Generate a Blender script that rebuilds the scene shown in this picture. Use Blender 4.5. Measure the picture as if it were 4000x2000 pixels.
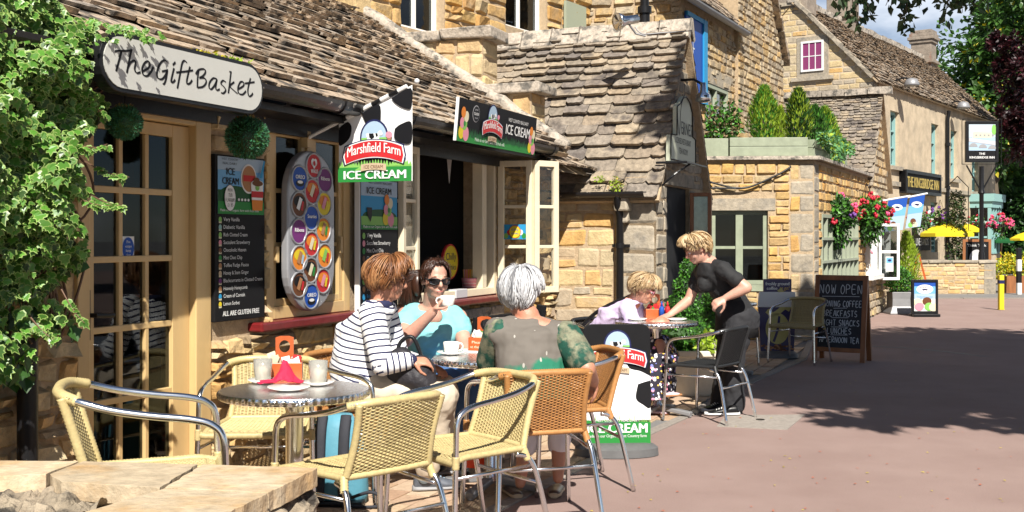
import bpy, math, random
from mathutils import Vector, Matrix, noise
for _o in list(bpy.data.objects): bpy.data.objects.remove(_o)
SC = bpy.context.scene
rad = math.radians
# ---------------------------------------------------------------- camera
F, CAMH, HY = 4348.0, 1.45, 930.0          # focal length in photo pixels, eye height, horizon row
cam_d = bpy.data.cameras.new('camera'); cam = bpy.data.objects.new('camera', cam_d); SC.collection.objects.link(cam)
cam.location = (0, 0, CAMH); cam.rotation_euler = (rad(90), 0, 0)
cam_d.sensor_width = 36; cam_d.lens = 36 * F / 4000; cam_d.shift_y = -(1000 - HY) / 4000
cam_d.clip_start = 0.05; cam_d.clip_end = 2000
SC.camera = cam
# ---------------------------------------------------------------- world and sun
SUN_EL, SUN_AZ = rad(45), rad(-7)           # light travels along +Y, sun stands behind the camera
Ldir = Vector((math.sin(SUN_AZ) * math.cos(SUN_EL), math.cos(SUN_AZ) * math.cos(SUN_EL), -math.sin(SUN_EL)))
W = bpy.data.worlds.new('World'); SC.world = W; W.use_nodes = True
nt = W.node_tree; nt.nodes.clear()
wo = nt.nodes.new('ShaderNodeOutputWorld'); bg = nt.nodes.new('ShaderNodeBackground'); sky = nt.nodes.new('ShaderNodeTexSky')
sky.sky_type = 'NISHITA'; sky.sun_disc = False; sky.sun_elevation = SUN_EL; sky.sun_rotation = rad(180) + SUN_AZ
sky.altitude = 50; sky.air_density = 0.75; sky.dust_density = 0.3; sky.ozone_density = 1.5
# soft white clouds mixed over the clear sky
tc = nt.nodes.new('ShaderNodeTexCoord'); mp = nt.nodes.new('ShaderNodeMapping'); mp.inputs['Scale'].default_value = (1.0, 1.0, 2.6)
nz = nt.nodes.new('ShaderNodeTexNoise'); nz.inputs['Scale'].default_value = 3.2; nz.inputs['Detail'].default_value = 7; nz.inputs['Roughness'].default_value = 0.55
cr = nt.nodes.new('ShaderNodeValToRGB'); cr.color_ramp.elements[0].position = 0.36; cr.color_ramp.elements[1].position = 0.60
mx = nt.nodes.new('ShaderNodeMixRGB'); mx.inputs['Color2'].default_value = (14, 14.4, 15, 1)
nt.links.new(tc.outputs['Generated'], mp.inputs['Vector']); nt.links.new(mp.outputs['Vector'], nz.inputs['Vector'])
nt.links.new(nz.outputs['Fac'], cr.inputs['Fac'])
sx_ = nt.nodes.new('ShaderNodeSeparateXYZ'); nt.links.new(tc.outputs['Generated'], sx_.inputs[0])      # clouds stand low in the north, the rest of the sky is clear
m1 = nt.nodes.new('ShaderNodeMapRange'); m1.inputs[1].default_value = .62; m1.inputs[2].default_value = .30; nt.links.new(sx_.outputs['Z'], m1.inputs[0])
m2_ = nt.nodes.new('ShaderNodeMapRange'); m2_.inputs[1].default_value = -.1; m2_.inputs[2].default_value = .5; nt.links.new(sx_.outputs['Y'], m2_.inputs[0])
mu = nt.nodes.new('ShaderNodeMath'); mu.operation = 'MULTIPLY'; mu2 = nt.nodes.new('ShaderNodeMath'); mu2.operation = 'MULTIPLY'
nt.links.new(m1.outputs[0], mu.inputs[0]); nt.links.new(m2_.outputs[0], mu.inputs[1]); nt.links.new(cr.outputs['Color'], mu2.inputs[0]); nt.links.new(mu.outputs[0], mu2.inputs[1]); nt.links.new(mu2.outputs[0], mx.inputs['Fac'])
nt.links.new(sky.outputs['Color'], mx.inputs['Color1']); nt.links.new(mx.outputs['Color'], bg.inputs['Color'])
bg.inputs['Strength'].default_value = 0.05; nt.links.new(bg.outputs['Background'], wo.inputs['Surface'])
sun_d = bpy.data.lights.new('sun', 'SUN'); sun_d.energy = 5.0; sun_d.angle = rad(0.5); sun_d.color = (1.0, 0.95, 0.87)
sun = bpy.data.objects.new('sun', sun_d); SC.collection.objects.link(sun); sun.location = (0, -20, 25)
sun.rotation_euler = Ldir.to_track_quat('-Z', 'Y').to_euler()
SC.view_settings.view_transform = 'Standard'; SC.view_settings.look = 'None'
SC.view_settings.exposure = 0.88; SC.view_settings.gamma = 1.0
SC.cycles.max_bounces = 8; SC.cycles.transparent_max_bounces = 12
try: SC.cycles.use_denoising = True
except Exception: pass
R_ = random.Random(7)
def ru(a, b): return R_.uniform(a, b)
def V(*a): return Vector(a)
# ---------------------------------------------------------------- frames
def P(px, py, Y): return Vector(((px - 2000) / F * Y, Y, CAMH - (py - HY) / F * Y))
def G(px, py, z=0.0):
    Y = (CAMH - z) * F / (py - HY); return Vector(((px - 2000) / F * Y, Y, z))
def FR(o, ang):                              # x to the right, y into the wall, z up
    return Matrix.Translation(Vector(o)) @ Matrix.Rotation(ang, 4, 'Z')
N2, D2 = Vector((.9239, -.3827, 0)), Vector((.3827, .9239, 0))
SHOP = FR((-3.9 * N2.x, -3.9 * N2.y, 0), rad(67.5))
def uat(px, w=0.0):
    t = (px - 2000) / F; a = w - 3.9
    return (t * a * N2.y - a * N2.x) / (D2.x - t * D2.y)
def fz(px, py, w=0.0):                       # photo pixel on the shop front plane -> (u, z)
    u = uat(px, w); Y = (w - 3.9) * N2.y + u * D2.y
    return u, CAMH - (py - HY) / F * Y
def S(u, w, z): return SHOP @ Vector((u, -w, z))
# ---------------------------------------------------------------- mesh building
WM = {}
class MB:
    def __init__(s, T=None):
        s.v = []; s.f = []; s.mi = []; s.rn = []; s.T = T.copy() if T else Matrix(); s.m = 0; s.r = None
    def add(s, vs, fs, m=None, r=None):
        b = len(s.v); T = s.T
        s.v.extend(T @ Vector(p) for p in vs)
        m = s.m if m is None else m
        rr = s.r if r is None else r
        if rr is None: rr = R_.random()
        for f in fs:
            s.f.append([b + i for i in f]); s.mi.append(m); s.rn.append(rr)
        return s
    def box(s, c, sz, R=None, m=None, r=None, j=0.0):
        hx, hy, hz = sz[0] / 2, sz[1] / 2, sz[2] / 2; c = Vector(c); vs = []
        for x in (-hx, hx):
            for y in (-hy, hy):
                for z in (-hz, hz):
                    p = Vector((x + ru(-j, j), y + ru(-j, j), z + ru(-j, j))) if j else Vector((x, y, z))
                    vs.append(c + (R @ p if R else p))
        return s.add(vs, [(0, 1, 3, 2), (4, 6, 7, 5), (0, 4, 5, 1), (2, 3, 7, 6), (0, 2, 6, 4), (1, 5, 7, 3)], m, r)
    def bx(s, x0, x1, y0, y1, z0, z1, m=None, r=None, j=0.0):
        return s.box(((x0 + x1) / 2, (y0 + y1) / 2, (z0 + z1) / 2), (abs(x1 - x0), abs(y1 - y0), abs(z1 - z0)), None, m, r, j)
    def prism(s, pts, y0, y1, m=None, r=None):   # outline in x,z extruded along y
        n = len(pts); vs = [(x, y0, z) for x, z in pts] + [(x, y1, z) for x, z in pts]
        fs = [tuple(range(n))[::-1], tuple(range(n, 2 * n))] + [(i, (i + 1) % n, n + (i + 1) % n, n + i) for i in range(n)]
        return s.add(vs, fs, m, r)
    def slab(s, pts, z0, z1, m=None, r=None):    # outline in x,y extruded along z
        n = len(pts); vs = [(x, y, z0) for x, y in pts] + [(x, y, z1) for x, y in pts]
        fs = [tuple(range(n))[::-1], tuple(range(n, 2 * n))] + [(i, (i + 1) % n, n + (i + 1) % n, n + i) for i in range(n)]
        return s.add(vs, fs, m, r)
    def tube(s, path, r, n=8, caps=True, closed=False, m=None, rnd=None, flat=1.0):
        P_ = [Vector(p) for p in path]; k = len(P_); vs = []; fs = []
        rs = r if isinstance(r, (list, tuple)) else [r] * k
        up = None
        for i in range(k):
            a = P_[i - 1] if (i or closed) else P_[0]; b = P_[(i + 1) % k] if (i < k - 1 or closed) else P_[-1]
            t = (b - a); t = t.normalized() if t.length > 1e-9 else Vector((0, 0, 1))
            if up is None:
                up = Vector((0, 0, 1)) if abs(t.z) < .9 else Vector((1, 0, 0))
            x = up - t * up.dot(t)
            if x.length < 1e-6: x = t.orthogonal()
            x.normalize(); y = t.cross(x); up = x
            for q in range(n):
                a_ = 2 * math.pi * q / n
                vs.append(P_[i] + x * (math.cos(a_) * rs[i] * flat) + y * (math.sin(a_) * rs[i]))
        for i in range(k if closed else k - 1):
            for q in range(n):
                i2 = (i + 1) % k
                fs.append((i * n + q, i * n + (q + 1) % n, i2 * n + (q + 1) % n, i2 * n + q))
        if caps and not closed:
            fs.append(tuple(range(n))[::-1]); fs.append(tuple((k - 1) * n + q for q in range(n)))
        return s.add(vs, fs, m, rnd)
    def lathe(s, prof, c=(0, 0, 0), n=20, R=None, m=None, r=None, sx=1.0, sy=1.0):
        c = Vector(c); vs = []; fs = []; k = len(prof)
        for rr, z in prof:
            for q in range(n):
                a = 2 * math.pi * q / n; p = Vector((math.cos(a) * rr * sx, math.sin(a) * rr * sy, z))
                vs.append(c + (R @ p if R else p))
        for i in range(k - 1):
            for q in range(n): fs.append((i * n + q, i * n + (q + 1) % n, (i + 1) * n + (q + 1) % n, (i + 1) * n + q))
        if prof[0][0] > 1e-5: fs.append(tuple(range(n))[::-1])
        if prof[-1][0] > 1e-5: fs.append(tuple((k - 1) * n + q for q in range(n)))
        return s.add(vs, fs, m, r)
    def ell(s, c, r, R=None, n=12, k=8, m=None, rnd=None):
        if not isinstance(r, (tuple, list)): r = (r, r, r)
        c = Vector(c); vs = []; fs = []
        for i in range(k + 1):
            t = math.pi * i / k
            for q in range(n):
                a = 2 * math.pi * q / n
                p = Vector((math.sin(t) * math.cos(a) * r[0], math.sin(t) * math.sin(a) * r[1], -math.cos(t) * r[2]))
                vs.append(c + (R @ p if R else p))
        for i in range(k):
            for q in range(n): fs.append((i * n + q, i * n + (q + 1) % n, (i + 1) * n + (q + 1) % n, (i + 1) * n + q))
        return s.add(vs, fs, m, rnd)
    def cap(s, a, b, ra, rb, n=10, m=None):      # rounded tapered limb segment
        a = Vector(a); b = Vector(b); t = b - a; L = t.length
        if L < 1e-6: return s.ell(a, ra)
        t /= L; path = []; rs = []
        for q in (-1, -.87, -.5, 0): path.append(a + t * ra * q); rs.append(max(ra * math.sqrt(max(0, 1 - q * q)), ra * .02))
        for q in (0, .5, .87, 1): path.append(b + t * rb * q); rs.append(max(rb * math.sqrt(max(0, 1 - q * q)), rb * .02))
        return s.tube(path, rs, n, True, m=m)
    def chain(s, pts, rs, n=10, m=None):
        for i in range(len(pts) - 1): s.cap(pts[i], pts[i + 1], rs[i], rs[i + 1], n, m)
        return s
    def loft(s, secs, n=16, m=None):             # sections: centre, half axis a, half axis b
        vs = []; fs = []; k = len(secs)
        for c, a, b in secs:
            c, a, b = Vector(c), Vector(a), Vector(b)
            for q in range(n):
                t = 2 * math.pi * q / n; vs.append(c + a * math.cos(t) + b * math.sin(t))
        for i in range(k - 1):
            for q in range(n): fs.append((i * n + q, i * n + (q + 1) % n, (i + 1) * n + (q + 1) % n, (i + 1) * n + q))
        fs.append(tuple(range(n))[::-1]); fs.append(tuple((k - 1) * n + q for q in range(n)))
        return s.add(vs, fs, m)
    def build(s, name, mats, parent=None, smooth=False, frame=None, bevel=0, remesh=0, smth=4, local=False, auto=None, fold=0, fsize=.09):
        if not isinstance(mats, (list, tuple)): mats = [mats]
        pm = WM.get(parent.name, Matrix()) if parent else None
        if local: M = Matrix(); loc = Matrix()
        elif frame is not None: M = frame.inverted(); loc = (pm.inverted() @ frame) if parent else frame
        elif parent: M = pm.inverted(); loc = Matrix()
        else:
            xs = [p.x for p in s.v]; ys = [p.y for p in s.v]; zs = [p.z for p in s.v]
            loc = Matrix.Translation(((min(xs) + max(xs)) / 2, (min(ys) + max(ys)) / 2, min(zs))); M = loc.inverted()
        me = bpy.data.meshes.new(name); me.from_pydata([M @ p for p in s.v], [], s.f)
        for mt in mats: me.materials.append(mt)
        me.polygons.foreach_set('material_index', s.mi)
        at = me.attributes.new('rnd', 'FLOAT', 'FACE'); at.data.foreach_set('value', s.rn)
        if smooth: me.polygons.foreach_set('use_smooth', [True] * len(s.f))
        me.update()
        o = bpy.data.objects.new(name, me); SC.collection.objects.link(o)
        if parent: o.parent = parent
        o.matrix_local = loc
        WM[o.name] = (pm @ loc) if parent else loc.copy()
        if auto:
            try: me.set_sharp_from_angle(angle=rad(auto))
            except Exception: pass
        if bevel:
            b = o.modifiers.new('bevel', 'BEVEL'); b.width = bevel; b.segments = 2; b.limit_method = 'ANGLE'; b.angle_limit = rad(40)
        if fold and not remesh: fold = 0
        if remesh:
            b = o.modifiers.new('remesh', 'REMESH'); b.mode = 'VOXEL'; b.voxel_size = remesh; b.use_smooth_shade = True
            if smth:
                b = o.modifiers.new('smooth', 'SMOOTH'); b.factor = .5; b.iterations = smth
            if fold:
                tx = bpy.data.textures.new('cloth_fold', 'CLOUDS'); tx.noise_scale = fsize; tx.noise_depth = 2
                b = o.modifiers.new('fold', 'DISPLACE'); b.texture = tx; b.texture_coords = 'LOCAL'; b.strength = fold; b.mid_level = .5
        return o
def thing(name, label, cat, loc=(0, 0, 0), rz=0.0, group=None, kind=None):
    o = bpy.data.objects.new(name, None); SC.collection.objects.link(o)
    o.empty_display_size = .2; o.location = loc; o.rotation_euler = (0, 0, rz)
    WM[o.name] = Matrix.Translation(Vector(loc)) @ Matrix.Rotation(rz, 4, 'Z')
    return tag(o, label, cat, group, kind)
def tag(o, label, cat=None, group=None, kind=None):
    o['label'] = label
    if cat: o['category'] = cat
    if group: o['group'] = group
    if kind: o['kind'] = kind
    return o
def dup(o, loc, rz, label, group=None, mats=None):
    r = o.copy(); SC.collection.objects.link(r); r.location = loc; r.rotation_euler = (0, 0, rz); r['label'] = label
    if group: r['group'] = group
    WM[r.name] = Matrix.Translation(Vector(loc)) @ Matrix.Rotation(rz, 4, 'Z')
    def rec(a, b):
        for ch in list(a.children):
            c = ch.copy(); SC.collection.objects.link(c); c.parent = b
            if mats and len(c.material_slots):
                for sl in c.material_slots:
                    if sl.material and sl.material.name in mats:
                        new = mats[sl.material.name]; sl.link = 'OBJECT'; sl.material = new
            rec(ch, c)
    rec(o, r); return r
# ---------------------------------------------------------------- materials
def mat(name, col, rough=.6, metal=0.0, var=0.0, scale=8.0, bump=0.0, bscale=30.0, ramp=None, spec=None, trans=0.0, coord='Object', stretch=None, detail=6, sub=0.0, coat=0.0, mixcol=None, mixpos=(.45, .6), mixscale=3.0, thin=0.0, alpha=1.0, rndv=0.0):
    m = bpy.data.materials.new(name); m.use_nodes = True; t = m.node_tree; b = t.nodes['Principled BSDF']
    b.inputs['Roughness'].default_value = rough; b.inputs['Metallic'].default_value = metal
    if spec is not None: b.inputs['Specular IOR Level'].default_value = spec
    if trans: b.inputs['Transmission Weight'].default_value = trans
    if sub: b.inputs['Subsurface Weight'].default_value = sub; b.inputs['Subsurface Radius'].default_value = (.012, .005, .003); b.inputs['Subsurface Scale'].default_value = 1.0
    if coat: b.inputs['Coat Weight'].default_value = coat
    if alpha < 1: b.inputs['Alpha'].default_value = alpha
    N, Lk = t.nodes.new, t.links.new
    tcn = N('ShaderNodeTexCoord'); src = tcn.outputs[coord]
    if stretch:
        mpn = N('ShaderNodeMapping'); mpn.inputs['Scale'].default_value = stretch; Lk(src, mpn.inputs['Vector']); src = mpn.outputs['Vector']
    cur = None
    if ramp:                                    # ramp: colours picked by the per-face random attribute
        at = N('ShaderNodeAttribute'); at.attribute_name = 'rnd'
        rp = N('ShaderNodeValToRGB'); el = rp.color_ramp.elements; rp.color_ramp.interpolation = 'LINEAR'
        while len(el) < len(ramp): el.new(.5)
        for i, c in enumerate(ramp): el[i].position = i / (len(ramp) - 1); el[i].color = (*c, 1)
        Lk(at.outputs['Fac'], rp.inputs['Fac']); cur = rp.outputs['Color']
    if mixcol:
        n2 = N('ShaderNodeTexNoise'); n2.inputs['Scale'].default_value = mixscale; n2.inputs['Detail'].default_value = 8; n2.inputs['Roughness'].default_value = .6; Lk(src, n2.inputs['Vector'])
        r2 = N('ShaderNodeValToRGB'); r2.color_ramp.elements[0].position, r2.color_ramp.elements[1].position = mixpos; Lk(n2.outputs['Fac'], r2.inputs['Fac'])
        m2 = N('ShaderNodeMixRGB'); m2.inputs['Color2'].default_value = (*mixcol, 1); Lk(r2.outputs['Color'], m2.inputs['Fac'])
        if cur: Lk(cur, m2.inputs['Color1'])
        else: m2.inputs['Color1'].default_value = (*col, 1)
        cur = m2.outputs['Color']
    if var:
        n1 = N('ShaderNodeTexNoise'); n1.inputs['Scale'].default_value = scale; n1.inputs['Detail'].default_value = detail; n1.inputs['Roughness'].default_value = .65; Lk(src, n1.inputs['Vector'])
        mr = N('ShaderNodeMapRange'); mr.inputs[1].default_value = .25; mr.inputs[2].default_value = .75; mr.inputs[3].default_value = 1 - var; mr.inputs[4].default_value = 1 + var; Lk(n1.outputs['Fac'], mr.inputs['Value'])
        mm = N('ShaderNodeMixRGB'); mm.blend_type = 'MULTIPLY'; mm.inputs['Fac'].default_value = 1
        if cur: Lk(cur, mm.inputs['Color1'])
        else: mm.inputs['Color1'].default_value = (*col, 1)
        Lk(mr.outputs['Result'], mm.inputs['Color2']); cur = mm.outputs['Color']
    if rndv:
        at2 = N('ShaderNodeAttribute'); at2.attribute_name = 'rnd'
        mr2 = N('ShaderNodeMapRange'); mr2.inputs[3].default_value = 1 - rndv; mr2.inputs[4].default_value = 1 + rndv; Lk(at2.outputs['Fac'], mr2.inputs['Value'])
        m3 = N('ShaderNodeMixRGB'); m3.blend_type = 'MULTIPLY'; m3.inputs['Fac'].default_value = 1
        if cur: Lk(cur, m3.inputs['Color1'])
        else: m3.inputs['Color1'].default_value = (*col, 1)
        Lk(mr2.outputs['Result'], m3.inputs['Color2']); cur = m3.outputs['Color']
    if cur: Lk(cur, b.inputs['Base Color'])
    else: b.inputs['Base Color'].default_value = (*col, 1)
    if bump:
        n4 = N('ShaderNodeTexNoise'); n4.inputs['Scale'].default_value = bscale; n4.inputs['Detail'].default_value = 6; n4.inputs['Roughness'].default_value = .6; Lk(src, n4.inputs['Vector'])
        bn = N('ShaderNodeBump'); bn.inputs['Strength'].default_value = min(1, bump); bn.inputs['Distance'].default_value = .01 * max(1, bump); Lk(n4.outputs['Fac'], bn.inputs['Height']); Lk(bn.outputs['Normal'], b.inputs['Normal'])
    if thin:                                    # light shining through leaves
        tr = N('ShaderNodeBsdfTranslucent'); ms = N('ShaderNodeMixShader'); ms.inputs['Fac'].default_value = thin
        if cur: Lk(cur, tr.inputs['Color'])
        else: tr.inputs['Color'].default_value = (*col, 1)
        out = t.nodes['Material Output']; Lk(b.outputs[0], ms.inputs[1]); Lk(tr.outputs[0], ms.inputs[2]); Lk(ms.outputs[0], out.inputs['Surface'])
    return m
def flat(name, col, rough=.5, **k): return mat(name, col, rough, **k)
OCHRE = [(.30, .22, .13), (.52, .38, .20), (.46, .27, .09), (.57, .44, .26), (.53, .31, .09), (.46, .37, .23), (.58, .41, .18), (.34, .26, .18)]
HONEY = [(.42, .27, .11), (.48, .29, .085), (.48, .34, .16), (.44, .24, .07), (.38, .29, .16), (.50, .32, .11)]
PALE = [(.50, .37, .19), (.42, .34, .21), (.53, .40, .20), (.35, .30, .23), (.50, .30, .10), (.47, .38, .24)]
m_rubble = mat('rubble_stone', (.5, .37, .2), .9, ramp=OCHRE, var=.45, scale=14, bump=1.6, bscale=26, mixcol=(.2, .17, .13), mixpos=(.56, .76), mixscale=7)
m_honey = mat('honey_stone', (.5, .37, .2), .9, ramp=HONEY, var=.35, scale=12, bump=1.4, bscale=22, mixcol=(.30, .25, .18), mixpos=(.55, .8), mixscale=2.2)
m_honey2 = mat('weathered_honey_stone', (.45, .33, .19), .92, ramp=[(.40, .29, .15), (.34, .28, .20), (.46, .33, .16), (.43, .27, .10), (.37, .31, .22), (.48, .37, .21)], var=.4, scale=14, bump=1.6, bscale=24, mixcol=(.24, .205, .155), mixpos=(.46, .66), mixscale=2.4)
m_pale = mat('pale_stone', (.5, .42, .3), .9, ramp=PALE, var=.28, scale=10, bump=1.2, bscale=24, mixcol=(.27, .24, .2), mixpos=(.58, .8), mixscale=5)
m_ashlar = mat('grey_dressed_stone', (.31, .265, .20), .9, var=.35, scale=16, bump=.7, bscale=40, mixcol=(.2, .18, .15), mixpos=(.5, .7), mixscale=5, rndv=.15)
m_mortar = mat('lime_mortar', (.40, .30, .19), .95, var=.25, scale=20, bump=.8, bscale=60)
m_render = mat('pale_rendered_stone', (.48, .385, .265), .9, var=.26, scale=3.2, bump=.5, bscale=26, mixcol=(.30, .25, .18), mixpos=(.48, .74), mixscale=1.3)
SLATE = [(.23, .18, .13), (.42, .32, .225), (.33, .26, .195), (.48, .375, .27), (.24, .20, .155), (.42, .31, .20), (.35, .30, .25)]
m_slate = mat('stone_slate', (.3, .25, .2), .95, ramp=SLATE, var=.5, scale=24, bump=1.6, bscale=40, mixcol=(.07, .06, .05), mixpos=(.50, .60), mixscale=7)
m_slate2 = mat('pale_stone_slate', (.36, .31, .25), .95, ramp=[(.16, .135, .105), (.26, .215, .16), (.21, .18, .15), (.30, .24, .165), (.15, .13, .115), (.26, .20, .135)], var=.5, scale=18, bump=1.4, bscale=30, mixcol=(.09, .075, .065), mixpos=(.52, .66), mixscale=4.2)
m_lichen = mat('lichened_coping', (.38, .33, .27), .95, var=.45, scale=22, bump=1.0, bscale=45, mixcol=(.12, .11, .095), mixpos=(.5, .62), mixscale=9)
m_cream = mat('cream_gloss_paint', (.66, .58, .42), .4, var=.08, scale=6, bump=.15, bscale=12)
m_tan = mat('buff_gloss_paint', (.52, .36, .165), .42, var=.12, scale=5, bump=.15, bscale=14, stretch=(1, 1, .3))
m_white = mat('white_paint', (.80, .79, .75), .4, var=.05, scale=8)
m_sage = mat('sage_green_paint', (.25, .28, .195), .55, var=.22, scale=6, bump=.2, bscale=20)
m_red = mat('dark_red_gloss_paint', (.14, .012, .013), .28, var=.3, scale=9, bump=.2, bscale=16)
m_black = mat('black_gloss_paint', (.010, .010, .011), .35, spec=.28, var=.2, scale=10, bump=.15, bscale=20)
m_blackm = mat('matt_black_board', (.009, .009, .010), .6, spec=.15, var=.1, scale=10)
m_lead = mat('flaking_black_gutter', (.016, .015, .016), .35, mixcol=(.45, .42, .38), mixpos=(.64, .67), mixscale=16, bump=.2)
m_alu = mat('polished_aluminium', (.78, .79, .80), .19, 1.0, var=.05, scale=12, bump=.05, bscale=18)
m_steel = mat('brushed_steel', (.62, .62, .63), .3, 1.0, var=.15, scale=14, bump=.12, bscale=30)
m_galv = mat('grey_metal', (.25, .25, .255), .5, .3, var=.12, scale=6)
def wicker(n, c): return mat(n, c, .45, var=.22, scale=60, rndv=.16, spec=.5)
m_wy = wicker('yellow_wicker', (.46, .37, .175)); m_wo = wicker('tan_wicker', (.36, .17, .055)); m_wb = wicker('black_wicker', (.016, .017, .018)); m_wv = wicker('olive_wicker', (.34, .27, .12))
m_tarmac = mat('red_tarmac', (.245, .166, .143), .95, var=.30, scale=150, bump=.5, bscale=220, mixcol=(.285, .2, .174), mixpos=(.36, .64), mixscale=1.3, detail=8)
m_road = mat('grey_tarmac', (.17, .165, .16), .92, var=.15, scale=120, bump=.3, bscale=200)
m_paver = mat('buff_paving', (.4, .3, .2), .92, ramp=[(.40, .27, .17), (.46, .34, .22), (.36, .23, .15), (.48, .37, .26), (.42, .28, .19)], var=.22, scale=30, bump=.6, bscale=70)
m_kerb = mat('grey_edging_stone', (.25, .22, .19), .92, var=.25, scale=30, bump=.5, bscale=60, rndv=.15)
m_flag = mat('sandstone_slab', (.46, .37, .25), .88, var=.28, scale=16, bump=1.0, bscale=22, mixcol=(.40, .25, .11), mixpos=(.48, .70), mixscale=4.2, rndv=.14)
m_rock = mat('dark_weathered_rock', (.2, .17, .14), .95, ramp=[(.22, .18, .13), (.34, .28, .20), (.26, .21, .15), (.40, .33, .24)], var=.55, scale=26, bump=2.0, bscale=34, mixcol=(.045, .038, .03), mixpos=(.47, .60), mixscale=13)
m_wood = mat('orange_wood', (.42, .085, .02), .35, var=.2, scale=12, stretch=(1, 1, .15))
m_oak = mat('brown_wood', (.26, .10, .035), .45, var=.35, scale=14, stretch=(1, 1, .12), bump=.2)
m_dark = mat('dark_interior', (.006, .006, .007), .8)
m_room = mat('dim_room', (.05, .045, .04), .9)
def glass(n, tint, alpha):                     # window glass: mirror-like at a slant, mostly see-through
    m = bpy.data.materials.new(n); m.use_nodes = True; t = m.node_tree; t.nodes.clear()
    o = t.nodes.new('ShaderNodeOutputMaterial'); g = t.nodes.new('ShaderNodeBsdfGlossy'); tr = t.nodes.new('ShaderNodeBsdfTransparent'); ms = t.nodes.new('ShaderNodeMixShader')
    lw = t.nodes.new('ShaderNodeLayerWeight'); lw.inputs['Blend'].default_value = .5; pw = t.nodes.new('ShaderNodeMath'); pw.operation = 'POWER'; pw.inputs[1].default_value = 4.2; ad = t.nodes.new('ShaderNodeMath'); ad.operation = 'MULTIPLY_ADD'; ad.inputs[1].default_value = .9; ad.inputs[2].default_value = .045 + alpha; ad.use_clamp = True
    g.inputs['Roughness'].default_value = .02; g.inputs['Color'].default_value = (.9, .93, .95, 1); tr.inputs['Color'].default_value = (*tint, 1)
    L = t.links.new; L(lw.outputs['Facing'], pw.inputs[0]); L(pw.outputs[0], ad.inputs[0]); L(ad.outputs[0], ms.inputs[0]); L(tr.outputs[0], ms.inputs[1]); L(g.outputs[0], ms.inputs[2]); L(ms.outputs[0], o.inputs[0])
    return m
m_glass = glass('window_glass', (.5, .52, .52), -.018); m_clear = glass('clear_glass', (.93, .94, .94), .0)
m_ivy = mat('ivy_leaf_green', (.075, .195, .025), .36, rndv=.65, thin=.3, spec=.5)
m_ivyc = mat('ivy_leaf_cream_margin', (.24, .345, .09), .42, rndv=.3, thin=.25)
m_leafd = mat('dark_green_leaf', (.030, .085, .016), .45, rndv=.6, thin=.28)
m_leafm = mat('maple_green_leaf', (.055, .13, .022), .45, rndv=.55, thin=.3)
m_leafy = mat('yellow_green_leaf', (.30, .42, .035), .5, rndv=.45, thin=.3)
m_leafb = mat('box_green_leaf', (.075, .235, .026), .45, rndv=.5, thin=.28)
m_leafp = mat('purple_leaf', (.05, .010, .014), .4, rndv=.6, thin=.2)
m_leafyy = mat('golden_leaf', (.55, .46, .02), .5, rndv=.4, thin=.3)
m_bark = mat('tree_bark', (.10, .075, .05), .9, var=.3, scale=9, bump=1.5, bscale=14, stretch=(1, 1, .25))
m_stem = mat('reddish_stem', (.13, .07, .04), .7)
m_soil = mat('dark_soil', (.03, .022, .016), .95, bump=1, bscale=40)
C = {}
for k_, c_ in dict(white=(.82, .82, .80), black=(.012, .012, .014), red=(.58, .03, .035), green=(.03, .26, .05), dgreen=(.015, .10, .03), lgreen=(.25, .55, .12), blue=(.02, .09, .42), sky=(.18, .46, .78), pale=(.42, .56, .70), navy=(.02, .025, .10), yellow=(.80, .62, .03), orange=(.80, .25, .03), pink=(.78, .30, .38), cream=(.80, .72, .50), brown=(.16, .06, .025), purple=(.18, .03, .18), grey=(.35, .35, .36), lgrey=(.58, .58, .60), chalk=(.62, .66, .70), gold=(.75, .50, .10), teal=(.30, .52, .50), sage=(.40, .44, .33), silver=(.55, .56, .58), skyb=(.03, .32, .62), beige=(.58, .45, .30), magenta=(.26, .05, .15), tan=(.45, .22, .10)).items():
    C[k_] = flat('print_' + k_, tuple(v * (.78 if k_ != 'white' else .85) for v in c_), .5, spec=.2)
# ================================================================ builders for masonry, slates, leaves and prints
def cut(iv, a, b):
    out = []
    for x0, x1 in iv:
        if b <= x0 or a >= x1: out.append((x0, x1))
        else:
            if a > x0: out.append((x0, a))
            if b < x1: out.append((b, x1))
    return out
def stone(M, x0, x1, z0, z1, bulge, gap, y=0.0, m=0, rough=1.0, jit=.012):
    if x1 - x0 < .025 or z1 - z0 < .02: return
    us = (0, .08, .5, .92, 1); vs_ = (0, .14, .86, 1); vs = []
    j = min(jit, (x1 - x0) * .12, (z1 - z0) * .14); hx = (x1 - x0) / 2; hz = (z1 - z0) / 2
    cx, cz = (x0 + x1) / 2 + ru(-j, j) * .4, (z0 + z1) / 2 + ru(-j, j) * .4
    b0 = bulge * ru(.35, 1.0); cj = [[ru(-j, j) for _ in range(4)] for _ in range(2)]; tx, tz = ru(-.35, .35) * rough, ru(-.35, .35) * rough
    for jz, v in enumerate(vs_):
        for iu, u in enumerate(us):
            e = (iu in (0, 4)) or (jz in (0, 3)); corner = (iu in (0, 4)) and (jz in (0, 3))
            px = (u - .5) * 2 * (hx - gap / 2); pz = (v - .5) * 2 * (hz - gap / 2)
            k = (iu > 2) + 2 * (jz > 1)
            px += cj[0][k] * (.9 if e else .5) + ru(-j, j) * .25; pz += cj[1][k] * (.9 if e else .5) + ru(-j, j) * .25
            if corner: px *= .93; pz *= .88
            d = .004 if e else -b0 * (1 + tx * (u - .5) * 2 + tz * (v - .5) * 2 + ru(-.22, .22) * rough)
            vs.append((cx + px, y + d, cz + pz))
    fs = [(r_ * 5 + c, r_ * 5 + c + 1, (r_ + 1) * 5 + c + 1, (r_ + 1) * 5 + c) for r_ in range(3) for c in range(4)]
    M.add(vs, fs, m)
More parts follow.
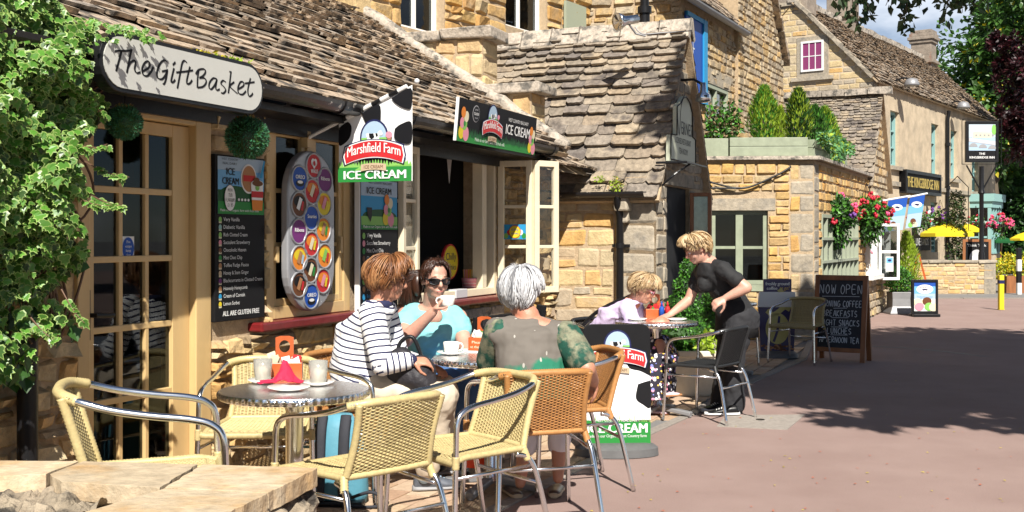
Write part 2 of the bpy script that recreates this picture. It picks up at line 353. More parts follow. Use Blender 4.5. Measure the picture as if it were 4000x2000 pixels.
def stones(M, x0, x1, z0, z1, ch=(.1, .2), lw=(.15, .4), gap=.014, bulge=.02, ops=(), xr=None, y=0.0, rubble=.25, m=0, rough=1.0, jit=.012):
    z = z0
    while z < z1 - .03:
        h = ru(*ch)
        if z1 - z - h < ch[0] * .6: h = z1 - z
        iv = [(x0, x1)]
        if xr:
            a = xr(z); b = xr(z + h); iv = [(max(x0, a[0], b[0]), min(x1, a[1], b[1]))]
        for o in ops:
            if min(z + h, o[3]) - max(z, o[2]) > .12 * h: iv = cut(iv, o[0], o[1])
        for a, b in iv:
            x = a
            while x < b - .02:
                w = ru(*lw)
                if b - x - w < lw[0] * .6: w = b - x
                zz0, zz1 = z, z + h
                for o in ops:                    # trim against sills and lintels
                    if o[0] < x + w * .9 and o[1] > x + w * .1:
                        if zz0 < o[2] < zz1: zz1 = o[2]
                        if zz0 < o[3] < zz1: zz0 = o[3]
                if R_.random() < rubble and h > ch[0] * 1.25:
                    t = ru(.38, .62); stone(M, x, x + w, zz0, zz0 + (zz1 - zz0) * t, bulge, gap, y, m, rough, jit)
                    t2 = ru(.35, .65) if w > lw[0] * 1.4 else 1
                    stone(M, x, x + w * t2, zz0 + (zz1 - zz0) * t, zz1, bulge, gap, y, m, rough, jit)
                    if t2 < 1: stone(M, x + w * t2, x + w, zz0 + (zz1 - zz0) * t, zz1, bulge, gap, y, m, rough, jit)
                else: stone(M, x, x + w, zz0, zz1, bulge, gap, y, m, rough, jit)
                x += w
        z += h
def body(M, x0, x1, z0, z1, th, ops=(), m=0, y=0.0):   # solid wall with real openings
    xs = sorted({x0, x1, *[o[0] for o in ops], *[o[1] for o in ops]}); zs = sorted({z0, z1, *[o[2] for o in ops], *[o[3] for o in ops]})
    xs = [x for x in xs if x0 <= x <= x1]; zs = [z for z in zs if z0 <= z <= z1]
    for a, b in zip(xs, xs[1:]):
        for c, d in zip(zs, zs[1:]):
            if any(o[0] < (a + b) / 2 < o[1] and o[2] < (c + d) / 2 < o[3] for o in ops): continue
            M.bx(a, b, y, y + th, c, d, m)
def slates(M, T, sr, L, e=(.2, .1), w=(.16, .36), th=.018, jit=.012, lift=.6, m=0):
    """T: x along the eave, y up the slope, z out of the roof; sr(t) -> (s0, s1)"""
    t = 0.0
    while t < L:
        ex = e[0] + (e[1] - e[0]) * t / L; s0, s1 = sr(t); s = s0 - ru(0, w[0]); wk = (1.15 - .45 * t / L)
        while s < s1:
            ww = ru(*w) * wk; a, b = max(s, s0) + .003, min(s + ww, s1) - .003; s += ww
            if b - a < .04: continue
            tb = t + ru(-jit, jit); tt = min(tb + ex * 1.75, L + .02); thk = th * ru(.6, 1.5); c = min(.03, (b - a) * .2) * ru(.4, 1.3); c2 = min(.03, (b - a) * .2) * ru(.4, 1.3)
            lf = thk * (1.0 + lift) + ru(0, thk) * lift; n = 4; out = [(a, tb + c)]
            for i in range(n + 1): out.append((a + c + (b - a - c - c2) * i / n, tb + ru(-jit, jit) * .5))
            out += [(b, tb + c2), (b, tt), (a, tt)]
            top = [Vector((x, y_, lf * (1 - (y_ - tb) / (tt - tb)) + .004 + ru(0, thk) * .2)) for x, y_ in out]
            k = len(top); vs = [T @ p for p in top] + [T @ Vector((p.x, p.y, p.z - thk)) for p in top]
            M.add(vs, [tuple(range(k))] + [(i, k + i, k + (i + 1) % k, (i + 1) % k) for i in range(k - 2)], m)
        t += ex * ru(.93, 1.07)
def slope(o, xdir, updir):                       # roof frame from eave point, eave direction and up-slope direction
    x = Vector(xdir).normalized(); y = Vector(updir).normalized(); z = x.cross(y).normalized(); y = z.cross(x)
    return Matrix(((x.x, y.x, z.x, o[0]), (x.y, y.y, z.y, o[1]), (x.z, y.z, z.z, o[2]), (0, 0, 0, 1)))
def rdir():
    while True:
        v = Vector((ru(-1, 1), ru(-1, 1), ru(-1, 1)))
        if .05 < v.length < 1: return v.normalized()
IVY = [(0, 0), (.16, -.10), (.44, .02), (.52, .26), (.30, .40), (.36, .62), (.14, .62), (0, 1.0), (-.14, .62), (-.36, .62), (-.30, .40), (-.52, .26), (-.44, .02), (-.16, -.10)]
def ivy_leaf(M, p, n, up, s, rim=True):
    n = n.normalized(); x = up.cross(n)
    if x.length < 1e-3: x = n.orthogonal()
    x.normalize(); y = n.cross(x); k = len(IVY); c = Vector((0, .33)); f = ru(.05, .3)
    wob = [ru(.9, 1.12) for _ in IVY]
    def q(a, b, h=0): return p + (x * a + y * b + n * (h - abs(a) * f)) * s
    outer = [q(a * w_, c.y + (b - c.y) * w_) for (a, b), w_ in zip(IVY, wob)]
    if not rim:
        M.add(outer, [tuple(range(k))], 0); return
    inner = [q(a * .80 * w_, c.y + (b - c.y) * .80 * w_, .012) for (a, b), w_ in zip(IVY, wob)]
    M.add(outer + inner, [(i, (i + 1) % k, k + (i + 1) % k, k + i) for i in range(k)], 1)
    M.add(inner, [tuple(range(k))], 0)
def leaf(M, p, d, n, L, w, m=0, r=None):         # small pointed leaf, folded along its middle
    d = d.normalized(); x = d.cross(n)
    if x.length < 1e-3: x = d.orthogonal()
    x.normalize(); n2 = x.cross(d)
    M.add([p, p + d * L * .45 + x * w * .5 + n2 * w * .18, p + d * L, p + d * L * .45 - x * w * .5 + n2 * w * .18], [(0, 1, 2), (0, 2, 3)], m, r)
def tuft(M, p, d, n, L, w, m=0): leaf(M, p, (d + rdir() * .35), n, L, w, m)
def blob_leaves(M, c, r, n, L, w, shell=.55, m=(0,), out=.6, droop=0.0):
    for _ in range(n):
        v = rdir(); q = (shell + (1 - shell) * R_.random()) * (1 + .12 * noise.noise(v * 2.3 + Vector(c)))
        p = Vector((c[0] + v.x * r[0] * q, c[1] + v.y * r[1] * q, c[2] + v.z * r[2] * q))
        leaf(M, p, v * out + rdir() * .8 + Vector((0, 0, -droop)), v + rdir() * .6, L * ru(.6, 1.3), w * ru(.7, 1.2), R_.choice(m))
# ---------------------------------------------------------------- lettering and prints
_TX = {}
def text_geo(s_):
    if s_ in _TX: return _TX[s_]
    cu = bpy.data.curves.new('lettering', 'FONT'); cu.body = s_; cu.size = 1.0; cu.resolution_u = 2; cu.fill_mode = 'FRONT'
    ob = bpy.data.objects.new('lettering', cu); SC.collection.objects.link(ob)
    dg = bpy.context.evaluated_depsgraph_get(); me = bpy.data.meshes.new_from_object(ob.evaluated_get(dg), depsgraph=dg)
    vs = [(v.co.x, v.co.y) for v in me.vertices]; fs = [tuple(p.vertices) for p in me.polygons]
    bpy.data.objects.remove(ob); bpy.data.curves.remove(cu); bpy.data.meshes.remove(me)
    w = max([x for x, _ in vs] or [0]); x0 = min([x for x, _ in vs] or [0])
    _TX[s_] = (vs, fs, x0, w); return _TX[s_]
HAND = {'A': [[(0, 0), (.5, 1), (1, 0)], [(.2, .4), (.8, .4)]], 'B': [[(0, 0), (0, 1), (.6, .95), (.65, .6), (0, .52)], [(0, .52), (.75, .45), (.75, .08), (0, 0)]], 'C': [[(.95, .85), (.5, 1), (.08, .6), (.15, .15), (.55, 0), (.95, .15)]], 'D': [[(0, 0), (0, 1), (.6, .9), (.9, .5), (.6, .08), (0, 0)]],
        'E': [[(.8, 1), (0, .97), (0, 0), (.85, .03)], [(0, .52), (.65, .55)]], 'F': [[(.85, 1), (0, .97), (0, 0)], [(0, .52), (.65, .55)]], 'G': [[(.95, .85), (.5, 1), (.08, .6), (.15, .12), (.6, 0), (.95, .2), (.95, .45), (.55, .45)]], 'H': [[(0, 0), (0, 1)], [(.85, 0), (.85, 1)], [(0, .5), (.85, .52)]], 'I': [[(.4, 0), (.4, 1)]],
        'K': [[(0, 0), (0, 1)], [(.8, 1), (0, .45), (.85, 0)]], 'L': [[(0, 1), (0, 0), (.75, .02)]], 'M': [[(0, 0), (.12, 1), (.5, .3), (.88, 1), (1, 0)]], 'N': [[(0, 0), (0, 1), (.85, 0), (.85, 1)]], 'O': [[(.5, 1), (.08, .65), (.12, .2), (.5, 0), (.9, .3), (.88, .75), (.5, 1)]], 'P': [[(0, 0), (0, 1), (.65, .95), (.72, .6), (0, .48)]],
        'R': [[(0, 0), (0, 1), (.65, .95), (.7, .6), (0, .5), (.85, 0)]], 'S': [[(.85, .85), (.5, 1), (.1, .8), (.25, .55), (.75, .42), (.85, .15), (.45, 0), (.05, .12)]], 'T': [[(0, 1), (.95, 1)], [(.48, 1), (.48, 0)]], 'U': [[(0, 1), (.05, .2), (.4, 0), (.8, .2), (.85, 1)]], 'V': [[(0, 1), (.45, 0), (.9, 1)]], 'W': [[(0, 1), (.25, 0), (.5, .7), (.75, 0), (1, 1)]],
        '1': [[(.4, 0), (.4, 1)]], '8': [[(.5, .55), (.15, .8), (.5, 1), (.85, .8), (.5, .55), (.1, .25), (.5, 0), (.9, .25), (.5, .55)]], '5': [[(.85, 1), (.2, 1), (.15, .55), (.7, .6), (.85, .25), (.4, 0), (.05, .1)]], '.': [[(.4, .0), (.45, .06)]], '£': [[(.85, .85), (.5, 1), (.3, .75), (.35, .3), (.1, 0), (.9, .02)], [(.1, .45), (.7, .48)]]}
def smooth(pts, k=5):
    out = []; n = len(pts); pv = [Vector(p) for p in pts]
    for i in range(n - 1):
        a = pv[max(i - 1, 0)]; b = pv[i]; c = pv[i + 1]; d = pv[min(i + 2, n - 1)]
        for q in range(k):
            t = q / k; out.append(.5 * ((2 * b) + (c - a) * t + (2 * a - 5 * b + 4 * c - d) * t * t + (3 * b - a - 3 * c + d) * t ** 3))
    out.append(pv[-1]); return out
class Art:
    """flat printed shapes on a panel: local x right, z up, each layer a hair in front of the one below"""
    def __init__(s, T, mats, y=0.0, step=.0015): s.M = MB(T); s.mats = []; s.y = y; s.step = step; s.idx = {}
    def mi(s, c):
        if c not in s.idx: s.idx[c] = len(s.mats); s.mats.append(C[c] if isinstance(c, str) else c)
        return s.idx[c]
    def poly(s, pts, c, L=1): s.M.add([(x, s.y - s.step * L, z) for x, z in pts], [tuple(range(len(pts)))], s.mi(c)); return s
    def rect(s, x0, z0, x1, z1, c, L=1): return s.poly([(x0, z0), (x1, z0), (x1, z1), (x0, z1)], c, L)
    def disc(s, x, z, rx, rz, c, L=1, n=24, a0=0, a1=360):
        return s.poly([(x + rx * math.cos(rad(a0 + (a1 - a0) * i / n)), z + rz * math.sin(rad(a0 + (a1 - a0) * i / n))) for i in range(n + (a1 - a0 < 360))], c, L)
    def text(s, t, x, z, h, c, L=3, w=None, al='c', shear=0.0, arc=0.0, bold=0.0):
        vs, fs, x0, x1 = text_geo(t); k = h / .7; W = (x1 - x0) * k; sx = (w / W if w else 1.0)
        off = {'l': 0, 'c': -W * sx / 2, 'r': -W * sx}[al]
        for dx in ((0, bold) if bold else (0,)):
            pts = []
            for a, b in vs:
                xx = (a - x0) * k * sx + off + b * k * shear + dx; zz = b * k - arc * (xx * xx)
                pts.append((x + xx, s.y - s.step * (L + (.2 if dx else 0)), z + zz))
            s.M.add(pts, fs, s.mi(c))
        return s
    def stroke(s, pts, w, c, L=3, pen=None, k=5):
        p = smooth(pts, k); n = len(p); L1 = []; R1 = []
        for i in range(n):
            t = p[min(i + 1, n - 1)] - p[max(i - 1, 0)]; t = t.normalized() if t.length > 1e-9 else Vector((1, 0))
            ww = w
            if pen is not None: ww = w * (.45 + .75 * abs(math.sin(math.atan2(t.y, t.x) - pen)))
            q = Vector((-t.y, t.x)) * ww / 2
            L1.append(p[i] + q); R1.append(p[i] - q)
        vs = [(a.x, s.y - s.step * L, a.y) for a in L1] + [(a.x, s.y - s.step * L, a.y) for a in R1]
        s.M.add(vs, [(i, i + 1, n + i + 1, n + i) for i in range(n - 1)], s.mi(c)); return s
    def hand(s, t, x, z, h, c, L=3, w=None, al='c', th=None):
        ws = [.5 if ch == ' ' else (.55 if ch in 'I1.' else 1.0) for ch in t]; adv = h * .62; gap = h * .22
        tot = sum(a * adv + gap for a in ws) - gap; k = (w / tot) if w else 1.0; X = x - {'l': 0, 'c': tot * k / 2, 'r': tot * k}[al]
        for ch, a in zip(t, ws):
            for st in HAND.get(ch, []):
                s.stroke([(X + px * a * adv * k + ru(-.02, .02) * h, z + pz * h + ru(-.03, .03) * h) for px, pz in st], th or h * .1, c, L, k=4)
            X += (a * adv + gap) * k
        return s
    def curve_band(s, x0, x1, z, h, sag, c, L=2, n=16, notch=0.0):   # arched ribbon
        pts = []
        for i in range(n + 1):
            u = i / n; x = x0 + (x1 - x0) * u; pts.append((x, z + h + sag * (1 - (2 * u - 1) ** 2)))
        if notch: pts.append((x1 + notch, z + h * .45))
        for i in range(n, -1, -1):
            u = i / n; x = x0 + (x1 - x0) * u; pts.append((x, z + sag * (1 - (2 * u - 1) ** 2)))
        if notch: pts.append((x0 - notch, z + h * .45))
        return s.poly(pts, c, L)
    def build(s, parent, name='artwork'): return s.M.build(name, s.mats, parent)
def emblem(A, x, z, w, L=2, cone=True):          # dairy emblem: round farm picture over an arched red ribbon with the name
    r = w * .20; zc = z + w * .24
    A.disc(x, zc, r * 1.14, r * 1.28, 'navy', L); A.disc(x, zc, r, r * 1.14, 'pale', L + 1); A.disc(x, zc, r, r * 1.14, 'lgreen', L + 2, 16, 180, 360)
    cow = [(-.62, .22), (-.55, .30), (.30, .30), (.42, .46), (.60, .46), (.72, .22), (.60, .12), (.44, .14), (.40, -.48), (.28, -.48), (.26, -.12), (-.34, -.12), (-.36, -.48), (-.48, -.48), (-.54, .0)]
    A.poly([(x + a * r, zc + b * r) for a, b in cow], 'white', L + 3); A.poly([(x + a * r, zc + b * r) for a, b in ((-.38, .29), (-.02, .29), (.06, .02), (-.16, -.1), (-.34, .02))], 'black', L + 4); A.poly([(x + a * r, zc + b * r) for a, b in ((.14, .29), (.30, .29), (.34, .1), (.2, .04))], 'black', L + 4)
    if cone:
        A.poly([(x + r * 1.0, zc + r * .05), (x + r * 1.4, zc + r * .05), (x + r * 1.2, zc - r * .6)], 'tan', L + 3); A.disc(x + r * 1.2, zc + r * .16, r * .26, r * .24, 'pink', L + 4, 12)
    h = w * .22
    A.curve_band(x - w * .47, x + w * .47, z - h * .62, h * 1.22, w * .09, 'navy', L + 4, notch=w * .035); A.curve_band(x - w * .455, x + w * .455, z - h * .58, h * 1.12, w * .09, 'white', L + 5, notch=w * .03)
    A.curve_band(x - w * .44, x + w * .44, z - h * .52, h, w * .09, 'red', L + 6, notch=w * .025)
    A.text('Marshfield Farm', x, z - h * .16 + w * .075, h * .62, 'white', L + 7, w * .84, arc=.36 / w, bold=w * .004)
    A.curve_band(x - w * .2, x + w * .2, z - h * 1.02, h * .42, w * .02, 'beige', L + 6); A.text('ICE CREAM', x, z - h * .90 + w * .012, h * .2, 'brown', L + 7, w * .3)
def grass_edge(A, x0, x1, z, h, c, L, n=26):
    pts = [(x0, z), (x1, z)]; st = (x1 - x0) / n
    for i in range(n, -1, -1):
        pts.append((x0 + st * i, z + h * ru(.5, .75)))
        if i: pts.append((x0 + st * (i - .5), z + h * ru(.8, 1.15)))
    A.poly(pts, c, L)
def window_grid(M, x0, x1, z0, z1, cols, rows, fw=.05, bar=.022, y0=-.02, y1=.04, m=0):
    M.bx(x0, x0 + fw, y0, y1, z0, z1, m); M.bx(x1 - fw, x1, y0, y1, z0, z1, m); M.bx(x0 + fw, x1 - fw, y0, y1, z1 - fw, z1, m); M.bx(x0 + fw, x1 - fw, y0, y1, z0, z0 + fw, m)
    for i in range(1, cols):
        x = x0 + fw + (x1 - x0 - 2 * fw) * i / cols; M.bx(x - bar / 2, x + bar / 2, y0 + .008, y1 - .008, z0 + fw, z1 - fw, m)
    for i in range(1, rows):
        z = z0 + fw + (z1 - z0 - 2 * fw) * i / rows; M.bx(x0 + fw, x1 - fw, y0 + .012, y1 - .012, z - bar / 2, z + bar / 2, m)
def loc(Fm, px, py):                             # where a sight line meets the plane of a wall frame -> local x, z
    o = Fm.translation; n = Vector((Fm[0][1], Fm[1][1], Fm[2][1])); c = Vector((0, 0, CAMH))
    d = Vector(((px - 2000) / F, 1, -(py - HY) / F)); t = (o - c).dot(n) / d.dot(n); q = Fm.inverted() @ (c + d * t)
    return q.x, q.z
# ================================================================ ground
def sheet(name, pts, z, m, label, cat):
    M = MB(); M.add([(x, y, z) for x, y in pts], [tuple(range(len(pts)))], 0); o = M.build(name, m); return tag(o, label, cat, kind='structure')
sheet('ground', [(-300, -60), (400, -60), (400, 700), (-300, 700)], -.012, m_road, 'wide grey ground reaching to the horizon', 'ground')
def uwp(u, w): p = S(u, w, 0); return (p.x, p.y)
KERB = [(-3, 1.58), (5.5, 1.58), (7.92, 1.70), (9.04, 1.79), (11.19, 1.86), (13.65, 2.06), (16.4, 1.80)]
def wk(u):
    for (a, b), (c, d) in zip(KERB, KERB[1:]):
        if a <= u <= c: return b + (d - b) * (u - a) / (c - a)
    return 1.7
sheet('footpath', [uwp(u, w) for u, w in KERB] + [(6.65, 20.5), (7.4, 22.3), (9.3, 26.7), (40, 26.7), (40, -20), uwp(-3, 12)], -.004, m_tarmac, 'wide reddish tarmac footpath running past the shops', 'footpath')
sheet('side_road', [(2, 26.95), (60, 26.95), (60, 34), (2, 34)], -.002, m_road, 'grey tarmac side road crossing in front of the inn', 'road')
M = MB()
for i in range(34): M.bx(9 + i * .92, 9.9 + i * .92, 26.7, 26.94, -.1, .012 + ru(0, .008), r=R_.random())
tag(M.build('road_kerb', m_kerb), 'pale flush kerb stones between footpath and side road', 'kerb', kind='structure')
M = MB(SHOP); u = -1.0
M.bx(-3, 16.3, -1.55, 0, -.08, -.005, 1)
z = 0
row = 0; w = .02
while w < 2.0:
    u = 1.5 + (row % 2) * .11 + ru(0, .05)
    while u < 16.2:
        L = .225
        if w + .148 < wk(u + L / 2) - .08: M.box((u + L / 2, -(w + .075), -.02 + ru(0, .003)), (L - .008, .142, .04), None, 0, None, .0025)
        u += L
    w += .152; row += 1
tag(M.build('patio', [m_paver, m_mortar]), 'buff rectangular paving of the cafe terrace along the shop fronts', 'paving', kind='structure')
M = MB()
for (a, b), (c, d) in zip(KERB, KERB[1:]):
    n = max(1, int((c - a) / .6))
    for i in range(n):
        p0 = S(a + (c - a) * i / n + .005, b + (d - b) * i / n, 0); p1 = S(a + (c - a) * (i + 1) / n - .005, b + (d - b) * (i + 1) / n, 0); q = -N2 * .085
        M.slab([(p0.x, p0.y), (p1.x, p1.y), (p1.x + q.x, p1.y + q.y), (p0.x + q.x, p0.y + q.y)], -.1, .006 + ru(0, .004), 0, R_.random())
tag(M.build('kerb_edging', m_kerb, bevel=.005), 'narrow grey edging stones between buff paving and red tarmac', 'kerb', kind='structure')
M = MB(); q = [G(2800, 1665), G(2835, 1622), G(3145, 1619), G(3075, 1678)]
M.slab([(p.x, p.y) for p in q], -.02, .001); p = G(2970, 1640); M.lathe([(.035, 0), (.035, .004), (0, .004)], (p.x, p.y, .001), 12, m=1)
tag(M.build('manhole_cover', [m_kerb, m_black]), 'square concrete inspection cover set flush in the red tarmac', 'manhole cover')
# wear on the tarmac: cracks, an old reinstatement strip and a dried spill
M = MB()
def ribbon(pts, w, z, m):
    p = smooth(pts, 6); vs = []
    for i, a in enumerate(p):
        t = p[min(i + 1, len(p) - 1)] - p[max(i - 1, 0)]; n = Vector((-t.y, t.x)).normalized() * w * ru(.5, 1.3) / 2; vs += [(a.x + n.x, a.y + n.y, z), (a.x - n.x, a.y - n.y, z)]
    M.add(vs, [(2 * i, 2 * i + 1, 2 * i + 3, 2 * i + 2) for i in range(len(p) - 1)], m)
p_ = [G(3390, 1352), G(3560, 1360), G(3700, 1374), G(3850, 1392)]; ribbon([(q.x, q.y) for q in p_], .16, -.0022, 1)
tag(M.build('footpath_wear', [m_black, mat('damp_tarmac', (.12, .085, .075), .6, var=.3, scale=30)]), 'dark damp streak drying on the red tarmac', 'footpath', kind='structure')
# ================================================================ gift shop
DOOR = (4.04, 5.03, 0, 2.13); WIN1 = (5.56, 6.54, .95, 2.2); WIN2 = (6.98, 9.05, .95, 2.17)
shop = thing('gift_shop', 'low stone gift shop with buff glazed door, ice cream window and sagging stone slate roof', 'shop', S(7, 0, 0))
M = MB(SHOP); body(M, 0, 10.4, -.05, 2.3, .32, (DOOR, WIN1, WIN2), 1)
stones(M, 0.5, 10.5, 0, 2.22, (.09, .18), (.10, .32), .02, .055, (DOOR, WIN1, WIN2, (5.03, 5.50, .98, 1.92), (6.56, 6.98, .94, 1.87)), rubble=.4, rough=1.7, jit=.02)
M.build('wall', [m_rubble, m_mortar], shop, smooth=False)
RT = slope(S(0, .36, 2.27), D2, -N2 + Vector((0, 0, .66)))
LR = 2.35 / math.cos(math.atan(.66))
M = MB(); slates(M, RT, lambda t: (1.2, 9.93), LR, (.115, .08), (.18, .48), .019, .012, .5)
M.add([RT @ Vector(p) for p in ((1, -.02, -.06), (9.93, -.02, -.06), (9.93, LR, -.06), (1, LR, -.06), (1, -.02, -.015), (9.93, -.02, -.015), (9.93, LR, -.015), (1, LR, -.015))], [(0, 1, 2, 3), (4, 5, 6, 7), (0, 1, 5, 4), (1, 2, 6, 5), (2, 3, 7, 6), (3, 0, 4, 7)], 1, .1)
rf = M.build('roof', [m_slate, m_mortar], shop)
M = MB()                                          # lime fillet where the roof meets the party wall
pts = [RT @ Vector((9.86 + ru(-.02, .02), LR * i / 14, .03 + ru(0, .02))) for i in range(15)]
M.tube(pts, [.06 + ru(0, .02) for _ in pts], 7); M.build('mortar_fillet', m_lichen, rf, smooth=True)
M = MB(SHOP); M.bx(3.0, 9.5, -.30, -.02, 2.16, 2.20, 0); M.bx(3.0, 9.5, -.05, -.02, 2.08, 2.28, 0)
for i in range(7): M.bx(3.3 + i, 3.35 + i, -.33, -.02, 2.20, 2.27, 0)
M.build('fascia', m_black, shop)
M = MB(SHOP); prof = [(.065 * math.cos(a), .065 * math.sin(a)) for a in [math.pi + math.pi * i / 8 for i in range(9)]]
def gutter(M, x0, x1, y, z, r=.065):
    o = [(r * math.cos(math.pi + math.pi * i / 8), r * math.sin(math.pi + math.pi * i / 8)) for i in range(9)]; inn = [(a * .9, b * .9) for a, b in o][::-1]; ring = o + inn; n = len(ring)
    vs = [(x0, y + a, z + b) for a, b in ring] + [(x1, y + a, z + b) for a, b in ring]
    M.add(vs, [(i, (i + 1) % n, n + (i + 1) % n, n + i) for i in range(n)] + [tuple(range(n)), tuple(range(n, 2 * n))[::-1]])
gutter(M, 2.8, 9.42, -.385, 2.265); 
for i in range(8): x_ = 3.05 + i * .9; gutter(M, x_, x_ + .07, -.385, 2.265, .074)
M.build('gutter', m_lead, shop, smooth=False)
# door
M = MB(SHOP); M.bx(4.04, 4.12, -.025, .14, 0, 2.13); M.bx(4.90, 5.03, -.025, .14, 0, 2.13); M.bx(4.12, 4.90, -.025, .14, 2.055, 2.13)
dr = M.build('door_frame', m_tan, shop, bevel=.006)
M = MB(SHOP); x0, x1 = 4.122, 4.898; zr = [.20, .30, .645, 1.0, 1.345, 1.69, 1.985]
M.bx(x0, x0 + .07, .02, .07, .01, 2.05); M.bx(x1 - .135, x1, .02, .07, .01, 2.05); M.bx(x0 + .07, x1 - .135, .02, .07, 1.985, 2.05); M.bx(x0 + .07, x1 - .135, .02, .07, .01, .28)
for z_ in (.645, 1.0, 1.345, 1.69): M.bx(x0 + .07, x1 - .135, .024, .066, z_ - .016, z_ + .016)
for k_ in (1, 2): x_ = x0 + .07 + (x1 - x0 - .205) * k_ / 3; M.bx(x_ - .014, x_ + .014, .026, .064, .28, 1.985)
dr = M.build('door', m_tan, shop, bevel=.004)
M = MB(SHOP); M.bx(x0 + .07, x1 - .135, .044, .048, .28, 1.985); M.build('pane', m_glass, dr)
M = MB(SHOP); M.bx(4.135, 4.16, .012, .02, .96, 1.2); M.tube([(4.147, .012, 1.08), (4.147, -.035, 1.08), (4.26, -.04, 1.075)], .011, 8); M.build('handle', m_black, dr)
# windows and sills
M = MB(SHOP); window_grid(M, 5.57, 6.53, .96, 2.19, 1, 1, .075, y0=-.01, y1=.1); M.bx(6.01, 6.09, -.01, .09, 1.035, 2.115)
for a, b in ((5.645, 6.01), (6.09, 6.455)): window_grid(M, a, b, 1.035, 2.115, 1, 3, .045, .028, .005, .055)
M.bx(6.40, 6.425, -.02, .005, 1.35, 1.46); M.bx(5.66, 5.69, -.02, .005, 1.3, 1.4)
w1 = M.build('window', m_tan, shop, bevel=.004)
M = MB(SHOP); M.bx(5.65, 6.45, .03, .034, 1.04, 2.11); M.build('pane', m_glass, w1)
M = MB(SHOP); M.bx(5.40, 6.62, -.10, .02, .905, .955, j=.006); M.build('window_sill', m_red, shop, bevel=.012)
M = MB(SHOP); a0, b0 = fz(1530, 600)[0], fz(1612, 600)[0]
window_grid(M, 6.99, 9.04, .96, 2.16, 1, 1, .06, y0=-.01, y1=.1); M.bx(7.42, 7.50, -.005, .09, 1.02, 2.10); M.bx(8.74, 8.83, -.005, .09, 1.02, 2.10)
window_grid(M, 7.05, 7.42, 1.02, 2.10, 1, 3, .045, .028, .01, .055)
w2 = M.build('window', m_cream, shop, bevel=.004)
M = MB(SHOP); M.bx(7.06, 7.41, .03, .034, 1.03, 2.09); M.build('pane', m_glass, w2)
M = MB(SHOP); M.bx(6.95, 9.16, -.12, .10, .90, .955, j=.006); M.build('window_sill', m_red, shop, bevel=.012)
M = MB(SHOP); M.bx(6.9, 9.1, -.06, -.002, .78, .86); M.build('sill_beam', m_lichen, shop, bevel=.01)
def casement(Fm, w, z0, z1, name='casement', rows=3):
    M = MB(Fm); window_grid(M, 0, w, z0, z1, 1, rows, .052, .028, -.02, .025); c = M.build(name, m_cream, shop, bevel=.004)
    M = MB(Fm); M.bx(.05, w - .05, 0, .004, z0 + .05, z1 - .05)
    M.build('pane', m_clear, c)
    M = MB(Fm)
    for zc in ((z0 + z1) / 2 + .36,):
        for rr in (.06, .032): M.tube([(w / 2 + rr * math.cos(a), -.003, zc + rr * math.sin(a)) for a in [2 * math.pi * i / 18 for i in range(18)]], .005, 5, closed=True)
    M.build('bullseye_ring', m_clear, c, smooth=True)
    return c
pA = S(9.03, .03, 0)
casement(FR(pA, rad(-17)), .31, .97, 2.13)
pB = FR(pA, rad(-17)) @ Vector((.325, 0, 0)); casement(FR(pB, rad(40)), .28, .97, 2.13)
pC = S(7.47, .33, 0); casement(FR(pC, rad(-22.5 + 180 + 180)) @ Matrix.Translation((-.0, 0, 0)), .005 + .0, .97, 2.13) if False else None
casement(FR(S(7.47, .03, 0), rad(-106)), .33, .97, 2.13)
# dim room behind the windows
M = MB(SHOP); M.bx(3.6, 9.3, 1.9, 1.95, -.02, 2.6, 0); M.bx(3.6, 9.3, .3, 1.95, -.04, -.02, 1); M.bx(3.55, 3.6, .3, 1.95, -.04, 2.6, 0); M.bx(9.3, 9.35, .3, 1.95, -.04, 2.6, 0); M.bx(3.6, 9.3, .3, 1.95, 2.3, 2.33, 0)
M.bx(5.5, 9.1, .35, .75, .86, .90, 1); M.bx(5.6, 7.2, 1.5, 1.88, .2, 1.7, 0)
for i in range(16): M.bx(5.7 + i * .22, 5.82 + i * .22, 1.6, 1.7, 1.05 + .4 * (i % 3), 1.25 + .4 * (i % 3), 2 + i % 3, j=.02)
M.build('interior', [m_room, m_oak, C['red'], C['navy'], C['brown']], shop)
# ================================================================ party wall with stone copings
pw = thing('party_wall', 'stepped rubble wall with stone coping slabs rising above the shop roof', 'wall', S(9.9, -.6, 0))
PW = FR(S(9.9, -1.95, 0), rad(-22.5))
M = MB(PW); M.bx(0, 1.95, 0, .36, 1.9, 2.84, 1); M.bx(0, 1.44, .001, .359, 2.84, 3.40, 1)
stones(M, 0, 1.44, 2.2, 3.40, (.13, .25), (.16, .36), .016, .03, rubble=.2); stones(M, 1.44, 1.95, 2.2, 2.84, (.14, .25), (.16, .32), .016, .03, rubble=.1)
T_ = MB(PW @ Matrix.Translation((1.44, 0, 0)) @ Matrix.Rotation(rad(90), 4, 'Z')); stones(T_, 0, .36, 2.84, 3.40, (.16, .25), (.2, .36), .016, .02)
M.v.extend(T_.v) or None
b_ = len(M.v) - len(T_.v); M.f += [[b_ + i for i in f] for f in T_.f]; M.mi += T_.mi; M.rn += T_.rn
T_ = MB(PW @ Matrix.Translation((1.95, 0, 0)) @ Matrix.Rotation(rad(90), 4, 'Z')); stones(T_, 0, .36, 2.0, 2.84, (.16, .25), (.2, .36), .016, .02)
b_ = len(M.v); M.v.extend(T_.v); M.f += [[b_ + i for i in f] for f in T_.f]; M.mi += T_.mi; M.rn += T_.rn
M.build('wall', [m_pale, m_mortar], pw)
M = MB(PW)
for a, b in ((-.05, .52), (.525, 1.0), (1.005, 1.55)): M.bx(a, b, -.07, .42, 3.40, 3.50, 0, None, .012)
M.build('coping', m_lichen, pw, bevel=.012)
M = MB(PW); M.bx(1.30, 2.06, -.08, .43, 2.84, 2.93, 0, None, .012); M.build('coping', m_lichen, pw, bevel=.012)
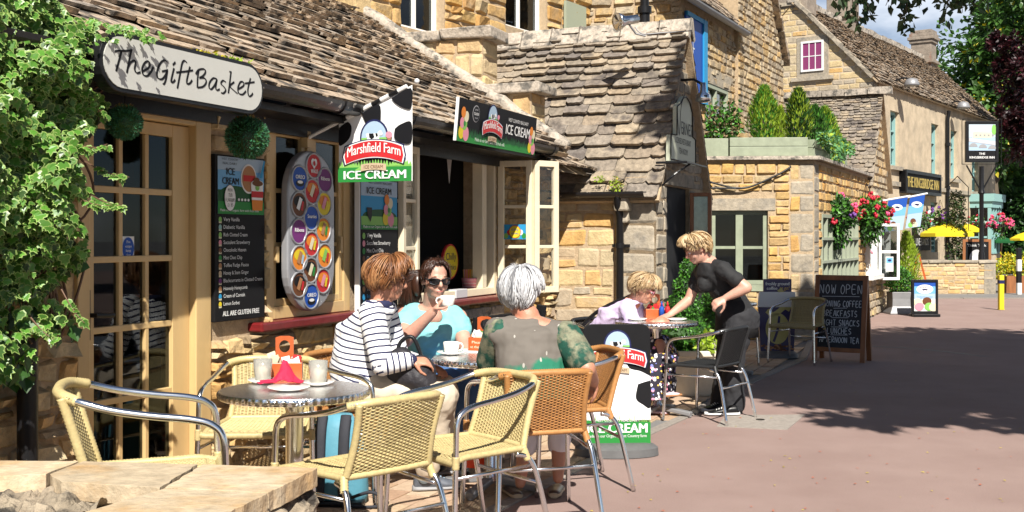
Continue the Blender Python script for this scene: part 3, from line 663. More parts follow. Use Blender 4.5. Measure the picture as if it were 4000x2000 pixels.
# ================================================================ house behind the shop
RW = FR((-3.37, 8.38, 0), rad(57.5)); RWL = 8.26
hs = thing('rear_house', 'tall honey stone house standing behind the shop roof with white framed windows', 'house', (-1.5, 11.4, 0))
ops = []
for a, b, c, d in ((1565, 1735, 8, 100), (1975, 2135, -5, 97)):
    xa, za = loc(RW, a, d); xb, zb = loc(RW, b, d); ops.append((xa, xb, min(za, zb), min(za, zb) + 1.1))
M = MB(RW); body(M, -2.5, RWL, 2.2, 6.4, .35, ops, 1); stones(M, -2.5, RWL, 2.9, 6.4, (.13, .26), (.18, .45), .02, .055, ops, rubble=.3, rough=1.6)
M.build('wall', [m_honey, m_mortar], hs)
for o in ops:
    M = MB(RW); window_grid(M, o[0], o[1], o[2], o[3], 2, 2, .05, .05, .11, .17); w_ = M.build('window', m_white, hs)
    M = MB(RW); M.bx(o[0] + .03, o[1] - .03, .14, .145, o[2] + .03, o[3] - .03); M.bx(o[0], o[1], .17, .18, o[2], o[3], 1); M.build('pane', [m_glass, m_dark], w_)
M = MB(RW)
for i in range(9): M.bx(-2.2 + i * .74, -1.47 + i * .74, -.13, 0, 3.50 - .0 * i, 3.58 - .0 * i, 0, None, .012)
M.build('drip_course', m_lichen, hs, bevel=.01)
xa, za = loc(RW, 2192, 128); xb, _ = loc(RW, 2270, 128)
sg = MB(RW); sg.bx(xa, xb, -.08, -.04, za - .2, za + .42)
t_ = sg.build('house_plaque', C['sage']); tag(t_, 'pale sage sign board low on the rear house wall above the tea room ridge', 'sign')
A = Art(RW, [], -.08); A.stroke([(xb - .12, za + .12), (xb - .18, za + .02), (xb - .15, za - .06)], .03, 'black'); A.build(t_)
# ================================================================ tea room with the steep roof
VS = FR(S(10.56, 0, 0), rad(-22.5)); VG = FR(S(10.56, 1.04, 0), rad(67.5)); VW = 2.14; VH = 3.70; EZ = 1.98
tr = thing('tea_room', 'small stone tea room with a very steep graduated stone slate roof', 'building', S(11.6, .5, 0))
M = MB(VS); M.bx(-.9, 1.04, 0, .3, -.05, 2.05, 1)
stones(M, -.02, .62, 0, 1.98, (.11, .22), (.18, .42), .012, .014, rubble=.15, rough=.8, m=0)
z = 0; k_ = 0
while z < 1.95:
    h = min(ru(.2, .34), 1.98 - z); a = .62 + (.06 if k_ % 2 else .0) + ru(-.03, .03); stone(M, a, 1.045, z, z + h, .014, .01, m=2, rough=.4)
    if a > .63: stone(M, .62, a, z, z + h, .014, .01, m=0)
    z += h; k_ += 1
M.T = Matrix(); VGI = VG
M.T = VG
gz = lambda x: EZ + (VH - EZ) * (1 - abs(x - VW / 2) / (VW / 2))
dx0, dx1 = loc(VG, 2603, 900)[0], loc(VG, 2692, 900)[0]; dop = (dx0, dx1, 0, 1.98)
body(M, 0, VW, -.05, EZ, .3, (dop,), 1)
M.prism([(0, EZ), (VW, EZ), (VW / 2, VH - .03)], .0, .3, 1)
stones(M, 0.01, VW, 0, EZ, (.14, .26), (.14, .4), .014, .016, (dop,), rubble=.1, m=2)
stones(M, 0, VW, EZ, VH - .12, (.12, .2), (.15, .35), .014, .016, xr=lambda z: ((z - EZ) / (VH - EZ) * VW / 2, VW - (z - EZ) / (VH - EZ) * VW / 2), m=2)
M.bx(dx0 - .12, dx1 + .12, -.03, .1, 1.99, 2.12, 2)
M.T = VG @ Matrix.Translation((VW, .001, 0)) @ Matrix.Rotation(rad(90), 4, 'Z'); M.bx(0, 2.2, 0, .3, -.05, EZ, 1)
M.build('wall', [m_pale, m_mortar, m_ashlar], tr)
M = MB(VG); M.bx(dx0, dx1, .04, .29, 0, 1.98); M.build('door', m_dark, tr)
up = D2 * (VW / 2) + Vector((0, 0, VH - EZ)); LV = up.length
RTV = slope(S(10.56, -2.3, EZ) - D2 * .10 - Vector((0, 0, .16)), N2, up)
M = MB(); slates(M, RTV, lambda t: (0, 3.42), LV + .19, (.165, .075), (.15, .40), .026, .012, .8)
M.add([RTV @ Vector(p) for p in ((0, 0, -.05), (3.40, 0, -.05), (3.40, LV + .18, -.05), (0, LV + .18, -.05), (0, 0, -.008), (3.40, 0, -.008), (3.40, LV + .18, -.008), (0, LV + .18, -.008))], [(0, 1, 2, 3), (4, 5, 6, 7), (0, 1, 5, 4), (1, 2, 6, 5), (2, 3, 7, 6), (3, 0, 4, 7)], 1, .1)
up2 = -D2 * (VW / 2) + Vector((0, 0, VH - EZ)); RTV2 = slope(S(10.56 + VW, 1.12, EZ) + D2 * .08 - Vector((0, 0, .13)), -N2, up2)
slates(M, RTV2, lambda t: (0, 3.42), LV + .16, (.165, .075), (.14, .36), .02, .011, .75)
M.add([RTV2 @ Vector(p) for p in ((0, 0, -.05), (3.40, 0, -.05), (3.40, LV + .16, -.05), (0, LV + .16, -.05), (0, 0, -.008), (3.40, 0, -.008), (3.40, LV + .16, -.008), (0, LV + .16, -.008))], [(0, 1, 2, 3), (4, 5, 6, 7), (0, 1, 5, 4), (1, 2, 6, 5), (2, 3, 7, 6), (3, 0, 4, 7)], 1, .1)
vr = M.build('roof', [m_slate2, m_mortar], tr)
M = MB()
x = -2.3
while x < 1.14:
    L = min(ru(.32, .5), 1.16 - x); c0 = S(10.56 + VW / 2, x, VH + .02); c1 = S(10.56 + VW / 2, x + L - .012, VH + .02); a = .15
    pr = [(-a, -.15), (-.05, .05), (.05, .05), (a, -.15), (.1, -.17), (0, -.04), (-.1, -.17)]
    vs = [c0 + D2 * p + Vector((0, 0, q + ru(-.008, .008))) for p, q in pr] + [c1 + D2 * p + Vector((0, 0, q + ru(-.008, .008))) for p, q in pr]; n = 7
    M.add(vs, [tuple(range(n)), tuple(range(n, 2 * n))[::-1]] + [(i, (i + 1) % n, n + (i + 1) % n, n + i) for i in range(n)]); x += L
M.build('ridge_stone', m_lichen, vr, bevel=.01)
M = MB(); gutter_T = VS
M.T = VS; gutter(M, -.2, .98, -.17, 1.90, .06); M.build('gutter', m_lead, tr)
M = MB(VS); xd = loc(VS, 2431, 1000)[0]; M.tube([(xd, -.17, 1.86), (xd, -.14, 1.76), (xd, -.085, 1.66), (xd, -.085, 0)], .038, 12)
for z_ in (1.35, .7): M.tube([(xd, -.085, z_), (xd, -.085, z_ + .05)], .046, 12); M.bx(xd - .09, xd + .09, -.05, -.03, z_ + .01, z_ + .04)
M.build('drainpipe', m_black, tr, smooth=True, auto=40)
M = MB(VS); M.bx(.66, .80, -.16, .06, 1.72, 1.86, 0, None, .01); M.bx(.67, .79, -.10, .02, 1.60, 1.72, 0, None, .01); M.build('kneeler_stone', m_ashlar, tr, bevel=.02)
# pent of slates between bay and tea room
M = MB(); RTP = slope(S(9.35, .40, 2.10), D2, -N2 * 1.0 + Vector((0, 0, .62))); slates(M, RTP, lambda t: (0, 1.25 - t * .4), .7, (.16, .12), (.16, .34), .02, .012, .8)
M.add([RTP @ Vector(p) for p in ((0, 0, -.04), (1.25, 0, -.04), (1.0, .7, -.04), (0, .7, -.04))], [(0, 1, 2, 3)], 1, .1); M.build('roof', [m_slate, m_mortar], tr)
# ================================================================ house with the blue sign, behind the plants
B2 = FR((2.265, 15.0, 0), rad(63)); L2 = 5.60
b2 = thing('corner_house', 'tall honey stone house with grey gutter and steep gable behind the roof plants', 'house', (3.4, 17.5, 0))
xg = loc(B2, 2868, 130)[0]
wx0, wz1 = loc(B2, 2752, 318); wx1 = loc(B2, 2842, 318)[0]; wop = (wx0, wx1, wz1 - 1.15, wz1)
M = MB(B2); body(M, -.0, xg, 2.0, 4.86, .3, (wop,), 1); stones(M, 0, xg, 2.4, 4.62, (.085, .14), (.14, .34), .016, .03, (wop,), rubble=.15)
zr_ = lambda x: 4.6 + (L2 - x) * 1.04
M.prism([(xg, 2.0), (L2, 2.0), (L2, 4.6), (xg, zr_(xg))], -.06, .3, 1)
stones(M, xg, L2, 2.4, 7.4, (.085, .14), (.16, .38), .014, .03, y=-.06, xr=lambda z: (xg, L2 - max(0, (z - 4.6) / 1.04)), rubble=.1)
M.T = FR((.6, 15.5, 0), math.atan2(-.5, 1.665)); body(M, -1.2, 1.74, 2.5, 7, .3, (), 1); stones(M, -1.2, 1.74, 3.0, 7, (.10, .17), (.16, .38), .016, .04, rubble=.2)
M.build('wall', [m_honey2, m_mortar], b2)
M = MB(B2); M.bx(wx0 - .12, wx1 + .12, -.02, .05, wz1, wz1 + .22); M.build('lintel', m_ashlar, b2)
M = MB(B2); gutter(M, -.4, xg + .12, -.17, 4.66, .06); M.build('gutter', m_galv, b2)
M = MB(); RB = slope(B2 @ Vector((-.4, -.16, 4.70)), B2.to_3x3() @ Vector((1, 0, 0)), B2.to_3x3() @ Vector((0, 1, 1.1)))
slates(M, RB, lambda t: (0, xg + .38), 2.6, (.13, .12), (.15, .24), .012, .004, .5); M.add([RB @ Vector(p) for p in ((0, 0, -.02), (xg + .4, 0, -.02), (xg + .4, 2.6, -.02), (0, 2.6, -.02))], [(0, 1, 2, 3)], 0, .1)
M.build('roof', m_slate, b2)
M = MB(B2); n_ = 26
for i in range(n_):
    t = i / n_; x = L2 + .03 - t * 2.6; z_ = 4.62 + t * 2.6 * 1.04; M.box((x, -.08, z_), (.16, .2, .07), Matrix.Rotation(rad(46), 3, 'Y'), 0, None, .012)
M.build('verge_slate', m_slate, b2)
M = MB(B2); window_grid(M, wx0, wx1, wz1 - 1.15, wz1, 2, 1, .06, .05, -.01, .08); w_ = M.build('window', C['sage'], b2)
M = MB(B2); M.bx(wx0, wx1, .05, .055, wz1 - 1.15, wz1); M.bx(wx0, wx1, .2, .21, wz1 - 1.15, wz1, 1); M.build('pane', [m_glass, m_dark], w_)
bx0, bx1 = loc(B2, 2668, 250)[0], loc(B2, 2745, 250)[0]; _, bz0 = loc(B2, 2720, 402); _, bz1 = loc(B2, 2720, 72)
bs = thing('hanging_board', 'tall bright blue sign board on the stone house behind the tea room roof', 'sign', B2 @ Vector((bx0, -.1, bz0)))
M = MB(B2); M.bx(bx0, bx1, -.05, -.02, bz0, bz1); M.build('board', C['blue'], bs)
M = MB(B2); M.bx(bx1 - .16, bx1, -.075, -.02, bz0, bz1); M.bx(bx0, bx1 - .16, -.07, -.02, bz1 - .06, bz1); M.build('frame', C['skyb'], bs)
A = Art(B2, [], -.052); xm = bx1 - .75
A.stroke([(xm - .25, (bz0 + bz1) / 2 + .18), (xm - .2, (bz0 + bz1) / 2 - .02), (xm - .1, (bz0 + bz1) / 2 + .1), (xm - .18, (bz0 + bz1) / 2 + .02)], .02, 'white'); 
for q in (.0, .12): A.stroke([(xm + q, (bz0 + bz1) / 2 + .3), (xm + q + .02, (bz0 + bz1) / 2 - .02)], .02, 'white')
A.stroke([(xm - .04, (bz0 + bz1) / 2 + .14), (xm + .2, (bz0 + bz1) / 2 + .12)], .018, 'white'); A.stroke([(xm, bz0 + .3), (xm + .12, bz0 + .3), (xm + .05, bz0 + .1)], .02, 'white'); A.build(bs)
# ================================================================ flat roofed bay in front, its side wall and the gabled shop behind
PFc = Vector((4.277, 15.761, 0)); PF = FR((2.0, 15.88, 0), math.atan2(15.761 - 15.88, 4.277 - 2.0)); PFL = 2.28
PS = FR(PFc, math.atan2(.898, .44))
pb = thing('flat_roofed_bay', 'single storey bay of squared honey stone with green window and dark coping', 'building', (3.2, 16.5, 0))
a, zt = loc(PF, 2780, 822); b, _ = loc(PF, 3000, 822); _, zb = loc(PF, 2900, 1112); wo = (a, b, zb, zt); lin = (a - .1, b + .1, zt, zt + .17)
M = MB(PF); body(M, 0, PFL, -.05, 2.56, .3, (wo,), 1)
stones(M, 0, PFL - .34, 0, 2.52, (.09, .145), (.14, .34), .012, .03, (wo, lin), rubble=.0, jit=.008, rough=1.0); 
z = 0; k_ = 0
while z < 2.5:
    h = min(ru(.2, .34), 2.52 - z); a_ = PFL - .34 + (.0 if k_ % 2 else -.0); s_ = .14 if k_ % 2 else 0
    if s_: stone(M, a_, a_ + s_, z, z + h, .02, .012)
    stone(M, a_ + s_, PFL, z, z + h, .012, .01, m=2, rough=.4); z += h; k_ += 1
M.bx(lin[0], lin[1], -.012, .1, zt, zt + .17, 2)
M.T = PS; xa, zz1 = loc(PS, 3205, 838); xb, _ = loc(PS, 3347, 850); zz0 = .72; pso = (xa, xb, zz0, 1.80)
body(M, 0, 5.0, -.05, 2.56, .3, (pso,), 1)
stones(M, .34, 5.0, 0, 2.52, (.11, .17), (.16, .36), .02, .04, (pso,), rubble=.0, jit=.006, rough=.9)
z = 0; k_ = 0
while z < 2.5:
    h = min(ru(.2, .34), 2.52 - z); stone(M, 0, .34, z, z + h, .012, .012, m=2, rough=.4); z += h
M.build('wall', [m_honey, m_mortar, m_ashlar], pb)
M = MB(); c1 = PF @ Vector((-.1, -.07, 0)); c2 = PFc + Vector((.07, -.09, 0)); c3 = PS @ Vector((5.0, -.09, 0)); c4 = PF @ Vector((-.1, 4.6, 0))
M.slab([(p.x, p.y) for p in (c1, c2, c3, c4)], 2.555, 2.61); M.build('coping', m_lichen, pb, bevel=.008)
M = MB(PF); window_grid(M, wo[0], wo[1], wo[2], wo[3], 2, 2, .06, .04, .06, .12); M.bx((wo[0] + wo[1]) / 2 - .05, (wo[0] + wo[1]) / 2 + .05, .05, .12, wo[2], wo[3]); M.bx(wo[0] - .04, wo[1] + .04, -.03, .06, wo[2] - .09, wo[2]); w_ = M.build('window', m_sage, pb)
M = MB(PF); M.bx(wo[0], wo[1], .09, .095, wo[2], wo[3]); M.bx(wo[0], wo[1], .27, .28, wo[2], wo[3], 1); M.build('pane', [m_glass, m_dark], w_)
M = MB(PS); x0, x1, z0, z1 = pso
window_grid(M, x0, x1, z0, z1, 8, 1, .05, .055, -.03, .04); M.bx(x0, x1, -.04, .03, z0 + .36, z0 + .40); M.bx(x0, x1, -.04, .03, z0 + .7, z0 + .74); w_ = M.build('window', C['sage'], pb)
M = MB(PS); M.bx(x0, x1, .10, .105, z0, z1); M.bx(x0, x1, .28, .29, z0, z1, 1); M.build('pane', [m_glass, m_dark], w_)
# planting trough on the flat roof
tg = thing('roof_trough', 'long sage green wooden planting trough along the edge of the flat roof', 'planter', PFc + Vector((-1, .3, 2.61)))
M = MB(PF); M.bx(.55, 1.08, .02, .36, 2.615, 2.87); M.bx(1.10, 2.20, .015, .36, 2.615, 2.75); M.bx(1.10, 2.20, .018, .36, 2.755, 2.88); M.build('front_board', m_sage, tg, bevel=.006)
M = MB(PS); M.bx(.14, 2.9, .02, .3, 2.615, 2.74); M.bx(.14, 2.9, .022, .3, 2.745, 2.86); M.build('side_board', m_sage, tg, bevel=.006)
M = MB(PF); M.bx(.57, 2.18, .05, .33, 2.84, 2.875); M.T = PS; M.bx(.3, 2.88, .05, .27, 2.82, 2.855); M.build('soil', m_soil, tg)
# gabled shop beyond the bay
B3A, B3B, B3P = 5.0, 7.55, 4.22
b3 = thing('gabled_shop', 'low stone shop with narrow gable and small pale stone slates beside the inn', 'shop', PS @ Vector((6.3, .5, 0)))
bz = lambda x: 2.5 + (B3P - 2.5) * (1 - abs(x - (B3A + B3B) / 2) / ((B3B - B3A) / 2))
xw0, xw1 = loc(PS, 3376, 980)[0], loc(PS, 3440, 980)[0]; bo = (xw0, 7.3, .78, 1.62)
M = MB(PS); body(M, B3A, B3B, -.05, 2.5, .3, (bo,), 1); M.prism([(B3A, 2.5), (B3B, 2.5), ((B3A + B3B) / 2, B3P - .04)], .001, .3, 1)
stones(M, B3A, B3B, 0, 2.5, (.12, .17), (.18, .36), .02, .045, (bo,), rubble=0, jit=.006); stones(M, B3A, B3B, 2.5, B3P - .1, (.12, .17), (.18, .36), .02, .045, xr=lambda z: (B3A + (z - 2.5) / (B3P - 2.5) * (B3B - B3A) / 2, B3B - (z - 2.5) / (B3P - 2.5) * (B3B - B3A) / 2), rubble=0, jit=.006)
M.build('wall', [m_honey2, m_mortar], b3)
pn = PS.to_3x3() @ Vector((-0, 1, 0)); px_ = PS.to_3x3() @ Vector((1, 0, 0)); up3 = px_ * ((B3B - B3A) / 2) + Vector((0, 0, B3P - 2.5)); L3 = up3.length
RT3 = slope(PS @ Vector((B3A, 4.2, 2.5)) - px_ * .1 - Vector((0, 0, .13)), -pn, up3)
M = MB(); slates(M, RT3, lambda t: (0, 4.3), L3 + .16, (.115, .055), (.10, .22), .016, .007, .8); M.add([RT3 @ Vector(p) for p in ((0, 0, -.03), (4.28, 0, -.03), (4.28, L3 + .15, -.03), (0, L3 + .15, -.03))], [(0, 1, 2, 3)], 1, .1)
up4 = -px_ * ((B3B - B3A) / 2) + Vector((0, 0, B3P - 2.5)); RT4 = slope(PS @ Vector((B3B, -.1, 2.5)) + px_ * .1 - Vector((0, 0, .13)), pn, up4)
slates(M, RT4, lambda t: (0, 4.3), L3 + .16, (.115, .055), (.10, .22), .016, .007, .8); M.add([RT4 @ Vector(p) for p in ((0, 0, -.04), (4.28, 0, -.04), (4.28, L3 + .15, -.04), (0, L3 + .15, -.04), (0, 0, 0), (4.28, 0, 0), (4.28, L3 + .15, 0), (0, L3 + .15, 0))], [(0, 1, 2, 3), (4, 5, 6, 7), (0, 3, 7, 4), (0, 1, 5, 4)], 1, .1)
x = 0
while x < 4.2: M.box(PS @ Vector(((B3A + B3B) / 2, -.05 + x, B3P + .05)), (.3, .42, .12), Matrix.Rotation(rad(63.9), 3, 'Z'), 2, None, .015); x += .44
M.build('roof', [m_slate2, m_mortar, m_lichen], b3)
M = MB(PS); window_grid(M, bo[0], bo[1], bo[2], bo[3], 3, 1, .07, .06, -.1, .06); w_ = M.build('window', m_white, b3)
M = MB(PS); M.bx(bo[0], bo[1], .0, .005, bo[2], bo[3]); M.bx(bo[0], bo[1], .25, .26, bo[2], bo[3], 1); M.build('pane', [m_clear, m_room], w_)
M = MB(PS); M.bx(bo[0] - .05, bo[1], -.16, .0, bo[2] - .08, bo[2]); M.build('window_sill', m_white, b3)
M = MB(PS); x_, z_ = loc(PS, 3410, 760); M.bx(x_ - .16, x_ + .22, -.06, 0, 1.75, 2.3); w_ = M.build('window', m_cream, b3); M = MB(PS); M.bx(x_ - .10, x_ + .16, -.066, -.06, 1.8, 2.25); M.build('pane', m_glass, w_)
# open white casement with notice
oc = P(3432, 980, 21.0); OC = FR((oc.x, oc.y, 0), rad(-4)); M = MB(OC); window_grid(M, 0, .385, .66, 1.72, 1, 2, .05, .05, -.02, .03); w_ = M.build('casement', m_white, b3, bevel=.004)
M = MB(OC); M.bx(.05, .34, 0, .004, .71, 1.67); M.build('pane', m_glass, w_)
A = Art(OC, [], -.006); A.rect(.13, .82, .27, 1.1, 'white', 1); A.rect(.14, .98, .26, 1.08, 'sky', 2); A.disc(.2, 1.03, .035, .022, 'navy', 3); 
for i in range(5): A.rect(.15, .86 + i * .02, .25, .867 + i * .02, 'lgrey', 2)
A.build(w_, 'notice')
M = MB(PS)                                        # toys hanging in the window
for i in range(46):
    M.ell((bo[0] + .08 + ru(0, .5), -.03 + ru(-.03, .03), .84 + ru(0, .7)), (ru(.02, .05), .02, ru(.02, .05)), None, 7, 5, i % 7)
tg_ = M.build('window_toys', [C['pink'], C['red'], C['white'], C['skyb'], C['orange'], C['white'], C['magenta']], smooth=True); tag(tg_, 'string of small bright soft toys hanging in the white shop window', 'toys')
# ================================================================ the inn
IG = FR((9.1, 28, 0), rad(-36)); IF_ = FR((9.1, 28, 0), rad(54)); IL = 12.9; IE = 5.5; IP = 7.62; IW = 2.1
inn = thing('inn', 'long two storey inn of pale stone with steep stone slate roof and tall chimneys', 'building', (12.5, 33, 0))
M = MB(IG); M.bx(-4.3, 0, 0, .4, -.05, IE, 1); M.prism([(-4.3, IE), (0, IE), (-IW + .12, IP - .05), (-IW - .4, IP - .05)], .001, .4, 1)
px0, pz1 = loc(IG, 3131, 165); px1, pz0 = loc(IG, 3219, 275); po = (px0 - .12, px1 + .12, pz0 - .14, pz1 + .12)
stones(M, -4.3, 0, 2.6, IE, (.13, .22), (.22, .55), .012, .012, (po,), rubble=.1, m=0, rough=.7)
stones(M, -4.3, 0, IE, IP - .1, (.13, .22), (.22, .55), .012, .012, (po,), rubble=.1, m=0, rough=.7, xr=lambda z: (-4.3 + (z - IE) / (IP - IE) * 1.9, -(z - IE) / (IP - IE) * (IW - .1)))
M.build('gable_wall', [m_pale, m_render], inn)
M = MB(IG); M.bx(po[0], po[1], -.02, .0, po[2], po[3], 0); M.bx(po[0] - .14, po[1] + .14, -.09, 0, po[2] - .1, po[2], 0); M.build('window_surround', m_ashlar, inn)
M = MB(IG); window_grid(M, px0, px1, pz0, pz1, 3, 2, .05, .02, -.055, -.0); w_ = M.build('window', C['white'], inn); M = MB(IG); M.bx(px0 + .03, px1 - .03, -.034, -.028, pz0 + .03, pz1 - .03); M.build('pink_blind', C['magenta'], w_)
iops = []
for a, b, c, d in ((3478, 3512, 435, 650), (3640, 3664, 485, 690), (3714, 3738, 510, 700), (3798, 3818, 560, 750), (3638, 3662, 790, 880), (3640, 3664, 915, 985)):
    xa, za = loc(IF_, a, c); xb, zb = loc(IF_, b, d); xm = (xa + xb) / 2; _, za = loc(IF_, (a + b) / 2, c); _, zb = loc(IF_, (a + b) / 2, d); iops.append((xm - .38, xm + .38, zb, za))
M = MB(IF_); body(M, 0, IL, -.05, IE, .4, iops, 0); M.bx(0, IL, -.05, 0, 2.82, 2.94, 1); M.bx(0, .25, -.015, 0, -.05, IE, 1)
for o in iops[:4]: M.bx(o[0] - .1, o[1] + .1, -.1, .0, o[2] - .1, o[2], 1)
M.build('wall', [m_render, m_ashlar], inn)
for o in iops:
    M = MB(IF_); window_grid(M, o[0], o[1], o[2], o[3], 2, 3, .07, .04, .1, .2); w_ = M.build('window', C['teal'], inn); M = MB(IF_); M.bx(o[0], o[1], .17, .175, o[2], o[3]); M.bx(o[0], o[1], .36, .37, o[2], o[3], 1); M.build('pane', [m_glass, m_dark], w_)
ix = IF_.to_3x3() @ Vector((1, 0, 0)); iy = IF_.to_3x3() @ Vector((0, 1, 0))
upi = iy * IW + Vector((0, 0, IP - IE)); LI = upi.length; RI = slope(IF_ @ Vector((-.1, -.15, IE - .12)), ix, upi)
M = MB(); slates(M, RI, lambda t: (0, IL + .25), LI + .22, (.15, .085), (.14, .34), .022, .014, 1.0); M.add([RI @ Vector(p) for p in ((0, 0, -.05), (IL + .2, 0, -.05), (IL + .2, LI + .2, -.05), (0, LI + .2, -.05), (0, 0, -.01), (IL + .2, 0, -.01), (IL + .2, LI + .2, -.01), (0, LI + .2, -.01))], [(0, 1, 2, 3), (4, 5, 6, 7), (0, 1, 5, 4), (1, 2, 6, 5), (2, 3, 7, 6), (3, 0, 4, 7)], 1, .1)
x = -.1
while x < IL + .1: M.box(IF_ @ Vector((x + .2, IW, IP + .08)), (.42, .26, .14), Matrix.Rotation(rad(54), 3, 'Z'), 2, None, .02); x += .44
M.add([IF_ @ Vector(p) for p in ((-.05, IW, IP), (IL, IW, IP), (IL, 4.4, IE), (-.05, 4.4, IE))], [(0, 1, 2, 3)], 1, .1)
ir = M.build('roof', [m_slate, m_lead if False else m_mortar, m_lichen], inn)
M = MB(IG)                                        # raised verge stones along the gable
for i in range(12): t = (i + .5) / 12; M.box((-t * (IW - .1), -.03, IE + t * (IP - IE)), (.26, .2, .09), Matrix.Rotation(rad(46.5), 3, 'Y'), 0, None, .01)
for i in range(12): t = (i + .5) / 12; M.box((-4.3 + t * 1.85, -.03, IE + t * (IP - IE)), (.26, .2, .09), Matrix.Rotation(rad(-47), 3, 'Y'), 0, None, .01)
M.bx(-2.6, -1.9, -.06, .2, IP - .06, IP + .03); M.build('verge_stone', m_ashlar, inn)
m_brickc = mat('sooty_chimney_stone', (.23, .19, .15), .95, var=.4, scale=6, bump=.8, bscale=20, mixcol=(.20, .10, .07), mixpos=(.6, .75), mixscale=4)
def chimney(x, w, z0, z1):
    M = MB(IF_); M.bx(x - w, x + w, IW - .34, IW + .34, z0, z1); M.bx(x - w - .09, x + w + .09, IW - .43, IW + .43, z0 + .50, z0 + .60)
    for i, (e, h) in enumerate(((.05, .12), (.10, .12), (.06, .12), (.02, .1))): M.bx(x - w - e, x + w + e, IW - .34 - e, IW + .34 + e, z1 - .44 + .115 * i, z1 - .44 + .115 * (i + 1) - .003)
    M.build('chimney', m_brickc, ir, bevel=.015)
tx = (loc(FR(IF_ @ Vector((0, IW, 0)), rad(54)), 3608, 250))[0]; chimney(tx, .33, IP - .62, IP + 1.02); tx = (loc(FR(IF_ @ Vector((0, IW, 0)), rad(54)), 3292, 60))[0]; chimney(tx, .40, IP - .35, IP + 1.8)
M = MB(IG); M.bx(-2.75, -1.75, .0, .7, IP - .3, IP + 1.6); M.build('chimney', m_brickc, ir, bevel=.015)
M = MB(IF_); xd, _ = loc(IF_, 3691, 700); M.tube([(xd, -.12, IE - .25), (xd, -.08, IE - .5), (xd, -.08, 0)], .055, 10)
for z_ in (4.2, 2.9, 1.7): M.tube([(xd, -.08, z_), (xd, -.08, z_ + .1)], .075, 10)
M.build('drainpipe', m_black, inn, smooth=True, auto=40)
xa, _ = loc(IF_, 3512, 700); xb, _ = loc(IF_, 3650, 720); M = MB(IF_)    # big fascia sign with gold letters
fs = thing('fascia_sign', 'long black sign board with gold capital letters on the inn front', 'sign', IF_ @ Vector((xa, 0, 2.72)))
M.bx(xa, xb, -.16, -.0, 2.70, 3.24); M.build('board', m_blackm, fs); M = MB(IF_)
for a, b, c, d in ((xa, xb, 3.19, 3.28), (xa, xb, 2.66, 2.74), (xa, xa + .07, 2.74, 3.19), (xb - .07, xb, 2.74, 3.19)): M.bx(a, b, -.2, 0, c, d)
M.build('frame', m_black, fs); A = Art(IF_, [], -.165, .004); A.text('THE KINGSBRIDGE INN', (xa + xb) / 2, 2.83, .28, flat('gold_leaf', (.85, .60, .12), .3, metal=.6), 1, (xb - xa) * .9, bold=.02); A.build(fs, 'lettering')
# bay window of the inn
xa, _ = loc(IF_, 3790, 850); xb = xa + 1.35; M = MB(IF_); BW = (xa, xb)
M.bx(xa, xb, -.6, 0, -.05, .95, 1); M.bx(xa - .12, xb + .12, -.75, 0, 2.62, 2.86, 0); M.bx(xa - .06, xb + .06, -.68, 0, 2.42, 2.62, 0)
for x_ in [xa + (xb - xa) * i / 4 for i in range(5)]: M.bx(x_ - .05, x_ + .05, -.64, -.54, .95, 2.42, 0)
for z_ in (.95, 1.45, 1.93): M.bx(xa, xb, -.63, -.55, z_, z_ + .06, 0)
for y_ in (-.3,): M.bx(xa - .03, xa + .03, y_ - .04, y_ + .04, .95, 2.42, 0)
for z_ in (.95, 1.45, 1.93): M.bx(xa - .02, xa + .04, -.55, 0, z_, z_ + .06, 0)
w_ = M.build('bay_window', [C['teal'], m_render], inn); M = MB(IF_); M.bx(xa + .02, xb, -.585, -.58, 1, 2.42); M.bx(xa + .02, xa + .025, -.58, 0, 1, 2.42); M.bx(xa + .1, xb, -.2, -.19, .95, 2.42, 1); M.bx(xa + .2, xa + .55, -.45, -.44, 1.3, 2.3, 2); M.build('pane', [m_glass, m_dark, C['red']], w_)
for px_s, py_s in ((3498, 330), (3706, 418)):      # flood lamps under the eave
    x_, z_ = loc(IF_, px_s, py_s); t_ = thing('flood_lamp', 'round grey flood lamp under the inn eave ' + ('nearest the gable corner' if px_s < 3600 else 'above the black drainpipe'), 'lamp', IF_ @ Vector((x_, -.3, z_)), group='flood lamps on the inn front')
    M = MB(IF_ @ Matrix.Translation((x_, -.42, z_))); M.lathe([(.02, .14), (.14, .10), (.2, -.04), (.19, -.07), (0, -.05)], n=18); M.build('lamp_head', m_galv, t_, smooth=True); M = MB(IF_ @ Matrix.Translation((x_, -.42, z_))); M.tube([(0, 0, .1), (0, .2, .16), (0, .42, .1)], .022, 8); M.build('arm', m_black, t_)
# forecourt wall
FW = FR((8.9, 28.92, 0), 0); M = MB(FW); M.bx(0, 3.65, 0, .4, -.05, .80, 1); stones(M, 0, 3.62, 0, .80, (.09, .2), (.14, .42), .014, .02, rubble=.25)
M.bx(3.36, 3.66, -.02, .42, -.05, .82, 2)
x = -.02
fw = thing('forecourt_wall', 'low squared rubble stone wall in front of the inn forecourt', 'wall', (10.7, 28.9, 0)); M.build('wall', [m_pale, m_mortar, m_ashlar], fw); M = MB(FW)
while x < 3.6: L = min(ru(.5, .8), 3.7 - x); M.bx(x, x + L - .012, -.05, .45, .80, .875, 0, None, .012); x += L
M.build('coping', m_ashlar, fw, bevel=.015)
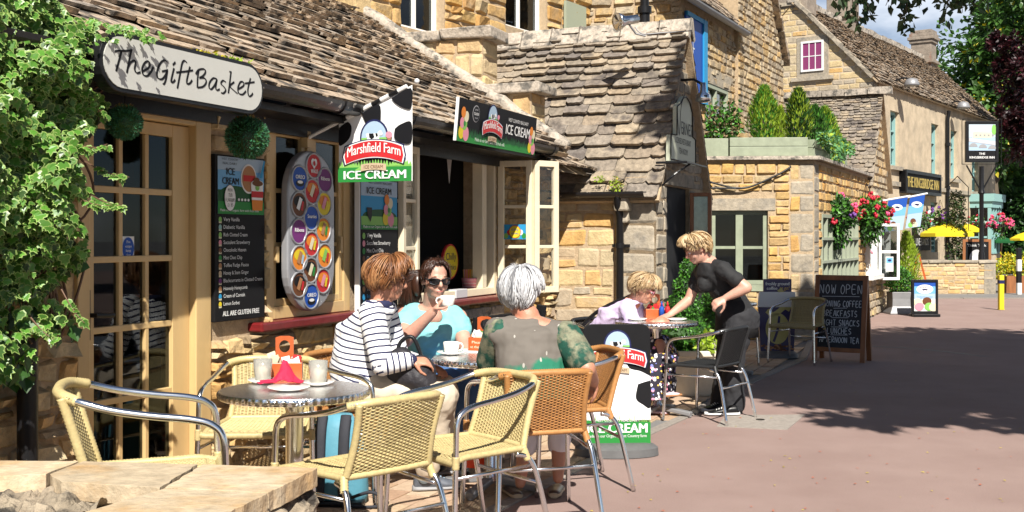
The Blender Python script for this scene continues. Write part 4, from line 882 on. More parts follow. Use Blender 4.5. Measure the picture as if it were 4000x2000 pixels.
# ================================================================ low slab topped wall in the left foreground
LW = .75
def LG(px, py): p = G(px, py, LW); return (p.x, p.y)
lw_ = thing('slab_wall', 'low rough stone wall topped with big pale sandstone slabs in the foreground', 'wall', (-1.5, 3.2, 0))
ra, rb = LG(1240, 1826), LG(868, 2012); dv = Vector((rb[0] - ra[0], rb[1] - ra[1])); rc = (ra[0] + dv.x * 2.2, ra[1] + dv.y * 2.2)
fl = LG(-520, 1798)
M = MB()
def lerp2(a, b, t): return (a[0] + (b[0] - a[0]) * t, a[1] + (b[1] - a[1]) * t)
js = [LG(1240, 1826), LG(782, 1812), LG(316, 1800), LG(-150, 1798), LG(-560, 1796)]; je = [LG(1052, 1920), LG(633, 1902), LG(200, 1848), LG(-270, 1890), LG(-700, 1890)]
mid = [LG(1052, 1920), LG(640, 1900), LG(640, 1900), LG(-270, 1890), LG(-700, 1890)]
g = .008
def sl(pts, h=0):                                  # slab with slightly broken edges
    o = []
    for i in range(len(pts)):
        a, b = pts[i], pts[(i + 1) % len(pts)]; L = math.hypot(b[0] - a[0], b[1] - a[1]); n = max(2, int(L / .035))
        for k in range(n): p = lerp2(a, b, k / n); q = .0 if k == 0 else 1; o.append((p[0] + ru(-.004, .004) * q, p[1] + ru(-.004, .004) * q))
    M.slab(o, LW - .055 + ru(-.003, .003), LW + h + ru(-.003, .003), 0, R_.random())
A1, B1, C1, D1, E1 = js
A2, B2_, C2 = LG(1048, 1922), LG(633, 1903), LG(150, 1866)
sl([(B1[0] + g, B1[1]), A1, A2, (B2_[0] + g, B2_[1] + .004)]); sl([(C1[0] + g, C1[1]), (B1[0] - g, B1[1]), (B2_[0] - g, B2_[1] + .004), (LG(240, 1880)[0], LG(240, 1880)[1]), LG(196, 1850)])
sl([D1, (C1[0] - g, C1[1]), (LG(190, 1850)[0] - g, LG(190, 1850)[1]), LG(-280, 1875)])
sl([(B2_[0] + .01, B2_[1] - g), (A2[0], A2[1] - g), rb, rc, (LG(240, 2300)[0], rc[1] + .05), LG(330, 1998)])
sl([E1, D1, LG(-285, 1876), LG(-900, 1876)])
s_ = M.build('slab', m_flag, lw_, bevel=.008)
M = MB()
def rough(p0, eu, ev, en, nu, nv, amp, sc, seed):   # broken stone surface: p0 + u*eu + v*ev pushed along en
    vs = []
    for i in range(nu + 1):
        for j in range(nv + 1):
            p = p0 + eu * (i / nu) + ev * (j / nv); q = p * sc + Vector((seed, 0, 0)); d = noise.voronoi(q)[0]; c = min(1.0, (d[1] - d[0]) * 2.6)
            vs.append(p + en * amp * (c * .8 - .55 + .55 * noise.noise(q * 2.2) + .28 * noise.noise(q * 6)))
    k = nv + 1
    for i in range(nu):
        for j in range(nv): M.add([vs[i * k + j], vs[(i + 1) * k + j], vs[(i + 1) * k + j + 1], vs[i * k + j + 1]], [(0, 1, 2, 3)], 0, .5 + .45 * noise.noise(vs[i * k + j] * 9))
e_ = Vector((rc[0] - ra[0], rc[1] - ra[1], 0)); n_ = Vector((-e_.y, e_.x, 0)).normalized(); n_ = n_ if n_.x > 0 else -n_
rough(Vector((ra[0] - .01, ra[1] + .0, LW - .045)), e_, Vector((0, 0, -LW + .05)), n_, 110, 46, .075, 7.5, 3)
rough(Vector((-.62, 3.44, LW - .045)), Vector((-.5, .02, 0)), Vector((0, 0, -.7)), Vector((0, 1, 0)), 30, 30, .05, 7.5, 5)
rough(Vector((-2.9, 2.3, LW - .038)), Vector((1.75, 0, 0)), Vector((0, .98, 0)), Vector((0, 0, 1)), 120, 70, .045, 11, 9)
M.slab([(ra[0] - .05, ra[1] - .03), (rc[0] - .06, rc[1]), (-3.2, rc[1]), (-3.2, 3.45)], -.02, LW - .085, 1, .2)
M.build('rubble_core', [m_rock, m_mortar], lw_)
# raised step hidden behind the low wall, under the nearest chair
M = MB(); M.slab([(-2.9, 3.5), (-.80, 3.5), (-.80, 4.33), (-2.4, 4.40), (-2.9, 4.35)], -.02, .15); tag(M.build('raised_step', m_flag, bevel=.01), 'raised sandstone step behind the low slab topped wall', 'step', kind='structure')
# stone wall and dark pipe left of the door
# ================================================================ signs on the shop
def shopart(w, step=.0015): return Art(SHOP, [], -w, step)
WS = .50
zt = (fz(489, 151, WS)[1] + fz(978, 258, WS)[1]) / 2; zb = (fz(466, 345, WS)[1] + fz(931, 421, WS)[1]) / 2; u0, u1 = uat(403, WS), uat(1021, WS)
def stadium(x0, x1, z0, z1, n=12, k=1.0):
    r = (z1 - z0) / 2 * k; o = []
    for i in range(n + 1): a = -math.pi / 2 + math.pi * i / n; o.append((x1 - r + r * math.cos(a), (z0 + z1) / 2 + (z1 - z0) / 2 * math.sin(a)))
    for i in range(n + 1): a = math.pi / 2 + math.pi * i / n; o.append((x0 + r + r * math.cos(a), (z0 + z1) / 2 + (z1 - z0) / 2 * math.sin(a)))
    return o
gs = thing('shop_sign', 'long white round ended shop sign with black handwritten lettering above the buff door', 'sign', S((u0 + u1) / 2, WS, zb))
M = MB(SHOP); M.prism(stadium(u0 - .02, u1 + .02, zb - .02, zt + .02), -WS + .001, -WS + .07); M.build('backboard', m_black, gs, bevel=.004)
m_face = mat('off_white_sign_face', (.50, .50, .46), .4, var=.05, scale=5, bump=.05)
M = MB(SHOP); M.prism(stadium(u0, u1, zb, zt), -WS - .004, -WS + .0005); M.build('face', m_face, gs)
A = shopart(WS + .004)
GB = [[(955, 432), (985, 426), (1040, 428), (1090, 424)], [(1012, 428), (990, 510), (966, 598)], [(1096, 412), (1083, 470), (1056, 612)], [(1062, 575), (1085, 528), (1118, 508), (1130, 525), (1122, 580), (1140, 612), (1172, 606)], [(1180, 602), (1232, 575), (1250, 540), (1235, 514), (1205, 530), (1184, 580), (1196, 628), (1228, 636), (1258, 605), (1280, 562)],
      [(1398, 524), (1372, 506), (1338, 530), (1310, 600), (1316, 652), (1350, 664), (1380, 630), (1396, 590)], [(1350, 600), (1402, 588)], [(1396, 590), (1385, 660), (1370, 702), (1356, 700)], [(1452, 572), (1438, 630), (1428, 684), (1446, 688), (1462, 668)], [(1464, 522), (1442, 546)],
      [(1562, 528), (1540, 510), (1520, 532), (1503, 620), (1480, 742)], [(1470, 608), (1545, 600), (1612, 590)], [(1586, 560), (1562, 660), (1562, 702), (1586, 698), (1604, 672)],
      [(1658, 592), (1650, 660), (1648, 734)], [(1634, 622), (1660, 586), (1704, 580), (1716, 604), (1696, 636), (1664, 654)], [(1664, 654), (1708, 656), (1722, 690), (1696, 726), (1648, 735)], [(1812, 664), (1782, 656), (1752, 690), (1746, 730), (1764, 748), (1792, 716), (1812, 672)], [(1812, 664), (1802, 730), (1812, 756), (1836, 748)],
      [(1888, 690), (1864, 676), (1846, 700), (1872, 730), (1886, 758), (1866, 782), (1846, 776)], [(1930, 604), (1920, 690), (1908, 782)], [(1916, 600), (1936, 606)], [(1958, 688), (1922, 722), (1956, 760), (1986, 786)], [(1990, 748), (2034, 720), (2034, 690), (2008, 690), (1988, 740), (1996, 782), (2028, 792), (2056, 764)], [(2094, 656), (2072, 750), (2080, 804), (2100, 802), (2114, 782)], [(2046, 700), (2090, 694), (2128, 688)]]
for st in GB: A.stroke([fz(x / 2.1467, y / 2.1467, WS) for x, y in st], .0105, 'black', 1, pen=rad(-25), k=6)
A.build(gs, 'lettering')
def tub(A, x, z, r, L):                           # paper ice cream tub on a poster
    A.poly([(x - r, z + r * 1.1), (x + r, z + r * 1.1), (x + r * .78, z - r * 1.5), (x - r * .78, z - r * 1.5)], 'white', L); A.poly([(x - r * .9, z - r * .5), (x + r * .9, z - r * .5), (x + r * .78, z - r * 1.5), (x - r * .78, z - r * 1.5)], 'orange', L + 1)
    A.rect(x - r * .95, z - r * .25, x + r * .95, z + r * .35, 'red', L + 1); A.disc(x, z + r * .75, r * .35, r * .35, 'lgreen', L + 1, 12); A.disc(x, z + r * 1.1, r, r * .35, 'white', L + 1, 16); A.disc(x, z + r * 1.12, r * .88, r * .28, 'brown', L + 2, 16); A.disc(x - r * .2, z + r * 1.4, r * .5, r * .3, 'brown', L + 3, 12)
def scoops(A, x, z, s, L):
    for dx, dz, r, c in ((-.5, .1, .62, 'yellow'), (.55, 0, .66, 'pink'), (.1, .95, .6, 'lgreen'), (.45, 1.65, .5, 'cream'), (-.45, 1.0, .5, 'pink'), (-.3, 2.0, .5, 'orange'), (.1, .95, .25, 'green')): A.disc(x + dx * s, z + dz * s, r * s, r * s * 1.08, c, L, 16); L += .12
FL = [('Very Vanilla', 'lgreen'), ('Diabetic Vanilla', 'teal'), ('Rich Clotted Cream', 'lgreen'), ('Succulent Strawberry', 'pink'), ('Chocoholic Heaven', 'brown'), ('Mint Choc Chip', 'green'), ('Toffee Fudge Fiasco', 'tan'), ('Honey & Stem Ginger', 'beige'), ('Blackcurrants in Clotted Cream', 'purple'), ('Heavenly Honeycomb', 'tan'), ('Cream of Cornish', 'skyb'), ('Lemon Sorbet', 'yellow')]
mb = thing('menu_board', 'tall black ice cream flavour board with picture poster between door and window', 'menu board', S(5.28, .03, .99))
M = MB(SHOP); M.bx(5.035, 5.50, -.045, -.012, .985, 1.915); M.build('board', m_blackm, mb, bevel=.003)
A = shopart(.046); x0, x1 = 5.055, 5.485
A.rect(x0, 1.585, x1, 1.905, 'pale', 1); A.rect(x0, 1.72, x1, 1.83, 'sky', 2); A.rect(x0, 1.585, x1, 1.72, 'dgreen', 2); A.disc(5.21, 1.70, .14, .045, 'dgreen', 3); A.rect(x0, 1.585, x1, 1.655, 'green', 3)
A.text('REAL DAIRY', 5.16, 1.862, .013, 'black', 4, .13); A.text('WEST COUNTRY', 5.16, 1.886, .013, 'black', 4, .15); A.text('ICE', 5.165, 1.805, .038, 'black', 4, .075, bold=.003); A.text('CREAM', 5.165, 1.752, .038, 'black', 4, .15, bold=.003)
A.disc(5.335, 1.79, .075, .085, 'white', 4); A.disc(5.335, 1.79, .066, .075, 'tan', 5); A.rect(5.28, 1.775, 5.39, 1.81, 'red', 6); tub(A, 5.41, 1.70, .06, 7); A.poly([(5.425, 1.80), (5.45, 1.80), (5.478, 1.90), (5.462, 1.90)], 'skyb', 12)
for i in range(4): A.disc(5.24 + i * .03, 1.668, .01, .008, 'white', 5, 8)
A.disc(5.155, 1.675, .052, .075, 'black', 6); A.disc(5.155, 1.675, .049, .072, 'white', 7)
for i, t in enumerate(('MINI', 'TUB', 'FLAVOURS', '£1.85')): A.hand(t, 5.155, 1.71 - i * .028, .018, 'black', 9, {0: .045, 1: .035, 2: .085, 3: .05}[i])
A.text('Made on an organic farm with fresh milk', 5.25, 1.60, .014, 'white', 5, .36)
for i, (t, c) in enumerate(FL):
    z_ = 1.545 - i * .0428; A.disc(5.078, z_ + .008, .014, .016, c, 1, 10); A.rect(5.066, z_ - .012, 5.09, z_ + .0, 'cream', 1); A.text(t, 5.108, z_, .021, 'white', 1, .0122 * len(t), 'l')
A.text('ALL ARE GLUTEN FREE', 5.27, 1.015, .028, 'white', 1, .34, bold=.002); A.build(mb)
# lolly shaped tin sign with round pictures
sl_ = thing('lolly_sign', 'silver lolly shaped sign with fifteen round ice lolly pictures on the window', 'sign', S(5.95, .1, .99))
m_tin = mat('silver_plastic', (.30, .305, .32), .38, .35, var=.05)
def lolly(e=0): return stadium(.995 - e, 1.995 + e, 5.685 - e, 6.215 + e, 16)
out = [(z_, x_) for x_, z_ in lolly()]
M = MB(SHOP); M.prism(out, -.085, -.03); sb = M.build('panel', m_tin, sl_, bevel=.012)
A = shopart(.086)
DS = [(1227, 648, 'red', 'WALLS'), (1172, 697, 'blue', 'OREO'), (1270, 704, 'purple', 'Ribena'), (1221, 748, 'red', ''), (1170, 799, 'brown', ''), (1267, 797, 'yellow', ''), (1218, 851, 'blue', 'Smarties'), (1169, 904, 'purple', 'Ribena'), (1264, 897, 'orange', ''), (1218, 954, 'red', ''), (1171, 1009, 'orange', ''), (1269, 1000, 'orange', ''), (1215, 1056, 'brown', ''), (1171, 1112, 'brown', ''), (1263, 1098, 'red', ''), (1217, 1158, 'blue', 'OREO')]
MR = MB(SHOP)
for x, y, c, t in DS:
    u, z_ = fz(x, y, .09); rx, rz = .082, .072
    MR.tube([(u + (rx + .004) * math.cos(a), -.086, z_ + (rz + .006) * math.sin(a)) for a in [2 * math.pi * i / 20 for i in range(20)]], .008, 6, closed=True)
    A.disc(u, z_, rx, rz, c, 1, 20)
    if t: A.text(t, u, z_ - .002 if t != 'WALLS' else z_ - .045, .024, 'white', 4, .1 if t != 'WALLS' else .08, bold=.002)
    if t == 'OREO': A.disc(u, z_ - .03, .045, .02, 'black', 3, 12); A.disc(u, z_ - .022, .03, .01, 'white', 4, 10)
    elif t == 'WALLS': A.disc(u - .014, z_ + .022, .02, .024, 'white', 3, 12); A.disc(u + .014, z_ + .022, .02, .024, 'white', 3, 12); A.poly([(u - .032, z_ + .014), (u + .032, z_ + .014), (u, z_ - .02)], 'white', 3); A.disc(u, z_ + .016, .014, .016, 'red', 4, 10)
    elif not t:
        A.disc(u, z_ + .02, .06, .035, {'red': 'orange', 'brown': 'black', 'yellow': 'orange', 'orange': 'yellow'}[c], 2, 14)
        k = Vector((.3, 1)).normalized(); A.stroke([(u - .02, z_ - .03), (u + .015, z_ + .04)], .034, R_.choice(('cream', 'pink', 'lgreen', 'tan', 'white')), 4); A.stroke([(u + .02, z_ - .035), (u + .035, z_ + .02)], .022, R_.choice(('red', 'pale', 'yellow', 'green')), 5)
A.build(sl_); MR.build('ring', m_tin, sl_, smooth=True)
# flag on a pole
fl = thing('shop_flag', 'black and white cow patterned ice cream flag on a slanting pole', 'flag', S(5.97, .03, 2.07))
FF = FR(S(5.97, 0, 0), rad(-22.5))
M = MB(FF); p0, p1 = Vector((.03, 0, 2.075)), Vector((.80, 0, 2.392))
for i in range(9):
    a, b = p0.lerp(p1, .0 if i == 0 else .30 + i * .0778 - .0778), p0.lerp(p1, .30 + i * .0778)
    M.tube([a, b], .011 if i == 0 else .0145, 8, m=0 if i % 2 == 0 else 1)
M.ell(p1 + Vector((.008, 0, .003)), .016, m=0); M.bx(-.0, .05, -.02, .02, 2.02, 2.12, 2); M.build('pole', [C['white'], m_black, m_tan], fl)
FX0, FX1, FZ0 = .262, .775, 1.795
def ftop(x): return 2.158 + (x - FX0) / (FX1 - FX0) * (2.375 - 2.158)
M = MB(FF); nx = 14; nzf = 10; vs = []
def fy(x, z): t = (x - FX0) / (FX1 - FX0); return .002 * math.sin(t * 7 + 1) * (1 - (z - FZ0) / .6) + .004
for i in range(nx + 1):
    x = FX0 + (FX1 - FX0) * i / nx
    for j in range(nzf + 1): z_ = FZ0 + (ftop(x) - FZ0) * j / nzf; vs.append((x, fy(x, z_), z_))
M.add(vs, [(i * (nzf + 1) + j, (i + 1) * (nzf + 1) + j, (i + 1) * (nzf + 1) + j + 1, i * (nzf + 1) + j + 1) for i in range(nx) for j in range(nzf)])
m_flagc = mat('white_flag_cloth', (.82, .82, .80), .8, thin=.15)
fo = M.build('cloth', m_flagc, fl, smooth=True)
A = Art(FF, [], -.003); fw_ = FX1 - FX0
def fpx(x, y): return FX0 + (x - 1363) / 254 * fw_, FZ0 + (712 - y) / 377 * (2.375 - FZ0)
def blob(A, pts, c, L): A.poly([(p.x, p.y) for p in smooth([fpx(x, y) for x, y in pts] + [fpx(*pts[0])], 4)[:-1]], c, L)
blob(A, [(1366, 492), (1395, 470), (1410, 490), (1405, 530), (1385, 556), (1365, 560)], 'black', 1); blob(A, [(1445, 440), (1505, 405), (1512, 470), (1504, 510), (1480, 512), (1465, 490)], 'black', 1); blob(A, [(1548, 385), (1614, 348), (1615, 425), (1590, 425), (1562, 405)], 'black', 1); blob(A, [(1560, 505), (1580, 488), (1615, 482), (1615, 560), (1580, 562), (1558, 540)], 'black', 1); blob(A, [(1440, 622), (1540, 622), (1552, 660), (1432, 660)], 'black', 1)
grass_edge(A, FX0, FX1, FZ0 + .05, .085, 'lgreen', 2); A.rect(FX0, FZ0, FX1, FZ0 + .09, 'green', 3); A.text('ICE CREAM', (FX0 + FX1) / 2, FZ0 + .018, .052, 'white', 5, fw_ * .84, bold=.006); x_, z_ = fpx(1490, 606); emblem(A, x_, z_, fw_ * .86, 3); 
for i, p in enumerate(A.M.v):                    # lay the print on the waving cloth
    q = FF.inverted() @ p; q.y += fy(q.x, q.z) - .004; A.M.v[i] = FF @ q
A.build(fl)
# banner above the counter window
BN = FR(S(7.17, .50, 0), rad(67.5)) @ Matrix.Translation((0, 0, 2.145)) @ Matrix.Rotation(rad(5), 4, 'X') @ Matrix.Translation((0, 0, -2.145)); BWd = 1.52; bnz0, bnz1 = 2.145, 2.455
bn = thing('shop_banner', 'long dark green ice cream banner board above the open counter window', 'banner', S(7.9, .45, 2.14))
M = MB(BN); M.bx(0, BWd, 0, .02, bnz0, bnz1); M.bx(-.008, .0, -.001, .021, bnz0, bnz1, 1); M.build('board', [m_blackm, C['white']], bn)
A = Art(BN, [], 0); grass_edge(A, 0, BWd, bnz0, .10, 'dgreen', 1, 60); grass_edge(A, 0, BWd, bnz0, .055, 'green', 2, 64); scoops(A, .10, bnz0 + .06, .075, 3); scoops(A, BWd - .09, bnz0 + .05, .07, 3)
A.disc(.30, bnz1 - .09, .062, .062, 'lgrey', 1); A.disc(.30, bnz1 - .09, .057, .057, 'black', 2); A.text('taste', .30, bnz1 - .10, .028, 'white', 3, .085); A.text('great', .30, bnz1 - .065, .014, 'lgrey', 3, .05); A.text('award', .30, bnz1 - .125, .012, 'lgrey', 3, .05)
emblem(A, .60, bnz0 + .125, .40, 3); A.text('WEST COUNTRY REAL DAIRY', 1.12, bnz1 - .085, .028, 'white', 3, .42); A.text('ICE CREAM', 1.12, bnz1 - .185, .078, 'white', 3, .5, bold=.004); A.text('Made on our family farm with fresh milk', .58, bnz0 + .022, .026, 'white', 5, .56); A.build(bn)
# second flavour board by the counter
m2 = thing('menu_board', 'narrow black flavour board with blue meadow poster beside the counter window', 'menu board', S(6.8, .06, .95))
M = MB(SHOP); M.bx(6.55, 7.08, -.075, -.045, .95, 1.86); M.bx(6.54, 6.55, -.078, -.04, .95, 1.86, 1); M.build('board', [m_blackm, C['white']], m2)
A = shopart(.076); x0, x1 = 6.56, 7.07; A.rect(x0, 1.51, x1, 1.85, 'skyb', 1); A.rect(x0, 1.74, x1, 1.85, 'pale', 2); A.disc(6.82, 1.60, .24, .05, 'dgreen', 2); A.rect(x0, 1.51, x1, 1.60, 'lgreen', 3); A.rect(x0, 1.51, x1, 1.54, 'green', 4); scoops(A, 6.93, 1.58, .07, 5); A.text('WEST COUNTRY REAL DAIRY', 6.82, 1.825, .016, 'black', 5, .34); A.text('ICE CREAM', 6.80, 1.755, .045, 'black', 6, .34, bold=.003); A.text('Made on our Organic farm with fresh milk', 6.82, 1.52, .018, 'white', 6, .48)
A.poly([(6.63, 1.66), (6.70, 1.66), (6.70, 1.60), (6.68, 1.56), (6.64, 1.60)], 'black', 5)
for i, (t, c) in enumerate([FL[0], FL[3], FL[5], FL[4], ('Rum & Raisin', 'tan'), ('Funky Banana', 'yellow'), ('Clotted Cream', 'lgreen'), ('Toffee Fudge', 'tan'), ('Brimming', 'skyb'), ('Bubbly', 'sky')]):
    z_ = 1.455 - i * .052; A.disc(6.60, z_ + .01, .02, .022, c, 1, 10); A.text(t, 6.64, z_, .028, 'white' if i < 8 else 'skyb', 1, .0165 * len(t), 'l')
A.build(m2)
# sticker on the casement, notice on the door
CA = FR(pA, rad(-17)); st = thing('sticker', 'bright blue and yellow ice drink sticker on the open casement pane', 'sticker', pA + Vector((.1, -.05, 1.5)))
M = MB(CA); M.bx(.055, .255, -.008, -.003, 1.44, 1.57); M.build('sheet', C['skyb'], st); A = Art(CA, [], -.0085); 
for i, c in enumerate(('lgreen', 'red', 'green', 'red', 'lgreen', 'white', 'green')): A.disc(.075 + i * .027, 1.47 + .03 * (i % 2), .02, .025, c, 1, 10)
A.disc(.155, 1.505, .055, .058, 'red', 2); A.disc(.155, 1.505, .05, .052, 'yellow', 3); A.text('chilly', .155, 1.515, .022, 'blue', 4, .07); A.text('drinks', .155, 1.483, .02, 'blue', 4, .07); A.build(st)
fe = thing('notice', 'small blue oval fire notice stuck inside the glazed door', 'notice', S(4.47, .0, 1.43)); x_, z_ = fz(523, 970)
M = MB(SHOP); M.bx(x_ - .045, x_ + .045, .038, .042, z_ - .06, z_ + .06); M.build('sheet', C['white'], fe); A = shopart(-.037); A.disc(x_, z_, .042, .056, 'blue', 1)
for i, t in enumerate(('Fire', 'escape', 'keep', 'clear')): A.text(t, x_, z_ + .026 - i * .022, .014, 'white', 2, (.026, .045, .036, .036)[i])
A.build(fe)
# things in the dim counter opening
for i, (x, y, s_) in enumerate(((1752, 610, .8), (1838, 615, 1.5))):
    u, z_ = fz(x, y, -.35); M = MB(SHOP); M.prism([(u - .07 * s_, z_ + .03), (u + .07 * s_, z_ + .03), (u, z_ - .24)], .34, .345); M.build('cloth', C['white'], tag(thing('pennant', 'white triangular pennant hanging in the counter window ' + ('near the left casement' if i == 0 else 'with a dark hat print'), 'pennant', S(u, -.35, z_ - .2)), 'white triangular pennant hanging in the counter window ' + ('seen edge on near the left' if i == 0 else 'with a dark hat print')))
    if i: A = shopart(-.338); A.disc(u, z_ - .02, .045, .012, 'black', 1); A.disc(u, z_ - .01, .025, .02, 'black', 2); A.build(bpy.data.objects['pennant.001'])
u, z_ = fz(1752, 1022, -.2); dd = thing('drinks_sign', 'round yellow and red drinks sign inside the counter window', 'sign', S(u, -.2, z_ - .14)); M = MB(SHOP); M.lathe([(.15, 0), (.15, .02), (0, .02)], (u, .2, z_), 24, Matrix.Rotation(rad(90), 3, 'X')); M.build('disc', C['red'], dd); A = shopart(-.179); A.disc(u, z_, .135, .135, 'yellow', 1); A.text('Chilly', u, z_ + .015, .06, 'navy', 2, .2); A.text('drinks', u, z_ - .07, .05, 'navy', 2, .19); A.build(dd)
u, _ = fz(1835, 1120, -.12); M = MB(SHOP); M.lathe([(.055, 0), (.075, .15), (.078, .15), (.07, .14), (.052, .01)], (u, .12, .955), 20); 
for i in range(5): M.lathe([(.0585 + i * .0035, 0), (.0592 + i * .0035, .003)], (u, .12, .975 + i * .028), 20, m=1)
bk = M.build('straw_bucket', [C['pink'], C['white']], smooth=True); tag(bk, 'pink striped paper bucket of drinking straws on the counter', 'bucket'); 
for i in range(26):
    a = ru(0, 6.28); r = ru(0, .055); tag_m = MB(); p = S(u + r * math.cos(a), -.12 - r * math.sin(a), .97)
    tag_m.tube([p, p + Vector((ru(-.012, .012), ru(-.01, .01), .21))], .003, 5); tag_m.build('straw', C[R_.choice(('gold', 'pink', 'purple', 'orange'))], bk)
u, _ = fz(1790, 1135, -.02); tag(MB(SHOP).bx(u - .12, u + .10, -.02, .10, .957, 1.03, r=.5).build('cutlery_box', C['lgrey'], bevel=.006), 'grey plastic cutlery box on the red counter sill', 'box')
# leaning dark board with the emblem under the counter
lb = thing('leaning_board', 'black swing sign with dairy emblem leaning under the red counter sill', 'sign', S(8.0, .25, 0)); LBF = FR(S(7.62, .34, 0), rad(60)) @ Matrix.Rotation(rad(8), 4, 'X')
M = MB(LBF); M.bx(0, 1.05, 0, .03, .0, .86); M.bx(1.02, 1.08, -.02, .05, 0, .9); M.build('board', m_blackm, lb, bevel=.006); A = Art(LBF, [], 0); emblem(A, .36, .5, .5, 1); A.build(lb)
# ================================================================ tea room signs
vsn = thing('pub_style_sign', 'sage shaped sign with black outline bracketed on the dark tea room gable', 'sign', VG @ Vector((.8, -.1, 2.17)))
VGs = VG @ Matrix.Translation((0, -.10, 0))
ol = [(2607, 628), (2609, 526), (2633, 530), (2634, 413), (2648, 400), (2660, 378), (2673, 374), (2687, 398), (2697, 440), (2699, 538), (2711, 551), (2711, 650)]
pl_ = [loc(VGs, *p) for p in ol]; M = MB(VGs); M.prism(pl_, -.02, .015); M.build('board', mat('sage_sign_board', (.42, .44, .33), .5), vsn)
A = Art(VGs, [], -.021); cx = sum(p[0] for p in pl_) / len(pl_); cz = sum(p[1] for p in pl_) / len(pl_); A.M.tube([VGs.inverted() @ (VGs @ Vector((cx + (a - cx) * .94, -.024, cz + (b - cz) * .95))) for a, b in pl_], .007, 4, closed=True, m=A.mi('black'))
(xa, za), (xb, zb_) = loc(VGs, 2640, 490), loc(VGs, 2697, 500); A.text('ERNES', (xa + xb) / 2 + .06, za - .07, .13, 'black', 1, (xb - xa) * .74); A.stroke([(xa - .03, za + .15), (xa + .06, za - .09), (xa + .13, za + .2), (xa + .3, za + .36)], .022, 'black', 1)
xm = (pl_[0][0] + pl_[-1][0]) / 2; A.text('LICENSED RESTAURANT', xm, pl_[0][1] + .20, .06, 'black', 1, .66); A.text('TEA ROOM', xm, pl_[0][1] + .10, .06, 'black', 1, .36); A.text('&', xm, pl_[0][1] + .30, .07, 'black', 1); A.build(vsn)
M = MB(VG); xl = pl_[0][0]; M.tube([(xl - .05, .0, pl_[0][1] - .02), (xl - .05, -.30, pl_[0][1] - .02), (xl + .8, -.3, pl_[0][1] - .02)], .012, 6); M.tube(smooth([(xl - .05, -.02, pl_[0][1] - .28), (xl - .05, -.18, pl_[0][1] - .14), (xl + .1, -.3, pl_[0][1] - .03)], 6), .010, 6); M.build('bracket', m_black, vsn)
gl = thing('gable_lamp', 'small chrome lamp on the dark tea room gable above its sign', 'lamp', VG @ Vector((1.1, -.15, 3.0))); x_, z_ = loc(VGs, 2695, 385); M = MB(VG @ Matrix.Translation((x_, -.24, z_))); M.lathe([(.03, .16), (.035, .06), (.075, .03), (.085, -.03), (.04, -.05), (0, -.05)], n=16); M.build('lamp_head', m_alu, gl, smooth=True); M = MB(VG @ Matrix.Translation((x_, -.24, z_))); M.tube([(0, 0, .14), (0, .1, .2), (0, .25, .2)], .014, 6); M.build('arm', m_black, gl)
mc = P(2738, 900, 12.05); MC = FR((mc.x, mc.y, 0), rad(-14)); mcb = thing('menu_case', 'brown wooden glazed menu case beside the tea room door', 'menu case', (mc.x, mc.y, 1.2)); M = MB(MC)
for a, b, c, d in ((-.115, -.075, 1.18, 1.94), (.075, .115, 1.18, 1.94), (-.075, .075, 1.18, 1.22), (-.075, .075, 1.90, 1.94)): M.bx(a, b, -.05, .05, c, d)
M.build('frame', m_oak, mcb, bevel=.005); M = MB(MC); M.bx(-.075, .075, .0, .04, 1.22, 1.9); A = M.build('menu_sheet', mat('menu_paper', (.30, .42, .36), .6, var=.3, scale=12), mcb); M = MB(MC); M.bx(-.075, .075, -.02, -.016, 1.22, 1.9); M.build('pane', m_clear, mcb)
sp = thing('spotlight', 'silver spotlight on the tea room roof ridge', 'lamp', P(2410, 85, 11.3)); q = P(2410, 85, 11.15); M = MB(Matrix.Translation(q) @ Matrix.Rotation(rad(-62), 4, 'Z') @ Matrix.Rotation(rad(-78), 4, 'X')); M.lathe([(.0, .26), (.045, .25), (.05, .10), (.085, .03), (.09, 0), (.075, .01), (0, .03)], n=18); M.build('lamp_head', m_alu, sp, smooth=True); M = MB(); M.tube([q + Vector((.1, .05, .02)), q + Vector((.2, .1, -.1)), q + Vector((.3, .12, -.12))], .012, 6); M.tube(smooth([q + Vector((.18, 0, -.05)), q + Vector((.25, -.05, -.13)), q + Vector((.45, -.05, -.12)), q + Vector((.75, -.0, -.09))], 6), .006, 5); M.build('cable', m_galv, sp)
vp = P(2518, 95, 12.6); M = MB(); M.tube([(vp.x, vp.y, vp.z - .5), (vp.x, vp.y, vp.z + .12)], .06, 12); M.tube([(vp.x, vp.y, vp.z + .12), (vp.x, vp.y, vp.z + .2)], .08, 12); M.tube([(vp.x, vp.y, vp.z + .2), (vp.x, vp.y, vp.z + .5)], .05, 12); tag(M.build('vent_pipe', m_black, smooth=True, auto=40), 'black cast iron vent pipe standing behind the tea room ridge', 'pipe')
M = MB(); cb = [PF @ Vector((.45, -.06, 2.38)), PF @ Vector((.9, -.07, 2.22)), PF @ Vector((1.3, -.07, 2.16)), PF @ Vector((1.75, -.06, 2.34)), PF @ Vector((1.95, -.04, 2.46))]; M.tube(smooth(cb, 8), .014, 6); M.tube(smooth([PF @ Vector((.3, -.1, 2.05)), PF @ Vector((.7, -.09, 2.15)), PF @ Vector((1.25, -.07, 2.15))], 6), .012, 6); tag(M.build('cable', m_black, smooth=True), 'black cable looping across the golden stone bay', 'cable')
